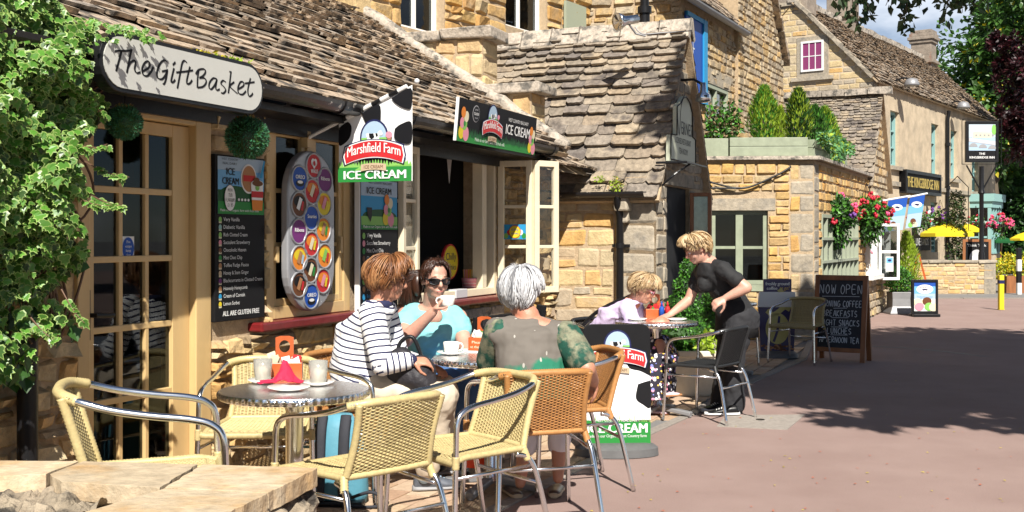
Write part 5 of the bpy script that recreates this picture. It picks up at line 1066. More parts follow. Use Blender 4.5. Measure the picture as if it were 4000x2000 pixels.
# ================================================================ cafe chairs
KS = 1.066
def wrap(M, path, r, step=.006, n=8, m=0, k=6):
    p = smooth(path, k); L = [0]
    for a, b in zip(p, p[1:]): L.append(L[-1] + (b - a).length)
    N = max(4, int(L[-1] / step)); out = []; j = 0
    for i in range(N + 1):
        d = L[-1] * i / N
        while j < len(L) - 2 and L[j + 1] < d: j += 1
        out.append(p[j].lerp(p[j + 1], (d - L[j]) / max(1e-6, L[j + 1] - L[j])))
    M.tube(out, [r * (1.0 if i % 2 else .86) for i in range(len(out))], n, m=m)
def weave(M, fn, rows, cols, r=.0034, amp=.0030, wr=.0044, seg=2):
    """rows of cane passing in front of and behind upright canes"""
    def nrm(u, v):
        e = .02; a = fn(min(1, u + e), v) - fn(max(0, u - e), v); b = fn(u, min(1, v + e)) - fn(u, max(0, v - e)); return a.cross(b).normalized()
    for j in range(rows):
        v = (j + .5) / rows; pts = []
        for i in range(cols * seg + 1):
            u = i / (cols * seg); ph = math.pi * (u * cols + j); pts.append(fn(u, v) + nrm(u, v) * (amp * math.cos(ph)))
        M.tube(pts, r, 4, rnd=R_.random())
    for i in range(cols):
        u = (i + .5) / cols; M.tube([fn(u, j / 14) for j in range(15)], wr, 4, rnd=R_.random())
def make_chair(label, mw, loc_, rz, group=None):
    t = thing('cafe_chair', label, 'chair', loc_, rz, group); k = KS
    def c(*a): return Vector(a) * k
    M = MB(); half = [c(.285, -.245, 0), c(.275, -.232, .25), c(.268, -.222, .46), c(.266, -.215, .585), c(.262, -.185, .63), c(.258, -.12, .652), c(.252, 0, .668), c(.246, .12, .69), c(.225, .215, .718), c(.17, .262, .731), c(.08, .283, .735)]
    full = half + [Vector((-p.x, p.y, p.z)) for p in half[::-1]]
    M.tube(smooth(full, 5), .0125 * k, 10); M.build('arm_rail', m_alu, t, smooth=True, local=True)
    for s in (-1, 1):
        M = MB(); M.tube(smooth([c(s * .215, .13, .415), c(s * .222, .19, .395), c(s * .235, .235, .30), c(s * .262, .30, 0)], 5), .0125 * k, 10); M.build('leg', m_alu, t, smooth=True, local=True)
    M = MB(); M.tube([c(-.237, .243, .28), c(.237, .243, .28)], .0085 * k, 8); M.tube([c(-.27, -.228, .36), c(-.222, .2, .36)], .0085 * k, 8); M.tube([c(.27, -.228, .36), c(.222, .2, .36)], .0085 * k, 8); M.build('stretcher', m_alu, t, smooth=True, local=True)
    def seat(u, v):
        y = -.225 + v * .40; w = .245 - .035 * v; e = abs(u * 2 - 1); sag = -.014 * (1 - e * e) * math.sin(math.pi * min(1, v * 1.1)) - .016 * max(0, (.12 - v) / .12)
        return c((u * 2 - 1) * w, y, .437 + sag)
    def back(u, v):
        x = (u * 2 - 1) * (.205 - .012 * math.sin(math.pi * v)); e = u * 2 - 1
        return c(x, .178 + .085 * v + (1 - e * e) * (.012 + .022 * v), .442 + .286 * v)
    M = MB(); weave(M, seat, 56, 24); wrap(M, [seat(0, v / 6) for v in range(7)], .015 * k); wrap(M, [seat(1, v / 6) for v in range(7)], .015 * k); wrap(M, [c(-.262, -.215, .432)] + [seat(u / 6, 0) for u in range(7)] + [c(.262, -.215, .432)], .017 * k)
    for s in (-1, 1): wrap(M, [c(s * .268, -.222, .452), c(s * .269, -.224, .40)], .0175 * k)
    M.build('seat', mw, t, smooth=True, local=True)
    M = MB(); weave(M, back, 42, 22)
    for u in (0, 1): wrap(M, [back(u, v / 6) for v in range(7)], .0165 * k)
    wrap(M, [back(u / 6, 0) for u in range(7)], .015 * k); tops = smooth(full, 5); wrap(M, [c(-.225, .215, .718), c(-.17, .262, .731), c(-.08, .283, .735), c(.08, .283, .735), c(.17, .262, .731), c(.225, .215, .718)], .0185 * k)
    for s in (-1, 1): wrap(M, [c(s * .21, .17, .445), c(s * .222, .19, .385)], .018 * k)
    M.build('backrest', mw, t, smooth=True, local=True)
    return t
def face(dx, dy): return math.atan2(dy, dx) + math.pi / 2    # chair front is local -y
GY = 'cafe chairs on the terrace'
ch0 = make_chair('yellow wicker aluminium chair behind the slab topped wall at far left', m_wy, (-1.27, 3.93, .15), face(.955, .30), GY)
PO = {'yellow_wicker': m_wo}; PB = {'yellow_wicker': m_wb}; PV = {'yellow_wicker': m_wv}
dup(ch0, (-1.31, 5.88, 0), face(.03, -1), 'yellow wicker chair with its back to the shop wall behind the left table', GY)
dup(ch0, (-.655, 4.84, 0), face(-.70, .715), 'yellow wicker chair nearest the camera with its back turned, beside the left table', GY)
dup(ch0, (-.23, 5.29, 0), face(-.80, -.60), 'empty yellow wicker chair next to the grey haired woman', GY)
dup(ch0, (.10, 5.80, 0), face(-.30, .955), 'tan wicker chair the grey haired woman sits on', GY, PO)
dup(ch0, (.32, 6.58, 0), face(-.97, -.24), 'empty tan wicker chair in front of the swing sign', GY, PO)
chG = dup(ch0, (-.84, 6.36, 0), face(.90, -.42), 'tan wicker chair the woman in stripes sits on', GY, PO)
chH = dup(ch0, (.84, 9.66, 0), face(.80, -.60), 'black wicker chair the woman in lilac sits on', GY, PB)
dup(ch0, (1.575, 8.98, 0), face(-.80, .60), 'empty black wicker chair in front of the standing waitress', GY, PB)
chJ = dup(ch0, (3.36, 13.0, 0), face(-.62, -.78), 'olive wicker chair in front of the coffee cup sign and chalkboard', GY, PV)
chK = dup(ch0, (2.44, 12.75, 0), face(.45, -.89), 'olive wicker chair half hidden behind the waitress', GY, PV)
chP2 = dup(ch0, (-.42, 7.36, 0), face(.25, -.97), 'tan wicker chair the woman in turquoise sits on', GY, PO)
for c_ in (chJ, chK, chH): c_.scale = (.94, .94, .94)
bpy.data.objects['cafe_chair.008'].scale = (.94, .94, .94)
# ================================================================ tables
m_top = mat('swirled_steel_table_top', (.78, .78, .79), .26, 1.0, var=.25, scale=40, bump=.25, bscale=60)
def make_table(label, loc_, h=.767, r=.335):
    t = thing('cafe_table', label, 'table', loc_, 0, 'round steel tables on the terrace'); M = MB(); M.lathe([(0, h - .022), (r - .02, h - .022), (r, h - .03), (r + .004, h - .012), (r - .002, h - .001), (r - .012, h), (0, h)], n=48); M.build('table_top', m_top, t, smooth=True, local=True, auto=35)
    M = MB(); ring = lambda z_, k_, e_: [((r + e_ + k_ * math.cos(60 * q_)) * math.cos(q_), (r + e_ + k_ * math.cos(60 * q_)) * math.sin(q_), z_) for q_ in [2 * math.pi * i / 360 for i in range(360)]]; rows = [ring(h - .034, .0, -.004), ring(h - .028, .0025, .003), ring(h - .012, .003, .005), ring(h - .003, .001, .002)]; M.add([p for q_ in rows for p in q_], [(j * 360 + i, j * 360 + (i + 1) % 360, (j + 1) * 360 + (i + 1) % 360, (j + 1) * 360 + i) for j in range(3) for i in range(360)])
    M.build('rim', m_alu, t, smooth=True, local=True)
    M = MB(); M.lathe([(.055, h - .06), (.04, h - .10), (.04, .10), (.06, .06)], n=20); M.bx(-.16, .16, -.03, .03, h - .04, h - .023); M.build('column', m_alu, t, smooth=True, local=True, auto=30)
    M = MB()
    for i in range(4): a = math.pi / 4 + i * math.pi / 2; R = Matrix.Rotation(a, 3, 'Z'); M.box(R @ Vector((.17, 0, .045)), (.28, .06, .035), R @ Matrix.Rotation(rad(7), 3, 'Y')); M.lathe([(.02, 0), (.02, .02), (.012, .025)], R @ Vector((.29, 0, 0)), 10)
    M.build('base', m_galv, t, local=True, bevel=.008); return t
TA, TB, TC, TD = Vector((-.985, 5.04, 0)), Vector((-.12, 6.42, 0)), Vector((1.19, 9.16, 0)), Vector((2.27, 11.9, 0))
t0 = make_table('round steel cafe table with mugs, red napkin and wooden caddy beside the yellow chairs', TA)
dup(t0, TB, .4, 'round steel cafe table between the three seated women', 'round steel tables on the terrace'); dup(t0, TC, .2, 'round steel cafe table between the woman in lilac and the waitress', 'round steel tables on the terrace'); dup(t0, TD, .3, 'round steel cafe table behind the waitress beside the coffee cup sign', 'round steel tables on the terrace')
# ================================================================ things on the tables
TH = .768
m_china = mat('white_china', (.80, .78, .72), .25, coat=.3); m_mug = mat('milky_glass', (.80, .78, .70), .10, trans=.7)
def saucer(p, r, label, cat='saucer', nm='saucer'):
    M = MB(Matrix.Translation(p)); M.lathe([(r * .5, 0), (r * .62, .004), (r, .016), (r * .99, .020), (r * .6, .009), (0, .007)], n=28); return tag(M.build(nm, m_china, smooth=True), label, cat, 'china on the cafe tables')
def mug(p, label, hz, glass_=True, r=.042, h=.105):
    t = thing('mug' if glass_ else 'cup', label, 'mug' if glass_ else 'cup', p, 0, 'cups and mugs on the cafe tables'); M = MB(Matrix.Translation(p)); M.lathe([(r * .8, 0), (r * .86, .004), (r, h * .5), (r * 1.05, h), (r * 1.0, h), (r * .92, h * .5), (r * .75, .008), (0, .008)], n=24); M.build('bowl', m_mug if glass_ else m_china, t, smooth=True)
    M = MB(Matrix.Translation(p) @ Matrix.Rotation(hz, 4, 'Z')); M.tube(smooth([(r, 0, h * .82), (r + .022, 0, h * .8), (r + .03, 0, h * .5), (r + .018, 0, h * .22), (r * .92, 0, h * .2)], 5), .005, 7); M.build('handle', m_clear if glass_ else m_china, t, smooth=True)
    if glass_: M = MB(Matrix.Translation(p)); M.lathe([(0, .01), (r * .74, .01), (r * .80, h * .34), (0, h * .34)], n=20); M.build('foam', mat('coffee_foam', (.74, .66, .52), .7), t, smooth=True)
    return t
q = G(1027, 1497, TH); saucer(q, .07, 'white saucer under the left glass mug with small red napkin near'); mug(q + Vector((0, 0, .009)), 'empty frothy glass mug left of the wooden caddy', rad(190))
q = G(1243, 1505, TH); saucer(q, .075, 'white saucer under the right glass mug on the left table'); mug(q + Vector((0, 0, .009)), 'empty frothy glass mug right of the wooden caddy', rad(185))
q = G(1128, 1525, TH); saucer(q, .095, 'white plate with red napkin at the front of the left table', 'plate', 'plate')
def napkin(p, m, label):
    M = MB(Matrix.Translation(p)); n = 12; vs = []
    for i in range(n):
        for j in range(n):
            x, y = (i / (n - 1) - .5) * .20, (j / (n - 1) - .5) * .11; z_ = .012 + .10 * math.exp(-((x - .02) ** 2 + (y - .02) ** 2) / .0012) + .03 * abs(noise.noise(Vector((x * 28, y * 30, 3)))); vs.append((x + ru(-.004, .004), y + ru(-.004, .004), z_))
    M.add(vs, [(i * n + j, (i + 1) * n + j, (i + 1) * n + j + 1, i * n + j + 1) for i in range(n - 1) for j in range(n - 1)]); return tag(M.build('napkin', m), label, 'napkin')
napkin(G(1095, 1512, TH) + Vector((0, 0, .008)), mat('red_paper_napkin', (.50, .015, .06), .8, thin=.1), 'crumpled crimson paper napkin standing up on the front plate')
def caddy(p, rz, label, words=False):
    t = thing('condiment_caddy', label, 'caddy', p, rz, 'wooden caddies on the cafe tables'); Mx = Matrix.Translation(p) @ Matrix.Rotation(rz, 4, 'Z')
    M = MB(Mx)
    for a, b, c_, d in ((-.085, .085, -.05, -.04), (-.085, .085, .04, .05), (-.085, -.075, -.04, .04), (.075, .085, -.04, .04)): M.bx(a, b, c_, d, 0, .085)
    M.bx(-.075, .075, -.04, .04, 0, .01); M.build('box', m_wood, t, bevel=.003)
    M = MB(Mx); o = [(-.045, .01), (.045, .01), (.045, .17), (.036, .20), (.018, .212), (-.018, .212), (-.036, .20), (-.045, .17)]; hole = [(.026 * math.cos(2 * math.pi * i / 16), .16 + .03 * math.sin(2 * math.pi * i / 16)) for i in range(16)]
    oo = []                                       # ring of the handle plate around its round hole
    for i in range(16):
        a = 2 * math.pi * i / 16; dx, dz = math.cos(a), math.sin(a); tx = .043 / max(abs(dx), 1e-3); tz = (.05 if dz > 0 else .06) / max(abs(dz), 1e-3); s_ = min(tx, tz, .062); oo.append((dx * s_, .16 + dz * s_))
    n = 16; vs = [(x, -.006, z_) for x, z_ in oo] + [(x, -.006, z_) for x, z_ in hole] + [(x, .006, z_) for x, z_ in oo] + [(x, .006, z_) for x, z_ in hole]
    M.add(vs, [(i, (i + 1) % n, n + (i + 1) % n, n + i) for i in range(n)] + [(2 * n + i, 3 * n + i, 3 * n + (i + 1) % n, 2 * n + (i + 1) % n) for i in range(n)] + [(i, 2 * n + i, 2 * n + (i + 1) % n, (i + 1) % n) for i in range(n)] + [(n + i, n + (i + 1) % n, 3 * n + (i + 1) % n, 3 * n + i) for i in range(n)]); M.bx(-.043, .043, -.006, .006, .01, .105); M.build('handle', m_wood, t)
    for i in range(9): M = MB(Mx); M.box((ru(-.06, .06), ru(-.03, .03) - .01, .09 + ru(0, .02)), (.04, .006, .045), Matrix.Rotation(ru(-.5, .5), 3, 'Y') @ Matrix.Rotation(ru(-.4, .4), 3, 'X')); M.build('sachet', C[R_.choice(('white', 'cream', 'gold', 'green', 'red', 'white', 'cream'))], t)
    if words: A = Art(Mx, [], -.0505); A.text('Please pay', 0, .05, .016, 'cream', 1, .12); A.text('at the counter', 0, .022, .016, 'cream', 1, .14); A.build(t, 'lettering')
    return t
caddy(G(1112, 1482, TH), rad(8), 'orange wooden condiment caddy with sachets on the left table'); caddy(G(1892, 1372, TH), rad(-20), 'orange wooden caddy with painted words on the middle table', True)
M = MB(Matrix.Translation(G(1902, 1372, TH) + Vector((0, -.02, .17)))); M.lathe([(.026, -.008), (.026, .008), (0, .008)], (0, 0, 0), 18, Matrix.Rotation(rad(90), 3, 'X')); M.build('knob', m_black, bpy.data.objects['condiment_caddy.001'])
q = G(1763, 1385, TH); saucer(q, .085, 'white saucer and cup at the left edge of the middle table'); mug(q + Vector((0, 0, .009)), 'white china cup standing on its saucer on the middle table', rad(30), False, .045, .065)
q = G(1850, 1372, TH); M = MB(Matrix.Translation(q) @ Matrix.Rotation(rad(-25), 4, 'Z')); M.bx(-.10, .10, -.07, .07, .001, .006, j=.001); tag(M.build('napkin', C['white']), 'flat white paper napkin on the middle table', 'napkin')
caddy(G(2560, 1246, .768) + Vector((0, .05, 0)), rad(5), 'orange wooden caddy with sauce sachets on the far table'); 
for i, (x, c_) in enumerate(((2601, 'red'), (2578, 'blue'))):
    q = G(x, 1248, .768) + Vector((.02, .04, 0)); t_ = thing('sauce_bottle', ('red' if i == 0 else 'blue') + ' plastic sauce bottle on the far table', 'bottle', q); M = MB(Matrix.Translation(q)); M.lathe([(.022, 0), (.022, .09), (.012, .11)], n=14); M.build('bottle', C[c_], t_, smooth=True); M = MB(Matrix.Translation(q)); M.lathe([(.012, .11), (.004, .15), (0, .15)], n=12); M.build('nozzle', C[c_], t_, smooth=True)
q = G(2640, 1252, .768); saucer(q, .09, 'white plate by the waitress hand on the far table', 'plate', 'plate'); q = G(2490, 1252, .768); saucer(q, .08, 'white plate in front of the woman in lilac', 'plate', 'plate')
q = Vector((TD.x - .05, TD.y - .12, .768)); M = MB(Matrix.Translation(q)); M.lathe([(.06, 0), (.065, .03), (.055, .035), (.05, .01), (0, .01)], n=20); M.lathe([(.03, .035), (.032, .08), (0, .08)], n=16); tag(M.build('ashtray', m_galv, smooth=True), 'round grey lidded ashtray on the table behind the waitress', 'ashtray')
# ================================================================ free standing signs
bp = G(2408, 1775); SF = FR((bp.x, bp.y, 0), rad(3)); sw = thing('swing_sign', 'black and white cow patterned ice cream swing sign on a heavy rubber base', 'sign', bp)
Yp = bp.y; pxm = Yp / F; SW_ = 265 * pxm; SH0, SH1 = CAMH - (1745 - HY) * pxm, CAMH - (1266 - HY) * pxm
def rrect(x0, x1, z0, z1, r, n=6, bot=True):
    o = []
    for cx, cz, a0 in ((x1 - r, z1 - r, 0), (x0 + r, z1 - r, 90)): o += [(cx + r * math.cos(rad(a0 + 90 * i / n)), cz + r * math.sin(rad(a0 + 90 * i / n))) for i in range(n + 1)]
    return o + ([(x0, z0), (x1, z0)])
hw = SW_ / 2
M = MB(SF); M.prism(rrect(-hw, hw, SH0, SH1, .06), -.012, .012); M.build('panel', m_blackm, sw, bevel=.004)
A = Art(SF, [], -.0125); m_w2 = flat('white_print_panel', (.80, .81, .82), .35)
def spx(x, y): return -hw + (x - 2262) / 268 * SW_, SH1 - (y - 1266) / 479 * (SH1 - SH0)
A.poly([(p.x, p.y) for p in smooth([spx(2270, 1440), spx(2330, 1425), spx(2420, 1415), spx(2450, 1440), spx(2490, 1450), spx(2530, 1470)], 5)] + [spx(2530, 1640), spx(2262, 1640)], m_w2, 1)
A.poly([(p.x, p.y) for p in smooth([spx(2480, 1500), spx(2520, 1488), spx(2530, 1495), spx(2530, 1590), spx(2500, 1580), spx(2472, 1555), spx(2480, 1500)], 5)], 'black', 2)
A.poly([(p.x, p.y) for p in smooth([spx(2300, 1500), spx(2330, 1490), spx(2345, 1520), spx(2320, 1550), spx(2298, 1535), spx(2300, 1500)], 5)], 'black', 2)
grass_edge(A, -hw, hw, SH0, spx(0, 1620)[1] - SH0, 'lgreen', 3, 40); A.poly([(-hw, SH0), (hw, SH0), (hw, spx(0, 1648)[1]), (-hw, spx(0, 1640)[1])], 'green', 4)
x_, z_ = spx(2398, 1405); emblem(A, x_, z_, SW_ * .90, 4, False); A.text('WEST COUNTRY REAL DAIRY', 0, spx(0, 1645)[1], .02, 'white', 6, SW_ * .66); A.text('ICE CREAM', .0, spx(0, 1688)[1], .062, 'white', 6, SW_ * .88, bold=.007); A.text('Made on our Organic West Country farm', 0, spx(0, 1706)[1], .02, 'white', 6, SW_ * .88); A.build(sw)
m_rub = mat('grey_rubber', (.10, .10, .10), .6, var=.15, scale=12, bump=.2); M = MB(SF); M.loft([((0, 0, .0), (.285, 0, 0), (0, .15, 0)), ((0, 0, .05), (.28, 0, 0), (0, .145, 0)), ((0, 0, .072), (.25, 0, 0), (0, .10, 0)), ((0, 0, .08), (.22, 0, 0), (0, .04, 0))], 36); M.build('base', m_rub, sw, smooth=True, auto=40)
# coffee cup sign
cp = G(3035, 1395); CF = FR((cp.x, cp.y, 0), rad(2)); cs = thing('coffee_sign', 'tall take away coffee cup shaped sign with purple print', 'sign', cp); cw = 75 * cp.y / F; pm = cp.y / F; cz0, cz1, cz2, cz3 = .05, CAMH - (1200 - HY) * pm, CAMH - (1140 - HY) * pm, CAMH - (1090 - HY) * pm
M = MB(CF); M.prism([(-cw * .86, cz0), (cw * .86, cz0), (cw, cz1), (-cw, cz1)], -.02, .02); m_pur = mat('purple_print', (.022, .016, .09), .35); M.build('cup', m_pur, cs, bevel=.006)
M = MB(CF); M.prism([(-cw * 1.02, cz1), (cw * 1.02, cz1), (cw * .98, cz1 + .09), (cw * .93, cz2), (-cw * .93, cz2), (-cw * .98, cz1 + .09)], -.025, .025); M.build('lid', C['pale'] if False else C['white'], cs, bevel=.008)
M = MB(CF); M.bx(-cw * .72, cw * .75, -.012, .012, cz2, cz3); M.build('top_panel', m_pur, cs); A = Art(CF, [], -.0125); A.text('freshly ground', 0, cz3 - .075, .04, 'white', 1, cw * 1.25, bold=.004); A.text('coffee', -cw * .28, cz3 - .13, .04, 'white', 1, cw * .55, bold=.004); A.text('to go!', cw * .35, cz3 - .13, .045, 'gold', 1, cw * .5, shear=.25); 
A.y = -.0205; m_gold = flat('olive_gold_print', (.45, .40, .14), .5); A.disc(-.0, cz0 + .30, cw * .62, .19, m_gold, 1); A.stroke([(-cw * .2, cz0 + .14), (0, cz0 + .28), (cw * .1, cz0 + .45)], .03, m_pur, 2)
A.stroke([(-cw * .55, cz0 + .52), (-cw * .2, cz0 + .47), (cw * .3, cz0 + .55), (cw * .7, cz0 + .62), (cw * .5, cz0 + .52)], .06, m_gold, 1); A.stroke([(-cw * .5, cz0 + .66), (-cw * .1, cz0 + .62), (cw * .25, cz0 + .7), (cw * .1, cz0 + .78)], .06, m_gold, 1)
for i in range(70): A.disc(ru(-cw * .84, cw * .84), cz0 + ru(.0, .10), .016, .011, R_.choice(('brown', 'tan')), 2 + i * .02, 7)
A.build(cs); M = MB(CF); M.loft([((0, 0, 0), (.26, 0, 0), (0, .2, 0)), ((0, 0, .05), (.25, 0, 0), (0, .18, 0)), ((0, 0, .08), (.2, 0, 0), (0, .1, 0))], 28); M.build('base', m_rub, cs, smooth=True, auto=40)
# chalkboard
c0, c1 = G(3172, 1406), G(3378, 1418); cf = math.atan2(c1.y - c0.y, c1.x - c0.x); CH = FR((c0.x, c0.y, 0), cf) @ Matrix.Rotation(rad(-9), 4, 'X'); cwid = (c1 - c0).length; cht = 1.02
cbt = thing('chalkboard', 'wooden A-frame chalkboard listing morning coffee and breakfasts', 'chalkboard', (c0 + c1) / 2)
M = MB(CH); M.bx(0, .055, -.02, .02, 0, cht); M.bx(cwid - .055, cwid, -.02, .02, 0, cht); M.bx(.055, cwid - .055, -.018, .018, cht - .06, cht); M.bx(.055, cwid - .055, -.018, .018, .11, .16); M.build('frame', m_oak, cbt, bevel=.003); M = MB(CH); M.bx(.055, cwid - .055, -.006, .006, .16, cht - .06); M.build('slate_panel', mat('chalk_dusted_slate', (.018, .020, .026), .75, var=.35, scale=4), cbt)
CH2 = FR((c0.x, c0.y, 0), cf) @ Matrix.Translation((0, .32, 0)) @ Matrix.Rotation(rad(9), 4, 'X'); M = MB(CH2); M.bx(0, .055, -.02, .02, 0, cht); M.bx(cwid - .055, cwid, -.02, .02, 0, cht); M.bx(.055, cwid - .055, -.01, .01, .16, cht - .02); M.build('back_frame', m_oak, cbt)
A = Art(CH, [], -.0065); xm = cwid / 2
for t, z_, h, w in (('NOW OPEN', .80, .105, .50), ('MORNING COFFEE', .645, .07, .50), ('BREAKFASTS', .53, .07, .40), ('LIGHT SNACKS', .42, .07, .46), ('LUNCHES', .325, .065, .28), ('AFTERNOON TEA', .22, .065, .46)): A.hand(t, xm, z_, h, 'chalk', 1, w, th=.008)
for z_, w in ((.765, .44), (.625, .16), (.512, .2), (.402, .2), (.308, .2)): A.stroke([(xm - w / 2, z_), (xm + w / 2, z_ + .006)], .006, 'chalk', 1)
A.build(cbt, 'chalk_lettering')
# pavement sign with ice cream scoops and the small A-frame behind it
b0, b1 = G(3560, 1236), G(3662, 1241); bf = FR((b0.x, b0.y, 0), 0); bw_ = (b1 - b0).length; pm = b0.y / F; bh = (1236 - 1092) * pm
bt = thing('pavement_sign', 'black framed pavement sign with blue ice cream poster beside grey planters', 'sign', (b0 + b1) / 2); M = MB(bf)
for a, b, c_, d in ((0, .045, 0, bh), (bw_ - .045, bw_, 0, bh), (.045, bw_ - .045, bh - .05, bh), (.045, bw_ - .045, .0, .10)): M.bx(a, b, -.03, .03, c_, d)
M.bx(-.0, bw_, -.14, .14, 0, .05); M.build('frame', m_black, bt, bevel=.006); M = MB(bf); M.bx(.045, bw_ - .045, -.01, .01, .10, bh - .05); M.build('poster', C['white'], bt); A = Art(bf, [], -.011); xm = bw_ / 2; A.rect(.045, bh * .48, bw_ - .045, bh - .05, 'pale', 1); A.rect(.045, bh * .62, bw_ - .045, bh - .05, 'sky', 2); A.rect(.045, bh * .82, bw_ - .045, bh - .05, 'blue', 3); A.disc(xm, bh * .74, bw_ * .32, .085, 'white', 4); A.text('BENNETTS', xm, bh * .77, .032, 'navy', 5, bw_ * .42); A.poly([(xm - .07, bh * .73), (xm - .02, bh * .755), (xm + .06, bh * .74), (xm + .03, bh * .70), (xm + .0, bh * .715), (xm - .03, bh * .69), (xm - .03, bh * .72)], 'navy', 5)
A.text('Traditional ice cream', xm, bh * .52, .025, 'sky', 4, bw_ * .6); A.text('made on the farm', xm, bh * .47, .025, 'sky', 4, bw_ * .5)
for dx, dz, c_ in ((-.1, .05, 'pink'), (.08, .05, 'lgreen'), (.04, .15, 'brown'), (-.12, .13, 'cream'), (.16, .04, 'cream')): A.disc(xm + dx, bh * .12 + dz + .05, .085, .075, c_, 4 + dx * 3)
A.build(bt)
a0 = G(3655, 1200); AF = FR((a0.x - .25, a0.y + .3, 0), rad(70)); ab = thing('small_a_frame', 'orange wooden A-frame blackboard standing behind the pavement sign', 'chalkboard', a0); ht = 1.15
for s_ in (-1, 1):
    T_ = AF @ Matrix.Translation((0, s_ * .28, 0)) @ Matrix.Rotation(rad(s_ * 14), 4, 'X'); M = MB(T_); M.bx(-.25, -.2, -.02, .02, 0, ht); M.bx(.2, .25, -.02, .02, 0, ht); M.bx(-.2, .2, -.02, .02, ht - .06, ht); M.bx(-.2, .2, -.02, .02, .25, .3); M.build('frame', m_wood, ab); M = MB(T_); M.bx(-.2, .2, -.008, .008, .3, ht - .06); bo_ = M.build('board', m_blackm, ab)
    if s_ < 0: A = Art(T_, [], -.009); [A.stroke([(-.15, .45 + i * .09), (-.02, .47 + i * .09), (.13, .45 + i * .09)], .014, 'chalk', 1) for i in range(7)]; A.build(ab, 'chalk_writing')
# inn sign on its post
pp = P(3834, 1020, 29.6); ps = thing('inn_sign', 'inn sign picture of a bridge on a tall black lamp post style pole', 'sign', (pp.x, pp.y, 0)); zt_ = CAMH + (HY - 650) * 29.6 / F; M = MB(Matrix.Translation((pp.x, pp.y, 0))); M.lathe([(.13, 0), (.13, .3), (.085, .5), (.085, 1.0), (.06, 1.1), (.055, zt_ - .75), (.09, zt_ - .7), (.06, zt_ - .6), (.06, zt_)], n=14); M.build('post', m_black, ps, smooth=True, auto=40)
px = 29.6 / F; IX = Matrix.Translation((pp.x, pp.y, 0)); sx0, sx1, sz0, sz1 = (3771 - 3834) * px, (3898 - 3834) * px, CAMH + (HY - 634) * px, CAMH + (HY - 474) * px
M = MB(IX)
for s_ in (-1, 1): M.tube([(s_ * .4, 0, zt_ + .03), (0, 0, zt_ - .68)], .022, 6)
M.tube([(sx0 - .09, 0, sz0 - .05), (sx1 + .09, 0, sz0 - .05), (sx1 + .09, 0, sz1 + .06), (sx0 - .09, 0, sz1 + .06)], .014, 6, closed=True); M.build('bracket', m_black, ps); M = MB(IX)
for a, b, c_, d in ((sx0, sx0 + .07, sz0, sz1), (sx1 - .07, sx1, sz0, sz1), (sx0, sx1, sz1 - .07, sz1), (sx0, sx1, sz0, sz0 + .06)): M.bx(a, b, -.05, .05, c_, d, j=.0008)
M.bx(sx0 + .07, sx1 - .07, -.03, .03, sz0 + .06, sz1 - .07); M.build('panel', m_black, ps, bevel=.006); A = Art(IX, [], -.031); ix0, ix1, iz0, iz1 = sx0 + .08, sx1 - .08, sz0 + .31, sz1 - .08; A.rect(ix0, iz0, ix1, iz1, 'pale', 1); A.rect(ix0, iz0 + .35, ix1, iz1, flat('pale_sky_print', (.40, .47, .52), .6), 2); A.rect(ix0 + .1, iz0 + .34, ix1 - .1, iz0 + .48, 'cream', 3); A.poly([(ix0 + .1, iz0 + .48), (ix0 + .3, iz0 + .56), (ix1 - .1, iz0 + .5)], 'lgrey', 4); A.disc(ix1 - .04, iz0 + .55, .06, .14, 'lgreen', 4); A.poly([(ix0, iz0 + .24), (ix1, iz0 + .14), (ix1, iz0 + .24), (ix0, iz0 + .34)], 'lgrey', 5)
for i in range(3): A.disc(ix0 + .12 + i * .25, iz0 + .10 - i * .03, .11, .10, 'grey', 4, 14, 0, 180)
for i in range(5): A.rect(ix0 + .17 + i * .11, iz0 + .38, ix0 + .22 + i * .11, iz0 + .43, 'grey', 5)
A.text('THE', 0, sz0 + .20, .055, 'white', 1, .16, bold=.004); A.text('KINGSBRIDGE INN', 0, sz0 + .10, .06, 'white', 1, .66, bold=.004); A.build(ps)
# bollards
y0 = G(3910, 1210); yb = thing('bollard', 'short yellow bollard with dark reflective band on the footpath', 'bollard', y0); M = MB(Matrix.Translation(y0)); M.bx(-.055, .055, -.055, .055, 0, .02); M.bx(-.048, .048, -.048, .048, .02, .70); M.build('body', C['yellow'], yb, bevel=.015); M = MB(Matrix.Translation(y0)); M.bx(-.051, .051, -.051, .051, .53, .60); M.build('band', C['navy'], yb)
y0 = P(3980, 1147, 28.6); y0.z = 0; wb = thing('marker_post', 'slim post banded black and white beside the yellow shrubs', 'post', y0); M = MB(Matrix.Translation(y0))
for i in range(4): M.bx(-.055, .055, -.055, .055, .0 + i * .3, .298 + i * .3, i % 2)
M.build('post', [C['white'], m_black], wb, bevel=.01)
# parasols
def parasol(p, r, zc, c, label, n=8):
    t = thing('parasol', label, 'parasol', (p.x, p.y, 0), 0, 'parasols on the inn forecourt'); M = MB(Matrix.Translation((p.x, p.y, 0))); vs = [(0, 0, zc)]; fs = []
    for i in range(n):
        a = 2 * math.pi * i / n; vs.append((r * .55 * math.cos(a), r * .55 * math.sin(a), zc - r * .18)); vs.append((r * math.cos(a), r * math.sin(a), zc - r * .42)); vs.append((r * math.cos(a), r * math.sin(a), zc - r * .55))
    for i in range(n): j = (i + 1) % n; A1, A2, A3, B1_, B2b, B3b = 1 + i * 3, 2 + i * 3, 3 + i * 3, 1 + j * 3, 2 + j * 3, 3 + j * 3; fs += [(0, A1, B1_), (A1, A2, B2b, B1_), (A2, A3, B3b, B2b)]
    M.add(vs, fs); M.build('canopy', C[c], t); M = MB(Matrix.Translation((p.x, p.y, 0))); M.tube([(0, 0, 0), (0, 0, zc + .05)], .025, 8); M.build('pole', m_oak, t)
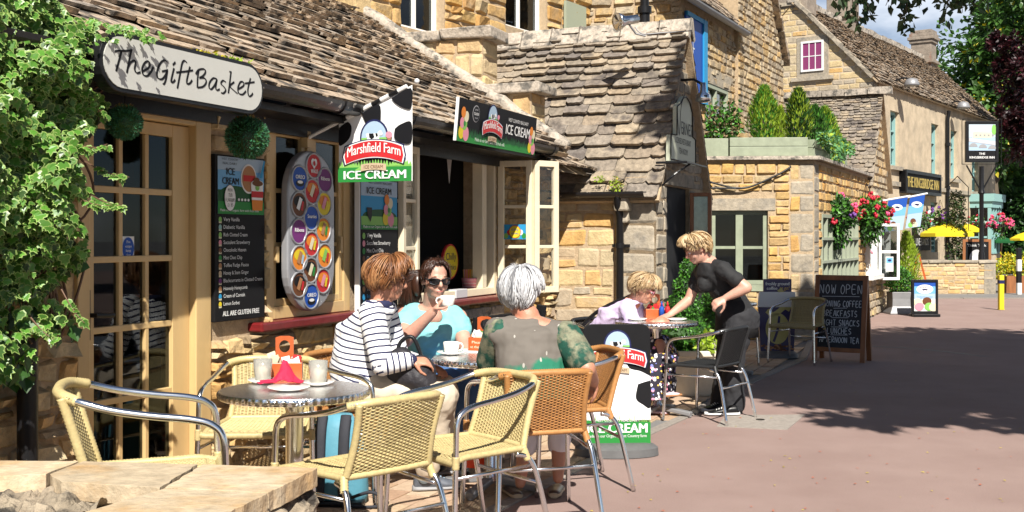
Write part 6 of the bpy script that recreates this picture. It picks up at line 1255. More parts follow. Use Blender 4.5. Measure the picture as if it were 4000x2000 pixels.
parasol(P(3700, 870, 31), .75, 1.90, 'yellow', 'yellow parasol behind the clipped climber by the inn wall'); parasol(P(3770, 872, 33), .50, 1.90, 'yellow', 'smaller yellow parasol in front of the inn bay window'); parasol(P(3910, 922, 36), .42, 1.52, 'dgreen', 'dark green parasol under the trees right of the sign post'); parasol(P(4010, 908, 34), .5, 1.65, 'yellow', 'yellow parasol cut by the right edge of the view')
# poster easel in front of the inn, notice on inn wall
e0 = P(3815, 1015, 30.2); EF = FR((e0.x - .38, e0.y, 0), rad(-4)); ez = thing('poster_easel', 'wooden poster easel showing a white haired portrait in front of the inn', 'easel', (e0.x, e0.y, 0)); M = MB(EF); M.bx(0, .07, -.02, .02, 0, 1.42); M.bx(.68, .75, -.02, .02, 0, 1.42); M.bx(.07, .68, -.02, .02, 1.35, 1.42); M.build('frame', m_oak, ez); M = MB(EF); M.bx(.07, .68, -.01, .01, .3, 1.35); M.build('poster', m_blackm, ez); A = Art(EF, [], -.011); A.disc(.37, .88, .20, .26, 'lgrey', 1); A.disc(.37, .82, .15, .2, 'white', 2); A.rect(.22, .3, .55, .6, 'grey', 1); A.text('Think Tank', .37, 1.22, .07, 'white', 2, .5); A.build(ez)
x_, z_ = loc(IF_, 3590, 900); np_ = thing('wall_poster', 'dark poster with photographs on the inn front below the gold sign', 'poster', IF_ @ Vector((x_, -.05, 1.2))); M = MB(IF_); M.bx(x_ - .7, x_ + .9, -.06, -.01, 1.1, 2.0); M.build('board', m_blackm, np_); A = Art(IF_, [], -.061); A.disc(x_ - .1, 1.72, .3, .2, 'lgrey', 1); A.disc(x_ + .4, 1.7, .2, .16, 'beige', 1); A.text('LIVE BANDS', x_ + .1, 1.25, .2, 'white', 1, 1.2); A.build(np_)
# flags of the ice cream shop
for i, (x, yt, w_, lab) in enumerate(((3470, 775, 80, 'blue ice cream flag on a white pole above the basket, nearer one'), (3555, 765, 62, 'blue ice cream flag behind the first, above the white shop window'))):
    q = P(x, yt, 21.3 + i * .5); px = q.y / F; Ff = FR((q.x, q.y, 0), rad(8)); t_ = thing('hanging_flag', lab, 'flag', (q.x, q.y, 1.5), 0, 'blue flags at the gabled shop'); W_ = w_ * px; M = MB(Ff); M.tube([(-.25, 0, q.z - .07), (W_ + .05, 0, q.z + .05)], .018, 7); M.build('pole', C['white'], t_); sk = -.10; pts = [(0, q.z - .03), (W_, q.z + .03), (W_ + sk, q.z - .60), (sk, q.z - .64)]; M = MB(Ff); M.prism(pts, -.004, .004); M.build('cloth', C['pale'], t_); A = Art(Ff, [], -.0045); A.poly([pts[0], pts[1], (W_ + sk * .3, q.z - .16), (sk * .3, q.z - .2)], 'blue', 1); A.poly([(sk * .3, q.z - .2), (W_ + sk * .3, q.z - .16), (W_ + sk * .55, q.z - .32), (sk * .55, q.z - .36)], 'sky', 1); A.disc(W_ * .5 + sk * .2, q.z - .17, .11, .06, 'white', 2); A.poly([(W_ * .5 + sk * .2 - .06, q.z - .16), (W_ * .5 + sk * .2, q.z - .15), (W_ * .5 + sk * .2 + .06, q.z - .165), (W_ * .5 + sk * .2 + .03, q.z - .195), (W_ * .5 + sk * .2 - .02, q.z - .185)], 'navy', 3); A.disc(W_ * .45 + sk * .8, q.z - .5, .06, .06, 'brown', 2); A.disc(W_ * .6 + sk * .9, q.z - .56, .06, .05, 'cream', 2); A.disc(W_ * .3 + sk * .9, q.z - .57, .05, .05, 'lgreen', 2); A.build(t_)
# planters
def square_pot(p, w0, w1, h, m, parent, nm='pot', flare=False):
    M = MB(Matrix.Translation(p)); prof = [(w0, 0), (w0 + (w1 - w0) * .1, .02), (w1 - .02, h * .86), (w1, h * .88), (w1, h), (w1 - .03, h), (w1 - .04, h - .05)] if not flare else [(w1, 0), (w1 * .97, .03), (w0 * 1.03, h * .35), (w0, h * .7), (w0 + .01, h), (w0 - .02, h), (w0 - .03, h - .05)]
    vs = []; fs = []
    for r, z_ in prof: vs += [(-r, -r, z_), (r, -r, z_), (r, r, z_), (-r, r, z_)]
    for i in range(len(prof) - 1):
        for q_ in range(4): fs.append((i * 4 + q_, i * 4 + (q_ + 1) % 4, i * 4 + 4 + (q_ + 1) % 4, i * 4 + 4 + q_))
    fs.append((3, 2, 1, 0)); k = len(prof) - 1; fs.append((k * 4, k * 4 + 1, k * 4 + 2, k * 4 + 3)); M.add(vs, fs); return M.build(nm, m, parent, bevel=.008)
# ================================================================ plants and trees
def inpoly(x, y, p):
    r = False; n = len(p)
    for i in range(n):
        (x1, y1), (x2, y2) = p[i], p[(i + 1) % n]
        if (y1 > y) != (y2 > y) and x < (x2 - x1) * (y - y1) / (y2 - y1) + x1: r = not r
    return r
IVP = [(-420, -120), (200, -60), (228, 0), (261, 37), (326, 60), (420, 88), (560, 102), (638, 126), (647, 150), (596, 160), (512, 150), (466, 150), (400, 160), (372, 196), (390, 247), (372, 289), (345, 303), (325, 326), (385, 363), (420, 400), (440, 442), (400, 470), (300, 540), (295, 621), (345, 740), (335, 770), (266, 745), (265, 776), (330, 877), (350, 985), (340, 1015), (290, 1047), (250, 1070), (200, 1132), (280, 1240), (330, 1287), (255, 1290), (195, 1325), (140, 1295), (93, 1256), (140, 1373), (128, 1435), (120, 1500), (47, 1497), (0, 1528), (-420, 1600)]
iv = thing('ivy', 'thick variegated ivy tumbling down the wall left of the buff door', 'ivy', S(3.2, .2, .4))
M = MB(); n_ = 0; MS = MB()
while n_ < 4500:
    x, y = ru(-330, 650), ru(-100, 1600)
    if not inpoly(x, y, IVP): continue
    top = y < 170 and x > 380; dens = 1.0 if y < 800 else (.6 if y < 1150 else .33)
    if R_.random() > dens: continue
    w = .34 + .26 * (.5 + .5 * noise.noise(Vector((x / 160, y / 160, 1)))) * (1 if y < 900 else .6) - .22 * R_.random() ** 1.5 - (.1 if y > 1000 else 0)
    if top: w = .46 + ru(-.1, .14)
    u, z_ = fz(x, y, w); p = S(u, w, z_); nn = (N2 * .8 + Vector((-.1, -.55, .42)) + rdir() * .62); ivy_leaf(M, p, nn, Vector((0, 0, 1)) * -1 + rdir() * .55, ru(.026, .062) * (.75 if top else 1) * (.8 if x > 330 else 1)); n_ += 1
for i in range(900):                              # older inner leaves without the pale margin
    x, y = ru(-330, 480), ru(-60, 1560)
    if not inpoly(x, y, IVP): continue
    w = ru(.08, .3); u, z_ = fz(x, y, w); p = S(u, w, z_); leaf(M, p, Vector((0, 0, -1)) + rdir() * .6, N2 + rdir() * .6, .08, .07, 2)
for (xa, ya, xb, yb) in ((330, 630, 505, 690), (330, 745, 490, 805), (300, 770, 440, 800), (230, 550, 440, 570), (240, 1130, 330, 1260), (120, 1240, 225, 1330), (250, 590, 420, 560)):   # long trailing shoots
    pts = []
    for k_ in range(7): t = k_ / 6; w = .45 + .12 * t; u, z_ = fz(xa + (xb - xa) * t, ya + (yb - ya) * t + 14 * math.sin(t * 3), w); pts.append(S(u, w, z_))
    MS.tube(pts, [.0035 - .002 * k_ / 6 for k_ in range(7)], 5)
    for k_ in range(9): t = .25 + .75 * k_ / 8; p = pts[min(5, int(t * 6))].lerp(pts[min(6, int(t * 6) + 1)], t * 6 % 1); ivy_leaf(M, p, Vector((.3, -.8, .5)) + rdir() * .6, Vector((0, 0, -1)) + rdir() * .8, ru(.025, .05))
for i in range(34):                               # woody stems climbing inside
    u = ru(2.5, 3.9); q = [S(u + ru(-.12, .12) * k_ * .5, .06 + ru(0, .14), 1.0 + k_ * .2) for k_ in range(8)]; MS.tube(smooth(q, 4), .006, 5)
M.build('foliage', [m_ivy, m_ivyc, m_leafd], iv); MS.build('stem', m_stem, iv)
t_ = thing('roof_plant', 'small yellow flowering weed in the gutter above the shop sign', 'plant', S(4.6, .38, 2.34)); M = MB()
for i in range(260):
    u, z_ = fz(ru(735, 935), 222, .38); z_ = 2.31 + ru(0, .05); leaf(M, S(u, .38 + ru(-.06, .08), z_), rdir() + Vector((0, 0, .8)), rdir(), ru(.02, .04), .018, 0 if u > 4.62 else R_.choice((0, 1, 1)))
M.build('leaves', [m_leafy, m_leafyy], t_)
tag(MB(SHOP).tube([(fz(108, 1500, .1)[0], -.1, 0), (fz(108, 1500, .1)[0], -.1, 1.02)], .045, 12).build('standpipe', m_black, smooth=True, auto=40), 'short black pipe standing against the stone wall left of the buff door', 'pipe')
def topiary_ball(px, py, w, rpx, label):
    u, z_ = fz(px, py, w); c = S(u, w, z_); r = rpx * c.y / F; t = thing('topiary_ball', label, 'hanging plant', c - Vector((0, 0, r)), 0, 'hanging clipped grass balls'); M = MB(); M.ell(c, r * .9, None, 20, 14); M.build('core', m_leafd, t, smooth=True); M = MB()
    for i in range(2600): v = rdir(); leaf(M, c + v * r * ru(.86, .98), v + rdir() * .7, rdir(), r * .2, r * .05, R_.choice((0, 0, 0, 1)))
    for i in range(60): v = (rdir() * .5 + Vector((0, 0, 1))).normalized(); leaf(M, c + v * r, v + rdir(), rdir(), r * .22, r * .07, 2)
    M.build('foliage', [mat('clipped_green', (.04, .17, .075), .5, rndv=.6, thin=.15) if 'clipped_green' not in bpy.data.materials else bpy.data.materials['clipped_green'], m_leafd, mat('dry_tips', (.30, .20, .06), .7, rndv=.4) if 'dry_tips' not in bpy.data.materials else bpy.data.materials['dry_tips']], t)
    M = MB(); M.tube([c + Vector((0, 0, r * .9)), c + Vector((0, 0, r + .14))], .004, 5); M.tube([c + Vector((0, 0, r + .14)), S(u, .0, z_ + r + .14)], .008, 6); M.build('bracket', m_black, t)
topiary_ball(965, 537, .36, 80, 'clipped round grass ball hanging between the buff door and the lolly sign'); topiary_ball(487, 478, .36, 66, 'clipped round grass ball half hidden by the ivy under the shop sign')
def conifer(M, base, h, r, n, cols, spread=.5):
    for i in range(n):
        t = R_.random() ** .8; prof = (math.sin(math.pi * min(1, t * .85 + .15)) ** .7) * (1 - t * .35); a = ru(0, 6.283); q = math.sqrt(ru(.25, 1)) * (1 + .22 * noise.noise(Vector((a * 1.4, t * 4, base.x))))
        v = Vector((math.cos(a), math.sin(a), 0)); p = base + v * r * prof * q + Vector((0, 0, t * h * .94)); tip = q > .72 and R_.random() < .55
        leaf(M, p, Vector((0, 0, 1)) + v * spread + rdir() * .45, v + rdir() * .5, ru(.05, .11) * (h / .8) ** .5, ru(.016, .03) * (h / .8) ** .5, cols[1] if tip else cols[0])
def conifer_thing(p, h, r, n, label, cols=(0, 1), nm='dwarf_conifer', grp='conifers in the roof trough'):
    t = thing(nm, label, 'conifer', p, 0, grp); M = MB(); conifer(M, p, h, r, n, cols); M.build('foliage', [m_leafb, m_leafy, m_leafd], t); M = MB(); M.tube([p, p + Vector((0, 0, h * .8))], [.03, .008], 6); M.build('stem', m_bark, t)
def onPF(px, off): x, _ = loc(PF @ Matrix.Translation((0, off, 0)), px, 535); return PF @ Vector((x, off, 2.86))
conifer_thing(onPF(2985, .2), .78, .25, 2400, 'broad mid green conifer, largest in the sage trough', (0, 1)); conifer_thing(onPF(3046, .18), .48, .12, 900, 'small golden conifer between the two largest in the sage trough', (1, 1)); conifer_thing(onPF(3118, .2), .74, .22, 2200, 'dark conifer with yellow tips near the trough corner', (2, 1))
for px, k_, h, r, lab, cl in ((3205, .9, .60, .20, 'deep green conifer just round the trough corner', (2, 0)), (3270, 1.7, .66, .24, 'wide yellow green conifer at the side of the trough', (0, 1)), (3322, 2.5, .42, .16, 'low golden conifer at the far end of the trough', (1, 1))): conifer_thing(PS @ Vector((k_, .16, 2.84)), h, r, 1500, lab, cl)
t_ = thing('trough_plant', 'wilting broad leaved plant at the left end of the sage trough', 'plant', onPF(2810, .2)); M = MB()
for i in range(900):
    b_ = onPF(ru(2755, 2885), ru(.08, .3)); p = b_ + Vector((ru(-.05, .05), 0, ru(0, .62) * ru(.4, 1))); leaf(M, p, rdir() + Vector((0, -.2, -.5)), rdir() + Vector((0, -.6, .3)), ru(.05, .10), ru(.03, .06), R_.choice((0, 0, 1, 2)))
M.build('foliage', [m_leafb, m_leafd, mat('wilted_leaf', (.22, .16, .08), .7, rndv=.4, thin=.2)], t_); M = MB()
for i in range(12): b_ = onPF(ru(2760, 2880), .2); M.tube([b_, b_ + Vector((ru(-.08, .08), ru(-.05, .05), ru(.35, .6)))], .006, 5)
M.build('stem', m_stem, t_)
t_ = thing('trailing_plant', 'pale green plant trailing over the side of the sage trough', 'plant', PS @ Vector((1.6, -.05, 2.7))); M = MB()
for i in range(900): k_ = ru(.05, 2.5); d_ = ru(0, 1) ** 1.5; leaf(M, PS @ Vector((k_, -.02 - ru(0, .14), 2.90 + ru(-.04, .08) - d_ * (.28 if abs(k_ - 1.2) < .35 else .12))), rdir() + Vector((.2, -.3, -.3)), rdir() + Vector((0, -.5, .5)), ru(.05, .1), ru(.03, .05), R_.choice((0, 0, 0, 1)))
M.build('foliage', [mat('blue_green_leaf', (.10, .26, .09), .5, rndv=.4, thin=.3), m_leafy], t_)
# white pots with clipped box by the tea room
m_pot = mat('cream_stone_pot', (.66, .60, .48), .7, var=.12, scale=8, bump=.2)
def box_pot(p, s_, h, tiers, label):
    t = thing('box_topiary', label, 'potted plant', p, 0, 'clipped box in cream pots'); square_pot(p, s_ * .8, s_, h, m_pot, t); M = MB(Matrix.Translation(p)); M.bx(-s_ * .9, s_ * .9, -s_ * .9, s_ * .9, h - .07, h - .05); M.build('soil', m_soil, t); M = MB()
    for (dx, z_, r, rz_) in tiers:
        c = p + Vector((dx, 0, z_)); M.ell(c, (r * .82, r * .82, rz_ * .82), None, 12, 8, m=1); blob_leaves(M, c, (r, r, rz_), int(5200 * r * (r + rz_) * 2) + 160, .032, .022, .75, (0, 0, 0, 1))
    M.build('foliage', [m_leafb, m_leafd], t); M = MB(); M.tube([p + Vector((0, 0, h - .05)), p + Vector((tiers[-1][0], 0, tiers[-1][1]))], .014, 6); M.build('stem', m_bark, t)
b0_ = Vector((1.60, 10.42, 0)); box_pot(b0_, .29, .42, ((-.04, .56, .30, .20), (.0, .80, .17, .14), (.03, .99, .12, .12), (.05, 1.16, .07, .10)), 'spiral clipped box in a cream pot in front of the tea room corner'); box_pot(Vector((2.02, 10.95, 0)), .24, .46, ((0, .62, .22, .2), (.0, .84, .16, .16), (0, 1.02, .09, .1)), 'smaller clipped box in a cream pot right behind the waitress')
t_ = thing('pot_herb', 'bright leafy seedling growing at the edge of the front cream pot', 'plant', b0_ + Vector((.2, -.2, .4))); M = MB(); blob_leaves(M, b0_ + Vector((.17, -.2, .50)), (.13, .1, .10), 90, .08, .05, .3); M.build('foliage', m_leafy, t_)
# hanging baskets
m_fr = {c_: flat('petal_' + c_, {'red': (.62, .02, .05), 'pink': (.80, .10, .26), 'purple': (.20, .06, .34), 'yellow': (.85, .62, .02), 'white': (.8, .75, .75)}[c_], .6, thin=.25) for c_ in ('red', 'pink', 'purple', 'yellow', 'white')}
def basket(c, r, cols, label, nleaf, nfl, hang):
    t = thing('hanging_basket', label, 'flower basket', c - Vector((0, 0, r)), 0, 'hanging flower baskets'); M = MB(); M.lathe([(0, -r * .8), (r * .4, -r * .65), (r * .62, -r * .3), (r * .66, 0), (0, 0)], c, 16); M.build('basket', m_soil, t); M = MB(); dk = (1, 1, 0) if 'dark' in label else (0, 0, 1); blob_leaves(M, c, (r, r, r * .75), nleaf, r * .22, r * .13, .5, dk); blob_leaves(M, c - Vector((0, 0, r * .6)), (r * .75, r * .75, r * .75), nleaf // 2, r * .2, r * .1, .4, (1, 1, 0), droop=1.0); M.build('foliage', [m_leafb, m_leafd], t); M = MB()
    for i in range(nfl):
        v = rdir(); v.z = abs(v.z) * 1.0 - .35; v.normalize(); ci = R_.randrange(len(cols)); cl = c + Vector((v.x * r, v.y * r, v.z * r * .85)) * ru(.92, 1.12)
        for j in range(6): M.ell(cl + rdir() * r * .09, r * .07, None, 6, 4, m=ci)
    M.build('blossoms', [m_fr[x] for x in cols], t); M = MB()
    for a in (0, 2.1, 4.2): M.tube([c + Vector((math.cos(a) * r * .6, math.sin(a) * r * .6, 0)), c + Vector((0, 0, hang))], .005, 4)
    M.build('chain', m_black, t)
basket(P(3245, 838, 17.2), .40, ('red', 'purple', 'pink', 'yellow'), 'dark leafy hanging basket with purple and red flowers above the barred window', 1700, 16, .5); basket(P(3385, 838, 19.4), .40, ('red', 'pink', 'red'), 'bright hanging basket of scarlet geraniums beside the blue flags', 1500, 30, .55)
basket(P(3592, 858, 28.6), .28, ('pink', 'red', 'purple'), 'small hanging basket with pink flowers beside the blue flags on the inn', 350, 10, .5); basket(P(3672, 850, 31), .32, ('purple', 'purple', 'white'), 'hanging basket of purple flowers above the yellow parasol', 380, 26, .5); basket(P(3812, 868, 33.5), .27, ('pink', 'red', 'white'), 'hanging basket of pink and white flowers behind the sign post', 300, 16, .5); basket(P(3905, 876, 32), .33, ('pink', 'pink', 'red'), 'hanging basket full of hot pink flowers right of the inn corner', 320, 46, .5)
# weeds at the tea room gutter
t_ = thing('gutter_weed', 'pale weed growing from the gutter top of the black drainpipe', 'plant', VS @ Vector((.6, -.17, 1.85))); M = MB(); x_, z_ = loc(VS, 2425, 722); blob_leaves(M, VS @ Vector((x_, -.17, z_)), (.07, .06, .07), 120, .04, .02, .2, (0, 1)); x_, z_ = loc(VS, 2365, 702); blob_leaves(M, VS @ Vector((x_, -.17, z_)), (.05, .05, .03), 50, .03, .015, .2, (0,)); M.build('foliage', [m_leafy, m_pale], t_)
# grey planters beside the gabled shop
g0 = G(3505, 1228); g0 += Vector((.1, .22, 0)); t_ = thing('grey_planter', 'flared grey metal planter with round clipped box beside the pavement sign', 'potted plant', g0, 0, 'grey planters by the shop'); square_pot(g0, .17, .235, .42, m_galv, t_, 'pot', True); M = MB(); blob_leaves(M, g0 + Vector((0, 0, .64)), (.25, .25, .27), 1500, .05, .035, .6, (0, 0, 1)); M.build('foliage', [m_leafb, m_leafd], t_)
g1 = P(3560, 1180, 22.6); g1.z = 0; t_ = thing('grey_planter', 'dark planter with tall twisted golden conifer behind the pavement sign', 'potted plant', g1, 0, 'grey planters by the shop'); square_pot(g1, .18, .22, .4, m_black, t_); M = MB(); conifer(M, g1 + Vector((-.1, 0, .3)), 1.3, .30, 1700, (1, 1)); conifer(M, g1 + Vector((-.35, .2, .3)), 1.1, .24, 900, (2, 0)); M.build('foliage', [m_leafb, m_leafy, m_leafd], t_)
# clipped climber on its frame in front of the inn
c0 = P(3740, 1000, 30.6); c0.z = 0; t_ = thing('clipped_climber', 'olive green climber clipped into a tall wavy column in front of the inn', 'plant', c0); M = MB()
for z_, r in ((.5, .28), (.85, .38), (1.2, .38), (1.55, .32), (1.9, .26), (2.2, .24), (2.5, .22)): blob_leaves(M, c0 + Vector((ru(-.06, .06), 0, z_)), (r, r, .26), 420, .07, .045, .35, (0, 1))
M.build('foliage', [mat('olive_leaf', (.09, .10, .035), .6, rndv=.6, thin=.2), m_leafd], t_); M = MB()
for s_ in (-1, 1): M.tube([c0 + Vector((s_ * .3, 0, 0)), c0 + Vector((s_ * .3, 0, 2.85))], .012, 5); M.tube([c0 + Vector((s_ * .3, 0, 2.85)), c0 + Vector((0, 0, 3.15))], .012, 5)
M.build('frame', m_black, t_)
# golden shrubs in a timber trough
s0 = P(3960, 1100, 29.6); s0.z = 0; t_ = thing('golden_shrub', 'bright golden leaved shrubs in a timber trough right of the forecourt wall', 'shrub', s0); M = MB()
for i in range(8): blob_leaves(M, s0 + Vector((-.42 + i * .22, ru(-.1, .1), .66 + ru(-.06, .16))), (.24, .24, .26), 260, .08, .055, .2, (0, 0, 1))
M.build('foliage', [m_leafyy, m_leafy], t_); M = MB(Matrix.Translation(s0)); M.bx(-.3, 1.6, -.25, .25, 0, .45, j=.01); M.build('trough', m_oak, t_)
# ---------------------------------------------------------------- trees
def limb(M, a, b, r0, r1, k=6, wob=.12):
    L = (b - a).length; pts = [a.lerp(b, i / k) + (rdir() * L * wob * math.sin(math.pi * i / k) * .5 if 0 < i < k else Vector()) for i in range(k + 1)]; M.tube(pts, [r0 + (r1 - r0) * i / k for i in range(k + 1)], 8); return pts
def tree(name, label, base, trunk_h, r0, blobs, nleaf, L, w, mats, cols=(0,), group=None, dens=None):
    t = thing(name, label, 'tree', base, 0, group); M = MB(); top = base + Vector((0, 0, trunk_h)); limb(M, base - Vector((0, 0, .1)), top, r0, r0 * .6, 6, .05)
    for c, r in blobs: limb(M, top - Vector((0, 0, ru(0, trunk_h * .25))), Vector(c), r0 * .35, r0 * .06)
    M.build('trunk', m_bark, t, smooth=True); M = MB(); tot = sum(r[0] * r[1] + r[0] * r[2] for _, r in blobs)
    for c, r in blobs:
        n = int(nleaf * (r[0] * r[1] + r[0] * r[2]) / tot); k = max(1, n // 55)
        for q in range(k):                        # leaf clumps with gaps between
            v = rdir(); s_ = R_.random() ** .4; cc = Vector((c[0] + v.x * r[0] * s_, c[1] + v.y * r[1] * s_, c[2] + v.z * r[2] * s_)); rr = min(r) * ru(.16, .34)
            for _ in range(n // k): d = rdir(); p = cc + d * rr * R_.random() ** .5; leaf(M, p, d + v * .5 + rdir() * .6 + Vector((0, 0, -.25)), v * .6 + Vector((0, 0, .8)) + rdir() * .6, L * ru(.6, 1.25), w * ru(.7, 1.2), R_.choice(cols))
    M.build('crown', mats, t); return t
def pz(px, py, Y): p = P(px, py, Y); return (p.x, p.y, p.z)
tree('maple_tree', 'tall green maple with a few turning leaves beyond the inn', Vector((18.6, 43, 0)), 4.5, .3, [(pz(3905, 320, 43), (1.9, 1.9, 2.4)), (pz(3850, 470, 43), (1.25, 1.3, 1.5)), (pz(3960, 120, 43), (1.8, 1.8, 2.0)), (pz(3800, 380, 43), (.7, .9, 1.1)), (pz(3990, 500, 43), (1.8, 1.8, 2.0)), (pz(3860, 620, 44), (.9, 1.2, 1.3)), (pz(4080, 200, 44), (2.2, 2.2, 3.2)), (pz(3880, 160, 43), (.9, 1, 1.2))], 15000, .30, .20, [m_leafm, m_leafd, m_leafyy], (0, 0, 0, 0, 0, 1, 1) + (0,) * 14 + (2,))
tree('copper_beech', 'dark purple copper beech at the right edge of the view', Vector((17.3, 35.5, 0)), 3.6, .25, [(pz(3990, 330, 35), (.75, .9, .75)), (pz(3960, 470, 35), (.65, .8, .5)), (pz(4050, 230, 35), (.9, 1, .9)), (pz(4070, 520, 35), (1.1, 1.1, 1.0)), (pz(3915, 165, 35.5), (.38, .5, .42)), (pz(3935, 255, 35.5), (.35, .5, .35))], 7500, .2, .13, [m_leafp, mat('dark_purple_leaf', (.022, .008, .010), .5, rndv=.5)], (0, 1))
tree('dark_yew', 'dense dark evergreen filling the shade below the maple', Vector((19.8, 47, 0)), 2.5, .3, [(pz(3900, 760, 47), (1.7, 2, 2.2)), (pz(4020, 700, 46), (2.2, 2, 2.6)), (pz(3930, 940, 46), (2.2, 2, 1.6)), (pz(4100, 900, 45), (2.2, 2, 2.5))], 9000, .30, .2, [m_leafd], (0,))
tree('dark_yew', 'dense dark evergreen closing the view at the far right', Vector((24.5, 50, 0)), 3, .3, [((23.5, 49, 5), (3, 3, 4)), ((26, 50, 6), (3.5, 3, 5)), ((22.3, 51, 3), (2.6, 2.5, 3.2))], 8000, .34, .22, [m_leafd], (0,))
tree('green_tree', 'broad green tree rising behind the inn roof far right', Vector((28, 60, 0)), 5, .4, [((26, 60, 9), (4, 4, 5)), ((30, 60, 12), (5, 4, 6)), ((24.5, 60, 4.5), (3, 3, 4))], 8000, .4, .28, [m_leafm, m_leafd], (0, 0, 1))
# street tree whose low twigs hang into the top of the view and whose shade falls over the footpath
st_ = Vector((7.2, 3.2, 0)); BL = [((5.6, 5.4, 7.6), (2.6, 2.6, 2.0)), ((7.6, 4.6, 8.6), (2.8, 2.8, 2.2)), ((4.0, 6.4, 7.2), (1.7, 1.7, 1.3)), ((3.2, 6.3, 7.7), (.95, 1.2, .9)), ((7.8, 7.4, 7.8), (2.4, 2.2, 1.8)), ((5.6, 8.2, 6.8), (1.8, 1.6, 1.2)), ((9.8, 6, 8), (2.2, 2.4, 2)), ((2.75, 6.3, 8.3), (.5, .5, .4)), ((3.2, 7.4, 6.9), (1.0, 1.1, .7)), ((2.75, 6.7, 7.1), (.8, 1.0, .8)), ((3.5, 5.0, 6.0), (1.0, .9, .6)), ((4.2, 4.6, 6.2), (1.2, .9, .7)), ((4.4, 3.3, 6.5), (1.5, 1.1, .8)), ((6.2, 3.4, 6.8), (1.6, 1.3, .9)), ((5.0, 6.6, 6.6), (1.8, 1.4, .9)), ((7.0, 6.0, 6.6), (1.8, 1.6, .9))]
big = tree('street_tree', 'overhanging street tree whose dark leafy twigs hang into the sky at the top', st_, 4.6, .32, BL, 66000, .23, .17, [m_leafm, m_leafd], (0, 1), 'street trees'); M = MB(); MT = MB()
for (x0, y0, pts) in ((3330, -140, ((3290, 10), (3330, 60), (3350, 105), (3390, 40), (3405, 70))), (3560, -160, ((3500, 10), (3460, 22), (3540, 60), (3530, 115), (3600, 20))), (3740, -160, ((3700, 20), (3690, 75), (3760, 50), (3790, 20), (3850, 15), (3660, 10))), (3420, -160, ((3420, -20), (3360, -10), (3320, -10)))):
    a = P(x0, y0, 7.9); MT.tube(smooth([Vector((6.6, 4.6, 6.2)), a + Vector((.5, -.5, 1.4)), a], 5), [.03] * 5 + [.018] * 5 + [.01], 6)
    for (x, y) in pts:
        b = P(x, y, 7.9 + ru(-.3, .3)); MT.tube([a, a.lerp(b, .5) + Vector((0, 0, .04)), b], [.007, .005, .002], 5)
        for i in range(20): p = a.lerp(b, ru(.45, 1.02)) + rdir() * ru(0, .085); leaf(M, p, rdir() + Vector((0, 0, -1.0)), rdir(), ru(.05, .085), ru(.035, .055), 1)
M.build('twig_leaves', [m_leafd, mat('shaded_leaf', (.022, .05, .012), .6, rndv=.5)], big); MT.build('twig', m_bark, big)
dup(big, (17.5, 1.0, 0), 2.2, 'unseen second street tree across the footpath, copy added to darken reflections', 'street trees'); dup(big, (22, 10, 0), 5.2, 'unseen fourth street tree further along, copy added to cut sky light', 'street trees'); dup(big, (15.0, -9.0, 0), 4.0, 'unseen third street tree behind the camera, copy added to cut sky light', 'street trees')  # unseen tree copies, added to block sky light and darken reflections
# fallen specks on the tarmac
M = MB()
for i in range(160): p = G(ru(2300, 4000), ru(1250, 2000)); leaf(M, p + Vector((0, 0, .002)), Vector((ru(-1, 1), ru(-1, 1), .05)), Vector((0, 0, 1)), ru(.012, .03), ru(.008, .018), i % 2)
tag(M.build('fallen_leaves', [m_leafyy, m_wood]), 'tiny dry leaves scattered on the red tarmac', 'leaves', kind='stuff')
# ================================================================ people
m_skin = mat('fair_skin', (.50, .28, .205), .48, var=.16, scale=11, sub=.10, bump=.12, bscale=90, mixcol=(.56, .23, .17), mixpos=(.5, .72), mixscale=9); m_skin2 = mat('sunned_skin', (.45, .215, .135), .48, var=.18, scale=12, sub=.10, bump=.14, bscale=90, mixcol=(.46, .16, .10), mixpos=(.5, .72), mixscale=10)
m_lip = flat('lip', (.45, .14, .12), .4); m_eye = flat('eye_white', (.75, .72, .70), .25); m_iris = flat('dark_iris', (.03, .025, .02), .2)
def frame3(f, up=Vector((0, 0, 1))):            # columns right, forward, up
    f = Vector(f).normalized(); r = f.cross(up).normalized(); u = r.cross(f); return Matrix((r, f, u)).transposed()
def head(M, c, R, s=1.0):
    def q(x, y, z): return c + R @ (Vector((x, y, z)) * s)
    def e(p, r): M.ell(q(*p), tuple(x * s for x in r), R, 18, 12)
    e((0, -.014, .032), (.074, .094, .084)); e((0, .022, -.028), (.059, .068, .082)); e((0, .058, -.084), (.027, .029, .024)); e((0, .03, -.075), (.045, .045, .035))
    for s_ in (-1, 1):
        e((s_ * .033, .055, -.032), (.027, .03, .03)); e((s_ * .074, -.006, -.006), (.011, .020, .031)); M.cap(q(s_ * .012, .084, .020), q(s_ * .042, .074, .018), .011 * s, .009 * s)
    M.cap(q(0, .088, .010), q(0, .108, -.022), .0095 * s, .0125 * s); e((0, .098, -.026), (.018, .012, .010)); e((0, .084, -.056), (.024, .014, .009)); e((0, .083, -.066), (.020, .013, .008))
def face_parts(o, c, R, s=1.0, shut=False):
    def q(x, y, z): return c + R @ (Vector((x, y, z)) * s)
    for s_ in (-1, 1):
        M = MB(); M.ell(q(s_ * .030, .078, .002), tuple(x * s for x in (.013, .010, .0085)), R, 12, 8); e_ = M.build('eye', m_eye, o, smooth=True); M = MB(); M.ell(q(s_ * .030, .087, .000), .0055 * s, R, 8, 6); M.build('iris', m_iris, e_, smooth=True)
        M = MB(); M.tube([q(s_ * .016, .089, .024), q(s_ * .032, .090, .029), q(s_ * .048, .078, .024)], [.003 * s, .0035 * s, .002 * s], 6); M.build('eyebrow', C['brown'], o, smooth=True)
    M = MB(); M.ell(q(0, .095, -.0585), tuple(x * s for x in (.021, .006, .0055)), R, 12, 6); M.build('lips', m_lip, o, smooth=True)
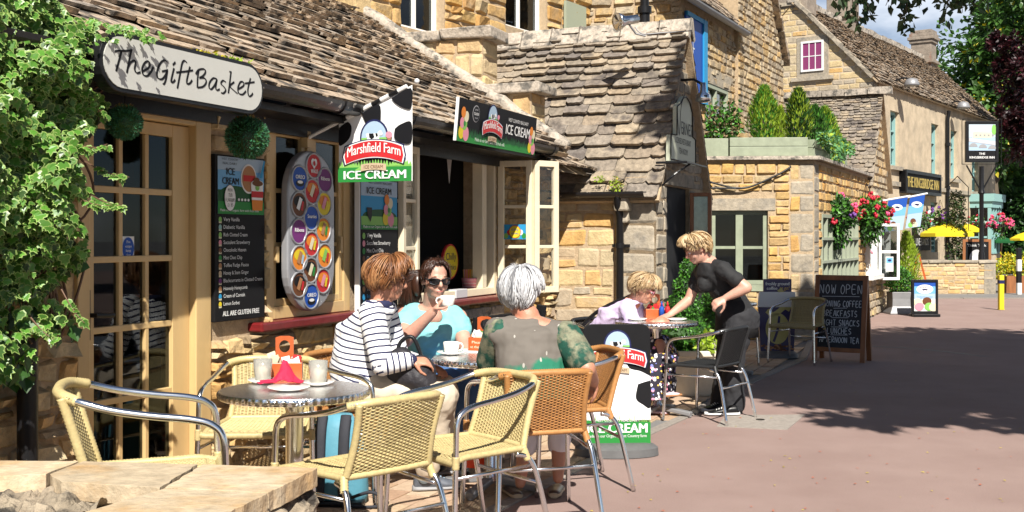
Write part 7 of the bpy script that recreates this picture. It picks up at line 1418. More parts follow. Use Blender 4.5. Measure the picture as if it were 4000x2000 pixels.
def hair(o, c, R, s, mats, polar, n=900, flare=.012, rr=(.085, .104, .102), cz=.026, wid=.0042, wild=.006, L=58, part=0.0, fringe=(.35, .40)):
    """polar(az) -> how far down the hair reaches from the crown, in degrees; az 0 = forehead, 180 = nape"""
    def q(p): return c + R @ (Vector((p.x, p.y, p.z)) * s)
    def pt(az, po, off):
        a, t = rad(az), rad(po); return Vector((math.sin(t) * math.sin(a) * (rr[0] + off), math.sin(t) * math.cos(a) * (rr[1] + off), cz + math.cos(t) * (rr[2] + off)))
    M = MB(); na, np_ = 36, 14; vs = []; fs = []
    for j in range(np_ + 1):
        for i in range(na): az = -180 + 360 * i / na; vs.append(q(pt(az, polar(az) * j / np_ * .86, -.004 * (j / np_))))
    for j in range(np_):
        for i in range(na): fs.append((j * na + i, j * na + (i + 1) % na, (j + 1) * na + (i + 1) % na, (j + 1) * na + i))
    M.add(vs, fs, 0, .3)
    locks = [(ru(-180, 180), ru(-16, 16) + part, ru(.1, 2.3), ru(.82, 1.1), ru(-1, 1) * wild, R_.random()) for _ in range(130)]
    for i in range(n):
        la, daz, am, lf, wl, lr = R_.choice(locks); az = la + R_.gauss(0, 5); az = (az + 180) % 360 - 180; end = polar(az) * lf * ru(.95, 1.05); st = max(0, end - L * ru(.5, 1.2)) * (1 if R_.random() < .8 else .3); w = wid * ru(.6, 1.3) * s; pts = []; ph = la * .3
        for k in range(7):
            t = k / 6; po = st + (end - st) * t; pts.append(q(pt(az + daz * t + 5 * math.sin(t * 4 + ph), po, .001 + flare * am * math.sin(t * 2.3) + wl * t * t + ru(0, .0025))))
        M.tube(pts, [w * .6, w, w, w, w * .8, w * .5, w * .1], 4, rnd=min(1, max(0, lr + ru(-.14, .14))))
    for i in range(int(n * .08)):                  # a few stray hairs
        az = ru(-180, 180); po = ru(.1, .9) * polar(az); a = pt(az, po, .004); b = pt(az + ru(-20, 20), po + ru(6, 22), .014 + ru(0, .018)); M.tube([q(a), q((a + b) / 2 + Vector((0, 0, .006))), q(b)], [wid * .35 * s, wid * .3 * s, wid * .1 * s], 3, rnd=R_.random())
    return M.build('hair', mats, o, smooth=True)
def hand(M, w, d, n, side, curl=.6, s=1.0, spread=.0):
    """w wrist, d towards the fingers, n out of the palm, side +1/-1 puts the thumb on one side"""
    d = Vector(d).normalized(); n = Vector(n); n = (n - d * n.dot(d)).normalized(); x = d.cross(n).normalized() * side
    M.loft([(w - d * .01, x * .024 * s, n * .019 * s), (w + d * .03 * s, x * .034 * s, n * .017 * s), (w + d * .07 * s, x * .041 * s, n * .015 * s), (w + d * .092 * s, x * .040 * s, n * .012 * s)], 14)
    for i, (o_, L) in enumerate(((.030, .068), (.010, .076), (-.010, .070), (-.029, .054))):
        a = w + (d * .088 + x * o_) * s; dd = (d + x * o_ * spread * 8).normalized(); c1 = curl * ru(.85, 1.15) + i * .07; r0 = .0095 - .0008 * i; p = a; ang = 0
        for k, (fr, rr) in enumerate(((.44, 1), (.32, .92), (.24, .8))):
            ang += c1 * (.75 if k == 0 else 1.0); q = p + (dd * math.cos(ang) + n * math.sin(ang)) * L * fr * s; M.cap(p, q, r0 * (1 if k == 0 else .93) * s, r0 * rr * .93 * s, 8); p = q
    a = w + (d * .025 + x * .032) * s; b = a + (d * .030 + x * .024 + n * .020 * (1 + curl)) * s; M.cap(a, b, .0125 * s, .0115 * s, 8); M.cap(b, b + (d * .032 + x * .004 + n * .012 * (1 + curl)) * s, .011 * s, .009 * s, 8)
def torso(M, secs, r, n=20):                    # secs: centre, half width, half depth, forward
    M.loft([(c, r * w, Vector(f).normalized() * d) for c, w, d, f in secs], n)
def shoe(o, heel, toe, mats, h=.075, w=.043, sole=.024, name='shoe', label=None, low=False):
    f = (toe - heel); L = f.length; f.normalize(); up = Vector((0, 0, 1)); up = (up - f * up.dot(f)).normalized(); r = f.cross(up); M = MB(); M2 = MB()
    def sec(t, z0, z1, ww): return (heel + f * L * t + up * (z0 + z1) / 2, r * ww, up * (z1 - z0) / 2)
    k = .55 if low else 1.0
    M.loft([sec(-.02, .01, h * .55, w * .5), sec(.06, .008, h * 1.05 * (k if low else 1), w * .8), sec(.25, .008, h * 1.02 * k, w * .86), sec(.45, .008, h * .82 * (k + .1 if low else 1), w * .92), sec(.7, .008, h * .55, w * 1.05), sec(.9, .008, h * .42, w * .86), sec(1.0, .01, h * .25, w * .45)], 18)
    b = M.build(name, mats[0], o, remesh=.008, smth=6)
    M2.loft([(heel + f * L * t + up * z_, r * ww, f * .0 + up * .0001) for t, z_, ww in ((0, 0, .01),)] * 0 or [sec(-.04, 0, .004, w * .4), sec(-.03, 0, sole, w * .62), sec(.08, 0, sole, w * .9), sec(.4, 0, sole * .9, w * .92), sec(.7, 0, sole * .9, w * 1.12), sec(.92, 0, sole * .9, w * .92), sec(1.03, 0, sole, w * .55), sec(1.04, 0, .004, w * .3)], 18); M2.build('sole', mats[1], b, smooth=True)
    if len(mats) > 2:
        M3 = MB()
        for i in range(4): t = .42 + i * .075; zz = h * (.80 - i * .09); M3.tube([heel + f * L * t + r * w * .5 + up * zz * .9, heel + f * L * (t + .02) + up * (zz + .006), heel + f * L * (t + .04) - r * w * .5 + up * zz * .9], .0042, 5)
        M3.build('lace', mats[2], b)
    return b
def glasses(o, c, R, s, mframe, mlens, wrap_=False):
    def q(x, y, z): return c + R @ (Vector((x, y, z)) * s)
    M = MB(); ML = MB()
    for s_ in (-1, 1):
        if wrap_:
            pts = [q(s_ * .006, .103, .012), q(s_ * .030, .100, .018), q(s_ * .055, .085, .017), q(s_ * .066, .066, .010), q(s_ * .058, .082, -.012), q(s_ * .036, .097, -.018), q(s_ * .012, .104, -.008)]
            ML.add(pts, [tuple(range(7))]); M.tube(pts, .0042 * s, 6, closed=True)
        else:
            pts = [q(s_ * .032 + .022 * math.cos(a), .096 - .10 * abs(.032 + s_ * 0) * 0, .004 + .016 * math.sin(a)) for a in [2 * math.pi * i / 14 for i in range(14)]]; ML.add(pts, [tuple(range(14))]); M.tube(pts, .0026 * s, 5, closed=True)
        M.tube([q(s_ * (.064 if wrap_ else .054), .07 if wrap_ else .094, .010), q(s_ * .076, .045, .012), q(s_ * .079, -.005, .012), q(s_ * .078, -.018, -.004)], (.005 if wrap_ else .0028) * s, 6)
    M.tube([q(-.010, .104 if wrap_ else .097, .008), q(.010, .104 if wrap_ else .097, .008)], .0035 * s, 6)
    g = M.build('sunglasses' if wrap_ else 'glasses', mframe, o, smooth=True); ML.build('lens', mlens, g)
def person(label, p): return None
m_lens = mat('dark_lens', (.008, .008, .010), .06, spec=.8)
def stripes(name, base, line, freq, duty, axis=2, off=0.0):
    m = mat(name, base, .85, bump=.25, bscale=26); t = m.node_tree; b = t.nodes['Principled BSDF']; N, L = t.nodes.new, t.links.new
    tcn = N('ShaderNodeTexCoord'); sx = N('ShaderNodeSeparateXYZ'); L(tcn.outputs['Object'], sx.inputs[0]); nz_ = N('ShaderNodeTexNoise'); nz_.inputs['Scale'].default_value = 5; L(tcn.outputs['Object'], nz_.inputs['Vector'])
    ma = N('ShaderNodeMath'); ma.operation = 'MULTIPLY_ADD'; ma.inputs[1].default_value = .035; L(nz_.outputs['Fac'], ma.inputs[0]); L(sx.outputs[axis], ma.inputs[2])
    mb_ = N('ShaderNodeMath'); mb_.operation = 'MULTIPLY_ADD'; mb_.inputs[1].default_value = freq; mb_.inputs[2].default_value = 100 + off; L(ma.outputs[0], mb_.inputs[0]); fr = N('ShaderNodeMath'); fr.operation = 'FRACT'; L(mb_.outputs[0], fr.inputs[0])
    gt = N('ShaderNodeMath'); gt.operation = 'LESS_THAN'; gt.inputs[1].default_value = duty; L(fr.outputs[0], gt.inputs[0]); mx_ = N('ShaderNodeMixRGB'); mx_.inputs[1].default_value = (*base, 1); mx_.inputs[2].default_value = (*line, 1); L(gt.outputs[0], mx_.inputs[0]); L(mx_.outputs[0], b.inputs['Base Color']); return m
def axis_frame(a, b):                            # object frame with z along a -> b
    z = (b - a).normalized(); x = z.orthogonal().normalized(); y = z.cross(x); return Matrix(((x.x, y.x, z.x, a.x), (x.y, y.y, z.y, a.y), (x.z, y.z, z.z, a.z), (0, 0, 0, 1)))
def cloth(name, c, rough=.85, **k): return mat(name, c, rough, var=k.pop('var', .1), scale=k.pop('scale', 7), bump=k.pop('bump', .5), bscale=k.pop('bscale', 13), **k)
Z = Vector((0, 0, 1))
# ---------------------------------------------------------------- woman in the striped jumper
f = Vector((.94, -.30, 0)).normalized(); r = Vector((f.y, -f.x, 0)); hc = P(1512, 1088, 6.34); hf = Vector((.97, -.02, -.20)).normalized(); HR = frame3(hf)
pel, wai, che, nek = P(1408, 1515, 6.40), P(1398, 1415, 6.40), P(1418, 1290, 6.38), P(1478, 1180, 6.36)
shn, shf = P(1452, 1225, 6.20), P(1500, 1215, 6.54); eln, wrn = P(1492, 1425, 6.13), P(1604, 1408, 6.16); elf, wrf = P(1560, 1400, 6.58), P(1660, 1425, 6.40); had = (P(1660, 1412, 6.18) - wrn)
kn1, kn2 = P(1738, 1545, 6.20), P(1735, 1520, 6.42); an1, an2 = P(1658, 1845, 6.36), P(1720, 1800, 6.55); hp1, hp2 = pel + r * .09, pel - r * .09
M = MB(); head(M, hc, HR, 1.06); M.chain([nek - Z * .05 - f * .02, nek + f * .02, hc - HR @ Vector((0, .025, .07))], [.075, .062, .057], 14); torso(M, [(pel, .14, .10, f), (wai, .13, .095, f), (che, .15, .10, f), (nek - Z * .03, .09, .06, f)], r)
for s0, e0, w0 in ((shn, eln, wrn), (shf, elf, wrf)): M.chain([s0, e0, w0], [.052, .044, .029], 12); M.cap(nek - Z * .03, s0, .06, .05)
hand(M, wrn, had, Vector((.1, .5, -.8)), -1, .55, 1.0); hand(M, wrf, Vector((.9, -.4, -.2)), Vector((0, 0, -1)), 1, .5)
for h_, k_, a_ in ((hp1, kn1, an1), (hp2, kn2, an2)): M.chain([h_, k_, a_], [.08, .055, .038], 12)
p1 = M.build('person', m_skin2, remesh=.0075, smth=5); tag(p1, 'woman with short auburn hair in navy striped white jumper, bag on lap', 'person')
m_au = mat('auburn_hair', (.30, .10, .03), .42, ramp=[(.045, .016, .007), (.22, .085, .028), (.38, .19, .08), (.09, .032, .012), (.28, .12, .045)])
hair(p1, hc, HR, 1.06, m_au, lambda a: 64 if abs(a) < 38 else (64 + (abs(a) - 38) * 1.7 if abs(a) < 75 else (128 if abs(a) < 115 else 140)), 1700, .018, (.086, .106, .103), wid=.0038, L=62, wild=.012); glasses(p1, hc, HR, 1.06, C['brown'], m_lens)
m_str = stripes('navy_striped_jersey', (.80, .80, .80), (.016, .018, .065), 28.5, .27); m_navy = cloth('navy_jersey', (.016, .018, .06))
Ft = axis_frame(wai - (che - wai) * .8, che + Vector((.03, 0, 0))); M = MB(); torso(M, [(pel - Z * .035 - f * .01, .195, .165, f), (pel + Z * .04, .20, .168, f), (wai + Z * .0, .188, .155, f), (che - Z * .06, .198, .155, f), (che + Z * .03, .195, .145, f), (nek - Z * .05 - f * .01, .165, .105, f), (nek - Z * .005, .085, .075, f)], r)
M.cap(che + r * .10, shn, .09, .078); M.cap(che - r * .1, shf, .09, .078); jm = M.build('jumper', m_str, p1, frame=Ft, remesh=.010, smth=4, fold=.030, fsize=.11)
for s0, e0, w0 in ((shn, eln, wrn), (shf, elf, wrf)):
    up_, lo_ = axis_frame(s0, e0), axis_frame(e0, w0); M = MB(); M.cap(s0, e0, .079, .064, 14); sl_u = M.build('sleeve', m_str, jm, frame=up_, remesh=.009, smth=4); M = MB(); M.cap(e0, e0.lerp(w0, .88), .0635, .050, 14); M.build('sleeve', m_str, jm, frame=lo_, remesh=.009, smth=4); M = MB(); M.cap(e0.lerp(w0, .86), e0.lerp(w0, .99), .049, .041, 14); M.build('cuff', m_navy, jm, smooth=True)
M = MB(); torso(M, [(nek - Z * .035 - f * .005, .115, .092, f), (nek + Z * .012 + f * .004, .082, .076, f)], r); M.build('collar', m_navy, jm, smooth=True); M = MB(); torso(M, [(pel - Z * .055 - f * .01, .203, .175, f), (pel + Z * .005 - f * .005, .205, .176, f)], r, 26); M.build('hem', m_navy, jm, smooth=True)
m_beige = cloth('beige_trousers', (.56, .47, .36)); M = MB()
M.ell(pel - Z * .03, (.18, .18, .12))
for h_, k_, a_ in ((hp1, kn1, an1), (hp2, kn2, an2)): M.chain([h_ - Z * .01, k_, k_.lerp(a_, .92)], [.112, .082, .070], 16)
M.build('trousers', m_beige, p1, remesh=.011, smth=5, fold=.032, fsize=.10)
for k_, a_, tx in ((kn1, an1, (1790, 1905)), (kn2, an2, (1830, 1850))):
    M = MB(); M.cap(k_.lerp(a_, .85), a_ - Z * .02, .047, .045, 12); M.build('sock', C['pale'] if k_ is kn1 else C['black'], p1, smooth=True)
m_shoe = mat('grey_blue_trainer', (.085, .095, .115), .6, var=.35, scale=20); gs1 = G(1618, 1918); gs2 = G(1792, 1908); shoe(p1, Vector((gs1.x, gs1.y, .0)), Vector((gs2.x, gs2.y, 0)), [m_shoe, C['grey'], C['pale']], .115, .052, .034); gs1, gs2 = G(1690, 1860), G(1818, 1842); shoe(p1, Vector((gs1.x, gs1.y, 0)), Vector((gs2.x, gs2.y, 0)), [m_shoe, C['grey'], C['pale']], .11, .052, .034)
bg_ = P(1612, 1478, 6.24); M = MB(); M.ell(bg_, (.155, .10, .095), Matrix.Rotation(rad(-20), 3, 'Z') @ Matrix.Rotation(rad(18), 3, 'Y'), 20, 12); M.ell(bg_ + Vector((.04, .0, .03)), (.10, .09, .10)); M.ell(bg_ + Vector((-.06, 0, .08)), (.07, .08, .10)); t_ = M.build('handbag', cloth('black_bag_cloth', (.018, .016, .020), .6, bump=1.0, bscale=18), remesh=.011, smth=5, fold=.032, fsize=.10); tag(t_, 'soft black shoulder bag lying on the lap of the woman in stripes', 'bag'); M = MB(); M.tube(smooth([bg_ + Vector((-.09, -.02, .09)), bg_ + Vector((-.07, .0, .2)), bg_ + Vector((0, 0, .23)), bg_ + Vector((.05, 0, .12))], 6), .011, 6); M.build('strap', m_black, t_, smooth=True)
# ---------------------------------------------------------------- woman in turquoise drinking
f = Vector((.22, -.97, 0)).normalized(); r = Vector((f.y, -f.x, 0)); hc = P(1699, 1092, 7.08); hf = Vector((.40, -.90, -.10)).normalized(); HR = frame3(hf)
pel, wai, che, nek = P(1688, 1460, 7.30), P(1690, 1380, 7.28), P(1688, 1285, 7.22), P(1688, 1200, 7.16)
shr, shl = P(1585, 1232, 7.18), P(1792, 1240, 7.20); elr, wrr = P(1578, 1330, 6.92), P(1692, 1218, 6.84); ell_, wrl = P(1812, 1340, 7.06), P(1842, 1425, 6.80)
kn1, kn2 = P(1752, 1492, 6.75), P(1848, 1505, 6.72); an1, an2 = P(1700, 1790, 6.85), P(1770, 1768, 6.90); hp1, hp2 = pel + r * .09, pel - r * .09
M = MB(); head(M, hc, HR, 1.08); M.chain([nek - Z * .04, nek + Z * .01, hc - HR @ Vector((0, .02, .07))], [.078, .062, .06], 14); torso(M, [(pel, .15, .11, f), (wai, .15, .11, f), (che, .16, .12, f), (nek - Z * .03, .10, .065, f)], r)
M.chain([shr, elr, wrr], [.060, .052, .030], 14); M.chain([shl, ell_, wrl], [.058, .048, .030], 14); M.cap(nek - Z * .03, shr, .065, .055); M.cap(nek - Z * .03, shl, .065, .055)
cup_ = P(1748, 1172, 6.84); hand(M, wrr, cup_ - wrr + Vector((-.02, 0, .01)), Vector((.35, -.1, -.75)), -1, .85, 1.0); hand(M, wrl, Vector((0, -.5, -.6)), Vector((-1, 0, -.3)), 1, .5)
for h_, k_, a_ in ((hp1, kn1, an1), (hp2, kn2, an2)): M.chain([h_, k_, a_], [.085, .06, .04], 12)
p2 = M.build('person', m_skin, remesh=.0075, smth=5); tag(p2, 'woman with dark ponytail and sunglasses in turquoise T-shirt drinking from a white cup', 'person')
m_br = mat('dark_brown_hair', (.03, .012, .006), .35, ramp=[(.020, .008, .004), (.05, .018, .009), (.032, .012, .007)]); hair(p2, hc, HR, 1.08, m_br, lambda a: 40 if abs(a) < 35 else (40 + (abs(a) - 35) * 1.6 if abs(a) < 80 else (112 if abs(a) < 110 else 130)), 1100, .004, (.080, .100, .096), wid=.004, wild=.002, L=80)
M = MB()
for i in range(260): a = hc + HR @ Vector((.03 + ru(-.03, .03), -.105, .02 + ru(-.03, .03))); b = a + HR @ Vector((.075 + ru(-.03, .03), -.03, -.03)); c_ = b + Vector((ru(-.06, .02), .02, -.15 + ru(-.05, .02))); M.tube(smooth([a, b, c_], 3), [.004, .0045, .0045, .0045, .004, .003, .001], 4)
M.ell(hc + HR @ Vector((.075, -.12, -.05)), (.04, .04, .075)); M.build('ponytail', m_br, p2, smooth=True); glasses(p2, hc, HR, 1.08, m_black, m_lens, True); face_parts(p2, hc - HR @ Vector((0, .003, 0)), HR, 1.06)
m_tq = cloth('turquoise_jersey', (.20, .50, .51), .85, bump=.7, bscale=9); M = MB(); torso(M, [(pel - Z * .06, .20, .16, f), (pel + Z * .05, .205, .17, f), (wai + Z * .02, .20, .165, f), (che - Z * .01 + f * .025, .212, .175, f), (che + Z * .07, .20, .14, f), (nek - Z * .045, .16, .09, f), (nek - Z * .012 - f * .01, .10, .068, f)], r)
for s_ in (-1, 1): M.ell(che + r * s_ * .085 + f * .115 - Z * .015, (.085, .07, .08))
M.cap(shr - r * .05, shr.lerp(elr, .42), .088, .083, 14); M.cap(shl + r * .05, shl.lerp(ell_, .42), .085, .080, 14); ts = M.build('t_shirt', m_tq, p2, remesh=.010, smth=4, fold=.034, fsize=.09)
M = MB(); M.ell(nek - Z * .055 + f * .075, (.055, .035, .055), None, 14, 10); M.build('neckline', m_skin, ts, smooth=True)
A = Art(FR(che + f * .205 - Z * .02, math.atan2(-r.y, -r.x)), [], .0); m_jean = cloth('blue_denim', (.055, .13, .30), .85, bump=.7); m_jean2 = cloth('dark_denim', (.014, .03, .085), .85, bump=.7); M = MB(); M.ell(pel - Z * .02, (.19, .18, .12))
for h_, k_, a_ in ((hp1, kn1, an1), (hp2, kn2, an2)): M.chain([h_, k_, k_.lerp(a_, .95)], [.118, .086, .064], 16)
M.build('trousers', m_jean, p2, remesh=.011, smth=5, fold=.032, fsize=.10)
for g_a, g_b in ((G(1742, 1828), G(1800, 1852)), (G(1800, 1800), G(1868, 1815))): shoe(p2, g_a, g_a + (g_b - g_a).normalized() * .27, [m_black, m_black, C['pale']], .085, .05, .026)
cu = mug(cup_ - Z * .035, 'white china cup held to the lips of the woman in turquoise', rad(205), False, .044, .062)
# ---------------------------------------------------------------- grey haired woman seen from behind
f = Vector((-.22, .975, 0)).normalized(); r = Vector((f.y, -f.x, 0)); hc = P(2036, 1140, 5.96); hf = Vector((.42, .90, -.05)).normalized(); HR = frame3(hf)
pel, wai, che, nek = P(2085, 1585, 5.84), P(2082, 1475, 5.84), P(2080, 1350, 5.88), P(2062, 1245, 5.93)
shl, shr = P(1948, 1300, 5.88), P(2212, 1312, 5.86); ell_, wrl = P(1905, 1440, 6.02), P(1905, 1480, 6.25); elr, wrr = P(2290, 1440, 5.74), P(2318, 1490, 5.92)
kn1, kn2 = P(2065, 1620, 6.30), P(2188, 1615, 6.30); an1, an2 = P(2032, 1888, 6.20), P(2180, 1868, 6.22); hp1, hp2 = pel - r * .09, pel + r * .09
M = MB(); head(M, hc, HR, 1.04); M.chain([nek - Z * .04, nek + Z * .01, hc - HR @ Vector((0, .02, .07))], [.082, .066, .06], 14); torso(M, [(pel, .16, .12, f), (wai, .15, .115, f), (che, .16, .11, f), (nek - Z * .05, .085, .06, f)], r)
M.chain([shl, ell_, wrl], [.058, .048, .030], 14); M.chain([shr, elr, wrr], [.060, .050, .032], 14); M.cap(nek - Z * .03, shr, .065, .055); M.cap(nek - Z * .03, shl, .065, .055); hand(M, wrl, f, -Z, 1, .4); hand(M, wrr, Vector((-.1, .8, -.5)), Vector((-.6, 0, -.6)), -1, .8)
for h_, k_, a_ in ((hp1, kn1, an1), (hp2, kn2, an2)): M.chain([h_, k_, k_.lerp(a_, .3), k_.lerp(a_, .55), a_], [.085, .058, .052, .046, .031], 12)
p3 = M.build('person', m_skin2, remesh=.0075, smth=5); tag(p3, 'woman with short silver hair seen from behind in a grey and green printed top', 'person')
m_gr = mat('silver_hair', (.6, .6, .6), .4, ramp=[(.16, .16, .17), (.50, .50, .51), (.62, .62, .62), (.30, .30, .31), (.56, .56, .57)]); hair(p3, hc, HR, 1.04, m_gr, lambda a: 76 if abs(a) < 40 else (76 + (abs(a) - 40) * .8 if abs(a) < 80 else (100 if abs(a) < 108 else 142)), 1700, .014, (.089, .110, .108), wid=.0042, wild=.014, L=50); glasses(p3, hc, HR, 1.04, m_black, m_lens, True); face_parts(p3, hc, HR, 1.04)
m_gp = mat('grey_green_print', (.27, .245, .215), .85, mixcol=(.012, .16, .085), mixpos=(.56, .62), mixscale=3.1, bump=.45, bscale=11, var=.06); m_gs = mat('green_leaf_print', (.17, .17, .11), .85, mixcol=(.006, .06, .038), mixpos=(.44, .54), mixscale=11, bump=.4, bscale=14, var=.6, scale=24)
def print_top(name):
    m = bpy.data.materials.new(name); m.use_nodes = True; t = m.node_tree; b = t.nodes['Principled BSDF']; b.inputs['Roughness'].default_value = .85; N, L = t.nodes.new, t.links.new; tcn = N('ShaderNodeTexCoord'); sx = N('ShaderNodeSeparateXYZ'); L(tcn.outputs['Object'], sx.inputs[0]); n1 = N('ShaderNodeTexNoise'); n1.inputs['Scale'].default_value = 5; n1.inputs['Detail'].default_value = 5; L(tcn.outputs['Object'], n1.inputs[0])
    ma = N('ShaderNodeMath'); ma.operation = 'MULTIPLY_ADD'; ma.inputs[1].default_value = -.75; L(n1.outputs['Fac'], ma.inputs[0]); L(sx.outputs[2], ma.inputs[2]); mr = N('ShaderNodeMapRange'); mr.inputs[1].default_value = -.335; mr.inputs[2].default_value = -.285; L(ma.outputs[0], mr.inputs[0]); mx_ = N('ShaderNodeMixRGB'); mx_.inputs[1].default_value = (.012, .15, .085, 1); mx_.inputs[2].default_value = (.135, .118, .10, 1); L(mr.outputs[0], mx_.inputs[0])
    vo = N('ShaderNodeTexVoronoi'); vo.inputs['Scale'].default_value = 17; mp_ = N('ShaderNodeMapping'); mp_.inputs['Scale'].default_value = (1, 1, .45); mp_.inputs['Rotation'].default_value = (.4, .4, 0); L(tcn.outputs['Object'], mp_.inputs[0]); L(mp_.outputs[0], vo.inputs[0]); lt = N('ShaderNodeMath'); lt.operation = 'LESS_THAN'; lt.inputs[1].default_value = .13; L(vo.outputs['Distance'], lt.inputs[0]); m2 = N('ShaderNodeMixRGB'); m2.inputs[2].default_value = (.36, .34, .30, 1); L(lt.outputs[0], m2.inputs[0]); L(mx_.outputs[0], m2.inputs[1]); L(m2.outputs[0], b.inputs['Base Color'])
    n4 = N('ShaderNodeTexNoise'); n4.inputs['Scale'].default_value = 10; L(tcn.outputs['Object'], n4.inputs[0]); bn = N('ShaderNodeBump'); bn.inputs['Strength'].default_value = .5; bn.inputs['Distance'].default_value = .015; L(n4.outputs[0], bn.inputs['Height']); L(bn.outputs[0], b.inputs['Normal']); return m
Fz = Matrix.Translation(wai); M = MB(); torso(M, [(pel - Z * .06, .205, .16, f), (pel + Z * .06, .205, .165, f), (wai + Z * .03, .195, .155, f), (che, .205, .145, f), (che + Z * .08, .195, .115, f), (nek - Z * .035, .16, .092, f), (nek + Z * .002, .098, .078, f)], r); M.cap(che + r * .1, shr, .09, .085); M.cap(che - r * .1, shl, .09, .085); M.cap(nek - Z * .055 + r * .05, shr, .07, .082); M.cap(nek - Z * .055 - r * .05, shl, .07, .082); tp = M.build('blouse', print_top('printed_blouse'), p3, frame=Fz, remesh=.010, smth=4, fold=.034, fsize=.12)
M = MB(); M.cap(shr, shr.lerp(elr, .72), .084, .082, 14); M.build('sleeve', m_gs, tp, remesh=.010, smth=3); M = MB(); M.cap(shl, shl.lerp(ell_, .78), .084, .078, 14); M.build('sleeve', m_gs, tp, remesh=.010, smth=3)
M = MB(); M.ell(pel - Z * .02, (.18, .18, .12))
for h_, k_, a_ in ((hp1, kn1, an1), (hp2, kn2, an2)): M.chain([h_, k_, k_.lerp(a_, .46)], [.115, .084, .068], 16)
M.build('trousers', cloth('white_linen', (.66, .63, .66)), p3, remesh=.011, smth=5, fold=.032, fsize=.10); m_brs = mat('brown_leather', (.055, .03, .018), .35); 
for g_a, dr_ in ((G(2022, 1950), Vector((-.25, .95, 0))), (G(2165, 1946), Vector((.12, .98, 0)))): shoe(p3, g_a, g_a + dr_.normalized() * .24, [m_brs, C['beige']], .075, .043, .03, 'shoe', None, True)
# ---------------------------------------------------------------- woman in lilac at the far table
f = Vector((.86, -.50, 0)).normalized(); r = Vector((f.y, -f.x, 0)); hc = P(2512, 1127, 9.36); hf = Vector((.90, -.22, -.42)).normalized(); HR = frame3(hf)
pel, wai, che, nek = P(2350, 1345, 9.66), P(2355, 1295, 9.64), P(2405, 1222, 9.54), P(2476, 1168, 9.42)
shn, shf = P(2448, 1200, 9.34), P(2470, 1180, 9.60); eln, wrn = P(2490, 1296, 9.20), P(2552, 1262, 9.10); elf, wrf = P(2520, 1280, 9.50), P(2580, 1258, 9.35); kn1, kn2 = P(2575, 1350, 9.12), P(2560, 1345, 9.34); an1, an2 = P(2565, 1525, 9.0), P(2540, 1590, 9.2)
M = MB(); head(M, hc, HR, 1.04); M.chain([nek - Z * .03 - f * .03, nek + f * .01, hc - HR @ Vector((0, .02, .07))], [.072, .058, .055], 14); torso(M, [(pel, .14, .10, f), (wai, .13, .1, f), (che, .145, .1, f), (nek - Z * .03, .09, .06, f)], r)
for s0, e0, w0 in ((shn, eln, wrn), (shf, elf, wrf)): M.chain([s0, e0, w0], [.05, .042, .028], 12); M.cap(nek - Z * .03, s0, .06, .05)
hand(M, wrn, Vector((.8, .1, .25)), Vector((-.2, .6, -.6)), -1, .45); hand(M, wrf, Vector((.8, -.2, .1)), -Z, 1, .45)
for h_, k_, a_ in ((pel + r * .08, kn1, an1), (pel - r * .08, kn2, an2)): M.chain([h_, k_, k_.lerp(a_, .35), a_], [.08, .058, .052, .034], 12)
p4 = M.build('person', m_skin2, remesh=.0075, smth=5); tag(p4, 'woman with fair bobbed hair in lilac top and floral skirt leaning over her table', 'person')
m_bl = mat('fair_hair', (.5, .33, .14), .42, ramp=[(.14, .08, .035), (.42, .29, .15), (.52, .38, .22), (.24, .14, .06), (.46, .33, .18)]); hair(p4, hc, HR, 1.04, m_bl, lambda a: 78 if abs(a) < 40 else (78 + (abs(a) - 40) * .6 if abs(a) < 70 else (106 if abs(a) < 110 else 132)), 1300, .014, (.086, .107, .103), L=52, wid=.0036, wild=.012); glasses(p4, hc, HR, 1.04, C['pink'], m_lens); face_parts(p4, hc, HR, 1.04)
m_li = cloth('lilac_jersey', (.56, .46, .66)); M = MB(); torso(M, [(pel - Z * .03, .19, .16, f), (wai, .185, .16, f), (che - Z * .03, .195, .155, f), (che + Z * .04, .19, .135, f), (nek - Z * .035 - f * .01, .14, .085, f), (nek - Z * .0, .08, .065, f)], r); 
for s0, e0, w0 in ((shn, eln, wrn), (shf, elf, wrf)): M.cap(che, s0, .09, .07); M.chain([s0, e0, e0.lerp(w0, .45)], [.071, .060, .05], 14)
tl = M.build('top', m_li, p4, remesh=.010, smth=4, fold=.03, fsize=.09); M = MB(); M.tube(smooth([nek + Z * .02 - r * .03 + f * .03, nek - f * .08 + r * .05 + Z * .0, che - f * .150 + r * .08, wai - f * .158 + r * .12, pel + r * .18], 6), .010, 6, flat=1.6); M.build('strap', m_black, p4)
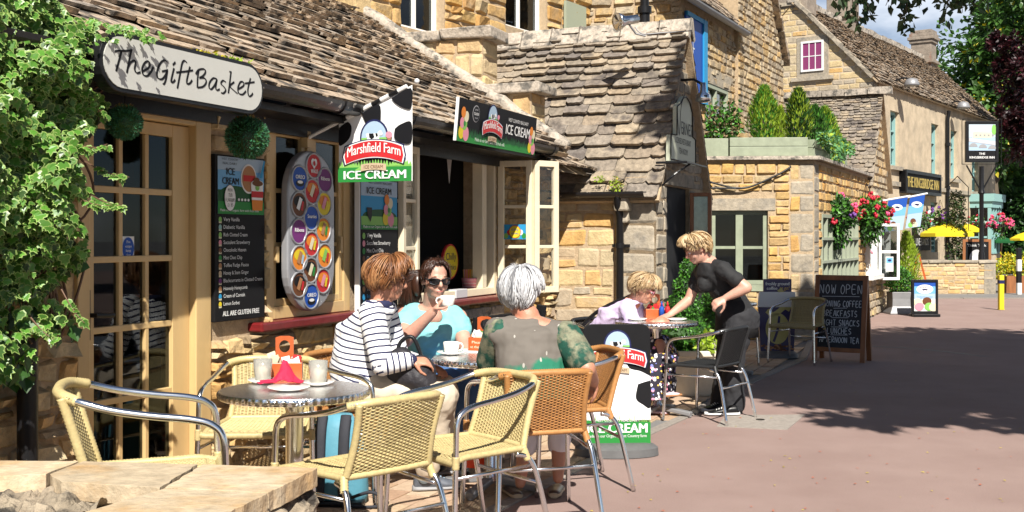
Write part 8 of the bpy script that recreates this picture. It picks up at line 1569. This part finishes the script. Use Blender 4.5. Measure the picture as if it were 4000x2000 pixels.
def floral():
    m = bpy.data.materials.new('floral_cotton'); m.use_nodes = True; t = m.node_tree; b = t.nodes['Principled BSDF']; b.inputs['Roughness'].default_value = .85; N, L = t.nodes.new, t.links.new; tcn = N('ShaderNodeTexCoord'); vo = N('ShaderNodeTexVoronoi'); vo.inputs['Scale'].default_value = 34; L(tcn.outputs['Object'], vo.inputs[0]); lt = N('ShaderNodeMath'); lt.operation = 'LESS_THAN'; lt.inputs[1].default_value = .43; L(vo.outputs['Distance'], lt.inputs[0]); sp_ = N('ShaderNodeSeparateColor'); L(vo.outputs['Color'], sp_.inputs[0]); rp = N('ShaderNodeValToRGB'); rp.color_ramp.interpolation = 'CONSTANT'; cs_ = [(0, (.75, .72, .72)), (.35, (.75, .28, .40)), (.55, (.18, .20, .55)), (.7, (.80, .78, .8)), (.85, (.75, .48, .08))]
    el = rp.color_ramp.elements
    while len(el) < 5: el.new(.5)
    for e_, (p_, c_) in zip(el, cs_): e_.position = p_; e_.color = (*c_, 1)
    L(sp_.outputs[0], rp.inputs[0]); mx_ = N('ShaderNodeMixRGB'); mx_.inputs[1].default_value = (.012, .010, .022, 1); L(lt.outputs[0], mx_.inputs[0]); L(rp.outputs[0], mx_.inputs[2]); L(mx_.outputs[0], b.inputs['Base Color']); return m
M = MB(); km = (kn1 + kn2) / 2; am = P(2556, 1552, 9.12); M.ell(pel - Z * .03, (.17, .17, .12)); M.loft([(pel.lerp(km, .1), r * .18, Z * .12), (pel.lerp(km, .6), r * .175, Z * .115), (km + f * .02, r * .165, (Z * .09 + f * .05)), (km + f * .05 - Z * .08, r * .19, f * .13), (km.lerp(am, .5) + f * .01, r * .205, f * .145), (am + f * .01, r * .215, f * .155)], 20); M.build('skirt', floral(), p4, remesh=.011, smth=5, fold=.032, fsize=.10)
m_ps = mat('pale_pink_canvas', (.62, .46, .50), .7); a1 = P(2548, 1556, 9.02); shoe(p4, a1, a1 + (P(2640, 1548, 8.98) - a1).normalized() * .235, [m_ps, C['tan']], .07, .042, .022, 'shoe', None, True); a1 = G(2505, 1618); shoe(p4, a1, a1 + Vector((.22, -.05, 0)), [m_ps, C['brown']], .07, .042, .02, 'shoe', None, True)
# ---------------------------------------------------------------- waitress
f = Vector((-.97, .05, 0)).normalized(); r = Vector((f.y, -f.x, 0)); hc = P(2722, 972, 9.22); hf = Vector((-.88, -.12, -.48)).normalized(); HR = frame3(hf)
pel, wai, che, nek = P(2878, 1235, 9.34), P(2852, 1165, 9.32), P(2792, 1075, 9.28), P(2756, 1015, 9.25)
shn, shf = P(2822, 1052, 9.10), P(2735, 1065, 9.44); eln, wrn = P(2915, 1125, 9.0), P(2832, 1165, 9.02); elf, wrf = P(2692, 1172, 9.42), P(2618, 1228, 9.30)
kn1, kn2 = P(2862, 1420, 9.20), P(2835, 1425, 9.42); an1, an2 = P(2868, 1585, 9.22), P(2815, 1580, 9.44); hp1, hp2 = pel - r * .09, pel + r * .09
M = MB(); head(M, hc, HR, 1.02); M.chain([nek - Z * .03 - f * .03, nek, hc - HR @ Vector((0, .02, .07))], [.075, .060, .056], 14); torso(M, [(pel, .15, .11, f), (wai, .14, .11, f), (che, .15, .11, f), (nek - Z * .02 - f * .02, .09, .06, f)], r)
M.chain([shn, eln, eln.lerp(wrn, .5), wrn], [.056, .047, .042, .028], 14); M.chain([shf, elf, elf.lerp(wrf, .45), wrf], [.054, .044, .040, .027], 14); M.cap(nek - Z * .03, shn, .06, .055); M.cap(nek - Z * .03, shf, .06, .055)
hand(M, wrn, P(2788, 1190, 9.0) - wrn, Vector((.2, .7, -.6)), 1, .75, 1.05); hand(M, wrf, P(2565, 1250, 9.24) - wrf, Vector((-.3, 0, -1)), -1, .3, 1.05)
for h_, k_, a_ in ((hp1, kn1, an1), (hp2, kn2, an2)): M.chain([h_, k_, a_], [.09, .06, .04], 12)
p5 = M.build('person', m_skin, remesh=.0075, smth=5); tag(p5, 'waitress with short blonde hair in black T-shirt and trousers bending to serve a table', 'person')
m_bo = mat('blonde_hair', (.6, .42, .2), .42, ramp=[(.22, .13, .055), (.52, .38, .20), (.66, .52, .33), (.34, .21, .09), (.58, .43, .24)]); hair(p5, hc, HR, 1.02, m_bo, lambda a: 62 if abs(a) < 42 else (62 + (abs(a) - 42) * 1.1 if abs(a) < 75 else (98 if abs(a) < 110 else 128)), 1700, .014, (.088, .108, .106), wild=.034, wid=.0036, L=34); face_parts(p5, hc, HR, 1.02)
m_bt = cloth('black_cotton', (.012, .012, .013), .8); M = MB(); torso(M, [(pel + Z * .02, .175, .145, f), (wai, .172, .145, f), (wai.lerp(che, .6) + f * .01, .18, .15, f), (che + f * .015, .182, .15, f), (che.lerp(nek, .5) - f * .005, .165, .115, f), (nek - Z * .02 - f * .015, .105, .08, f)], r)
for s_ in (-1, 1): M.ell(che + r * s_ * .07 + f * .085 - Z * .07, (.075, .08, .08))
M.cap(che, shn, .10, .070); M.cap(che, shf, .10, .068); M.cap(nek - Z * .045 - f * .01, shn, .07, .070); M.cap(nek - Z * .045 - f * .01, shf, .07, .068); M.cap(shn, shn.lerp(eln, .58), .070, .066, 14); M.cap(shf, shf.lerp(elf, .50), .070, .064, 14); M.build('t_shirt', m_bt, p5, remesh=.010, smth=4, fold=.03, fsize=.09)
m_tr = cloth('charcoal_trousers', (.018, .018, .021), .85); M = MB(); torso(M, [(wai - Z * .03, .165, .14, f), (pel + Z * .02 - f * .02, .19, .17, f), (pel - Z * .10 - f * .02, .195, .165, f)], r)
for h_, k_, a_ in ((hp1, kn1, an1), (hp2, kn2, an2)): M.chain([h_ - f * .01, h_.lerp(k_, .6), k_, k_.lerp(a_, .97)], [.125, .108, .094, .090], 16)
tr_ = M.build('trousers', m_tr, p5, remesh=.011, smth=5, fold=.032, fsize=.10); ap = cloth('black_apron_cloth', (.010, .010, .011)); M = MB(); M.loft([(wai - Z * .01, r * .178, f * .152), (pel + Z * .0, r * .2, f * .178), (pel - Z * .17, r * .205, f * .18)], 24); M.build('apron', ap, p5, smooth=True)
for ga, tp_ in ((G(2885, 1622), G(2798, 1622)), (G(2840, 1598), G(2768, 1606))): shoe(p5, ga + Vector((.0, 0, 0)), ga + (tp_ - ga).normalized() * .27, [m_black, C['white'], C['white']], .082, .046, .03)
# ---------------------------------------------------------------- bags on the ground
b0 = G(1325, 1965); t_ = thing('backpack', 'pale blue and black backpack standing under the left table', 'bag', b0); bm = Matrix.Translation(b0) @ Matrix.Rotation(rad(-6), 4, 'Z'); M = MB(bm); M.loft([((0, 0, .01), (.15, 0, 0), (0, .09, 0)), ((0, 0, .06), (.165, 0, 0), (0, .105, 0)), ((0, 0, .28), (.155, 0, 0), (0, .10, 0)), ((0, .0, .42), (.125, 0, 0), (0, .085, 0)), ((0, .0, .49), (.07, 0, 0), (0, .05, 0))], 22); M.build('body', cloth('pale_blue_nylon', (.08, .25, .33), .6), t_, smooth=True)
M = MB(bm)
for x in (-.075, .055): M.tube(smooth([(x, -.06, .49), (x * 1.0, -.105, .40), (x, -.125, .26), (x, -.13, .12), (x * 1.1, -.12, .04)], 5), .030, 8, flat=.45)
M.tube(smooth([(.10, -.12, .06), (.22, -.16, .10), (.30, -.14, .04), (.20, -.12, .012), (.05, -.13, .02)], 6), .009, 6); M.build('strap', cloth('black_webbing', (.02, .022, .03), .8), t_, smooth=True)
M = MB(bm); M.bx(-.155, .155, -.115, -.02, .0, .035); M.build('base_panel', m_black, t_, bevel=.015)
q = G(1862, 1868); M = MB(Matrix.Translation(q + Vector((0, .05, .06)))); M.loft([((0, 0, 0), (.075, 0, 0), (0, .05, 0)), ((0, 0, .12), (.082, 0, 0), (0, .06, 0)), ((0, 0, .24), (.078, 0, 0), (0, .03, 0))], 18); t_ = M.build('red_bag', cloth('orange_red_nylon', (.60, .045, .01), .6, bump=.8), smooth=True); tag(t_, 'small orange red bag hanging beneath the middle table', 'bag')
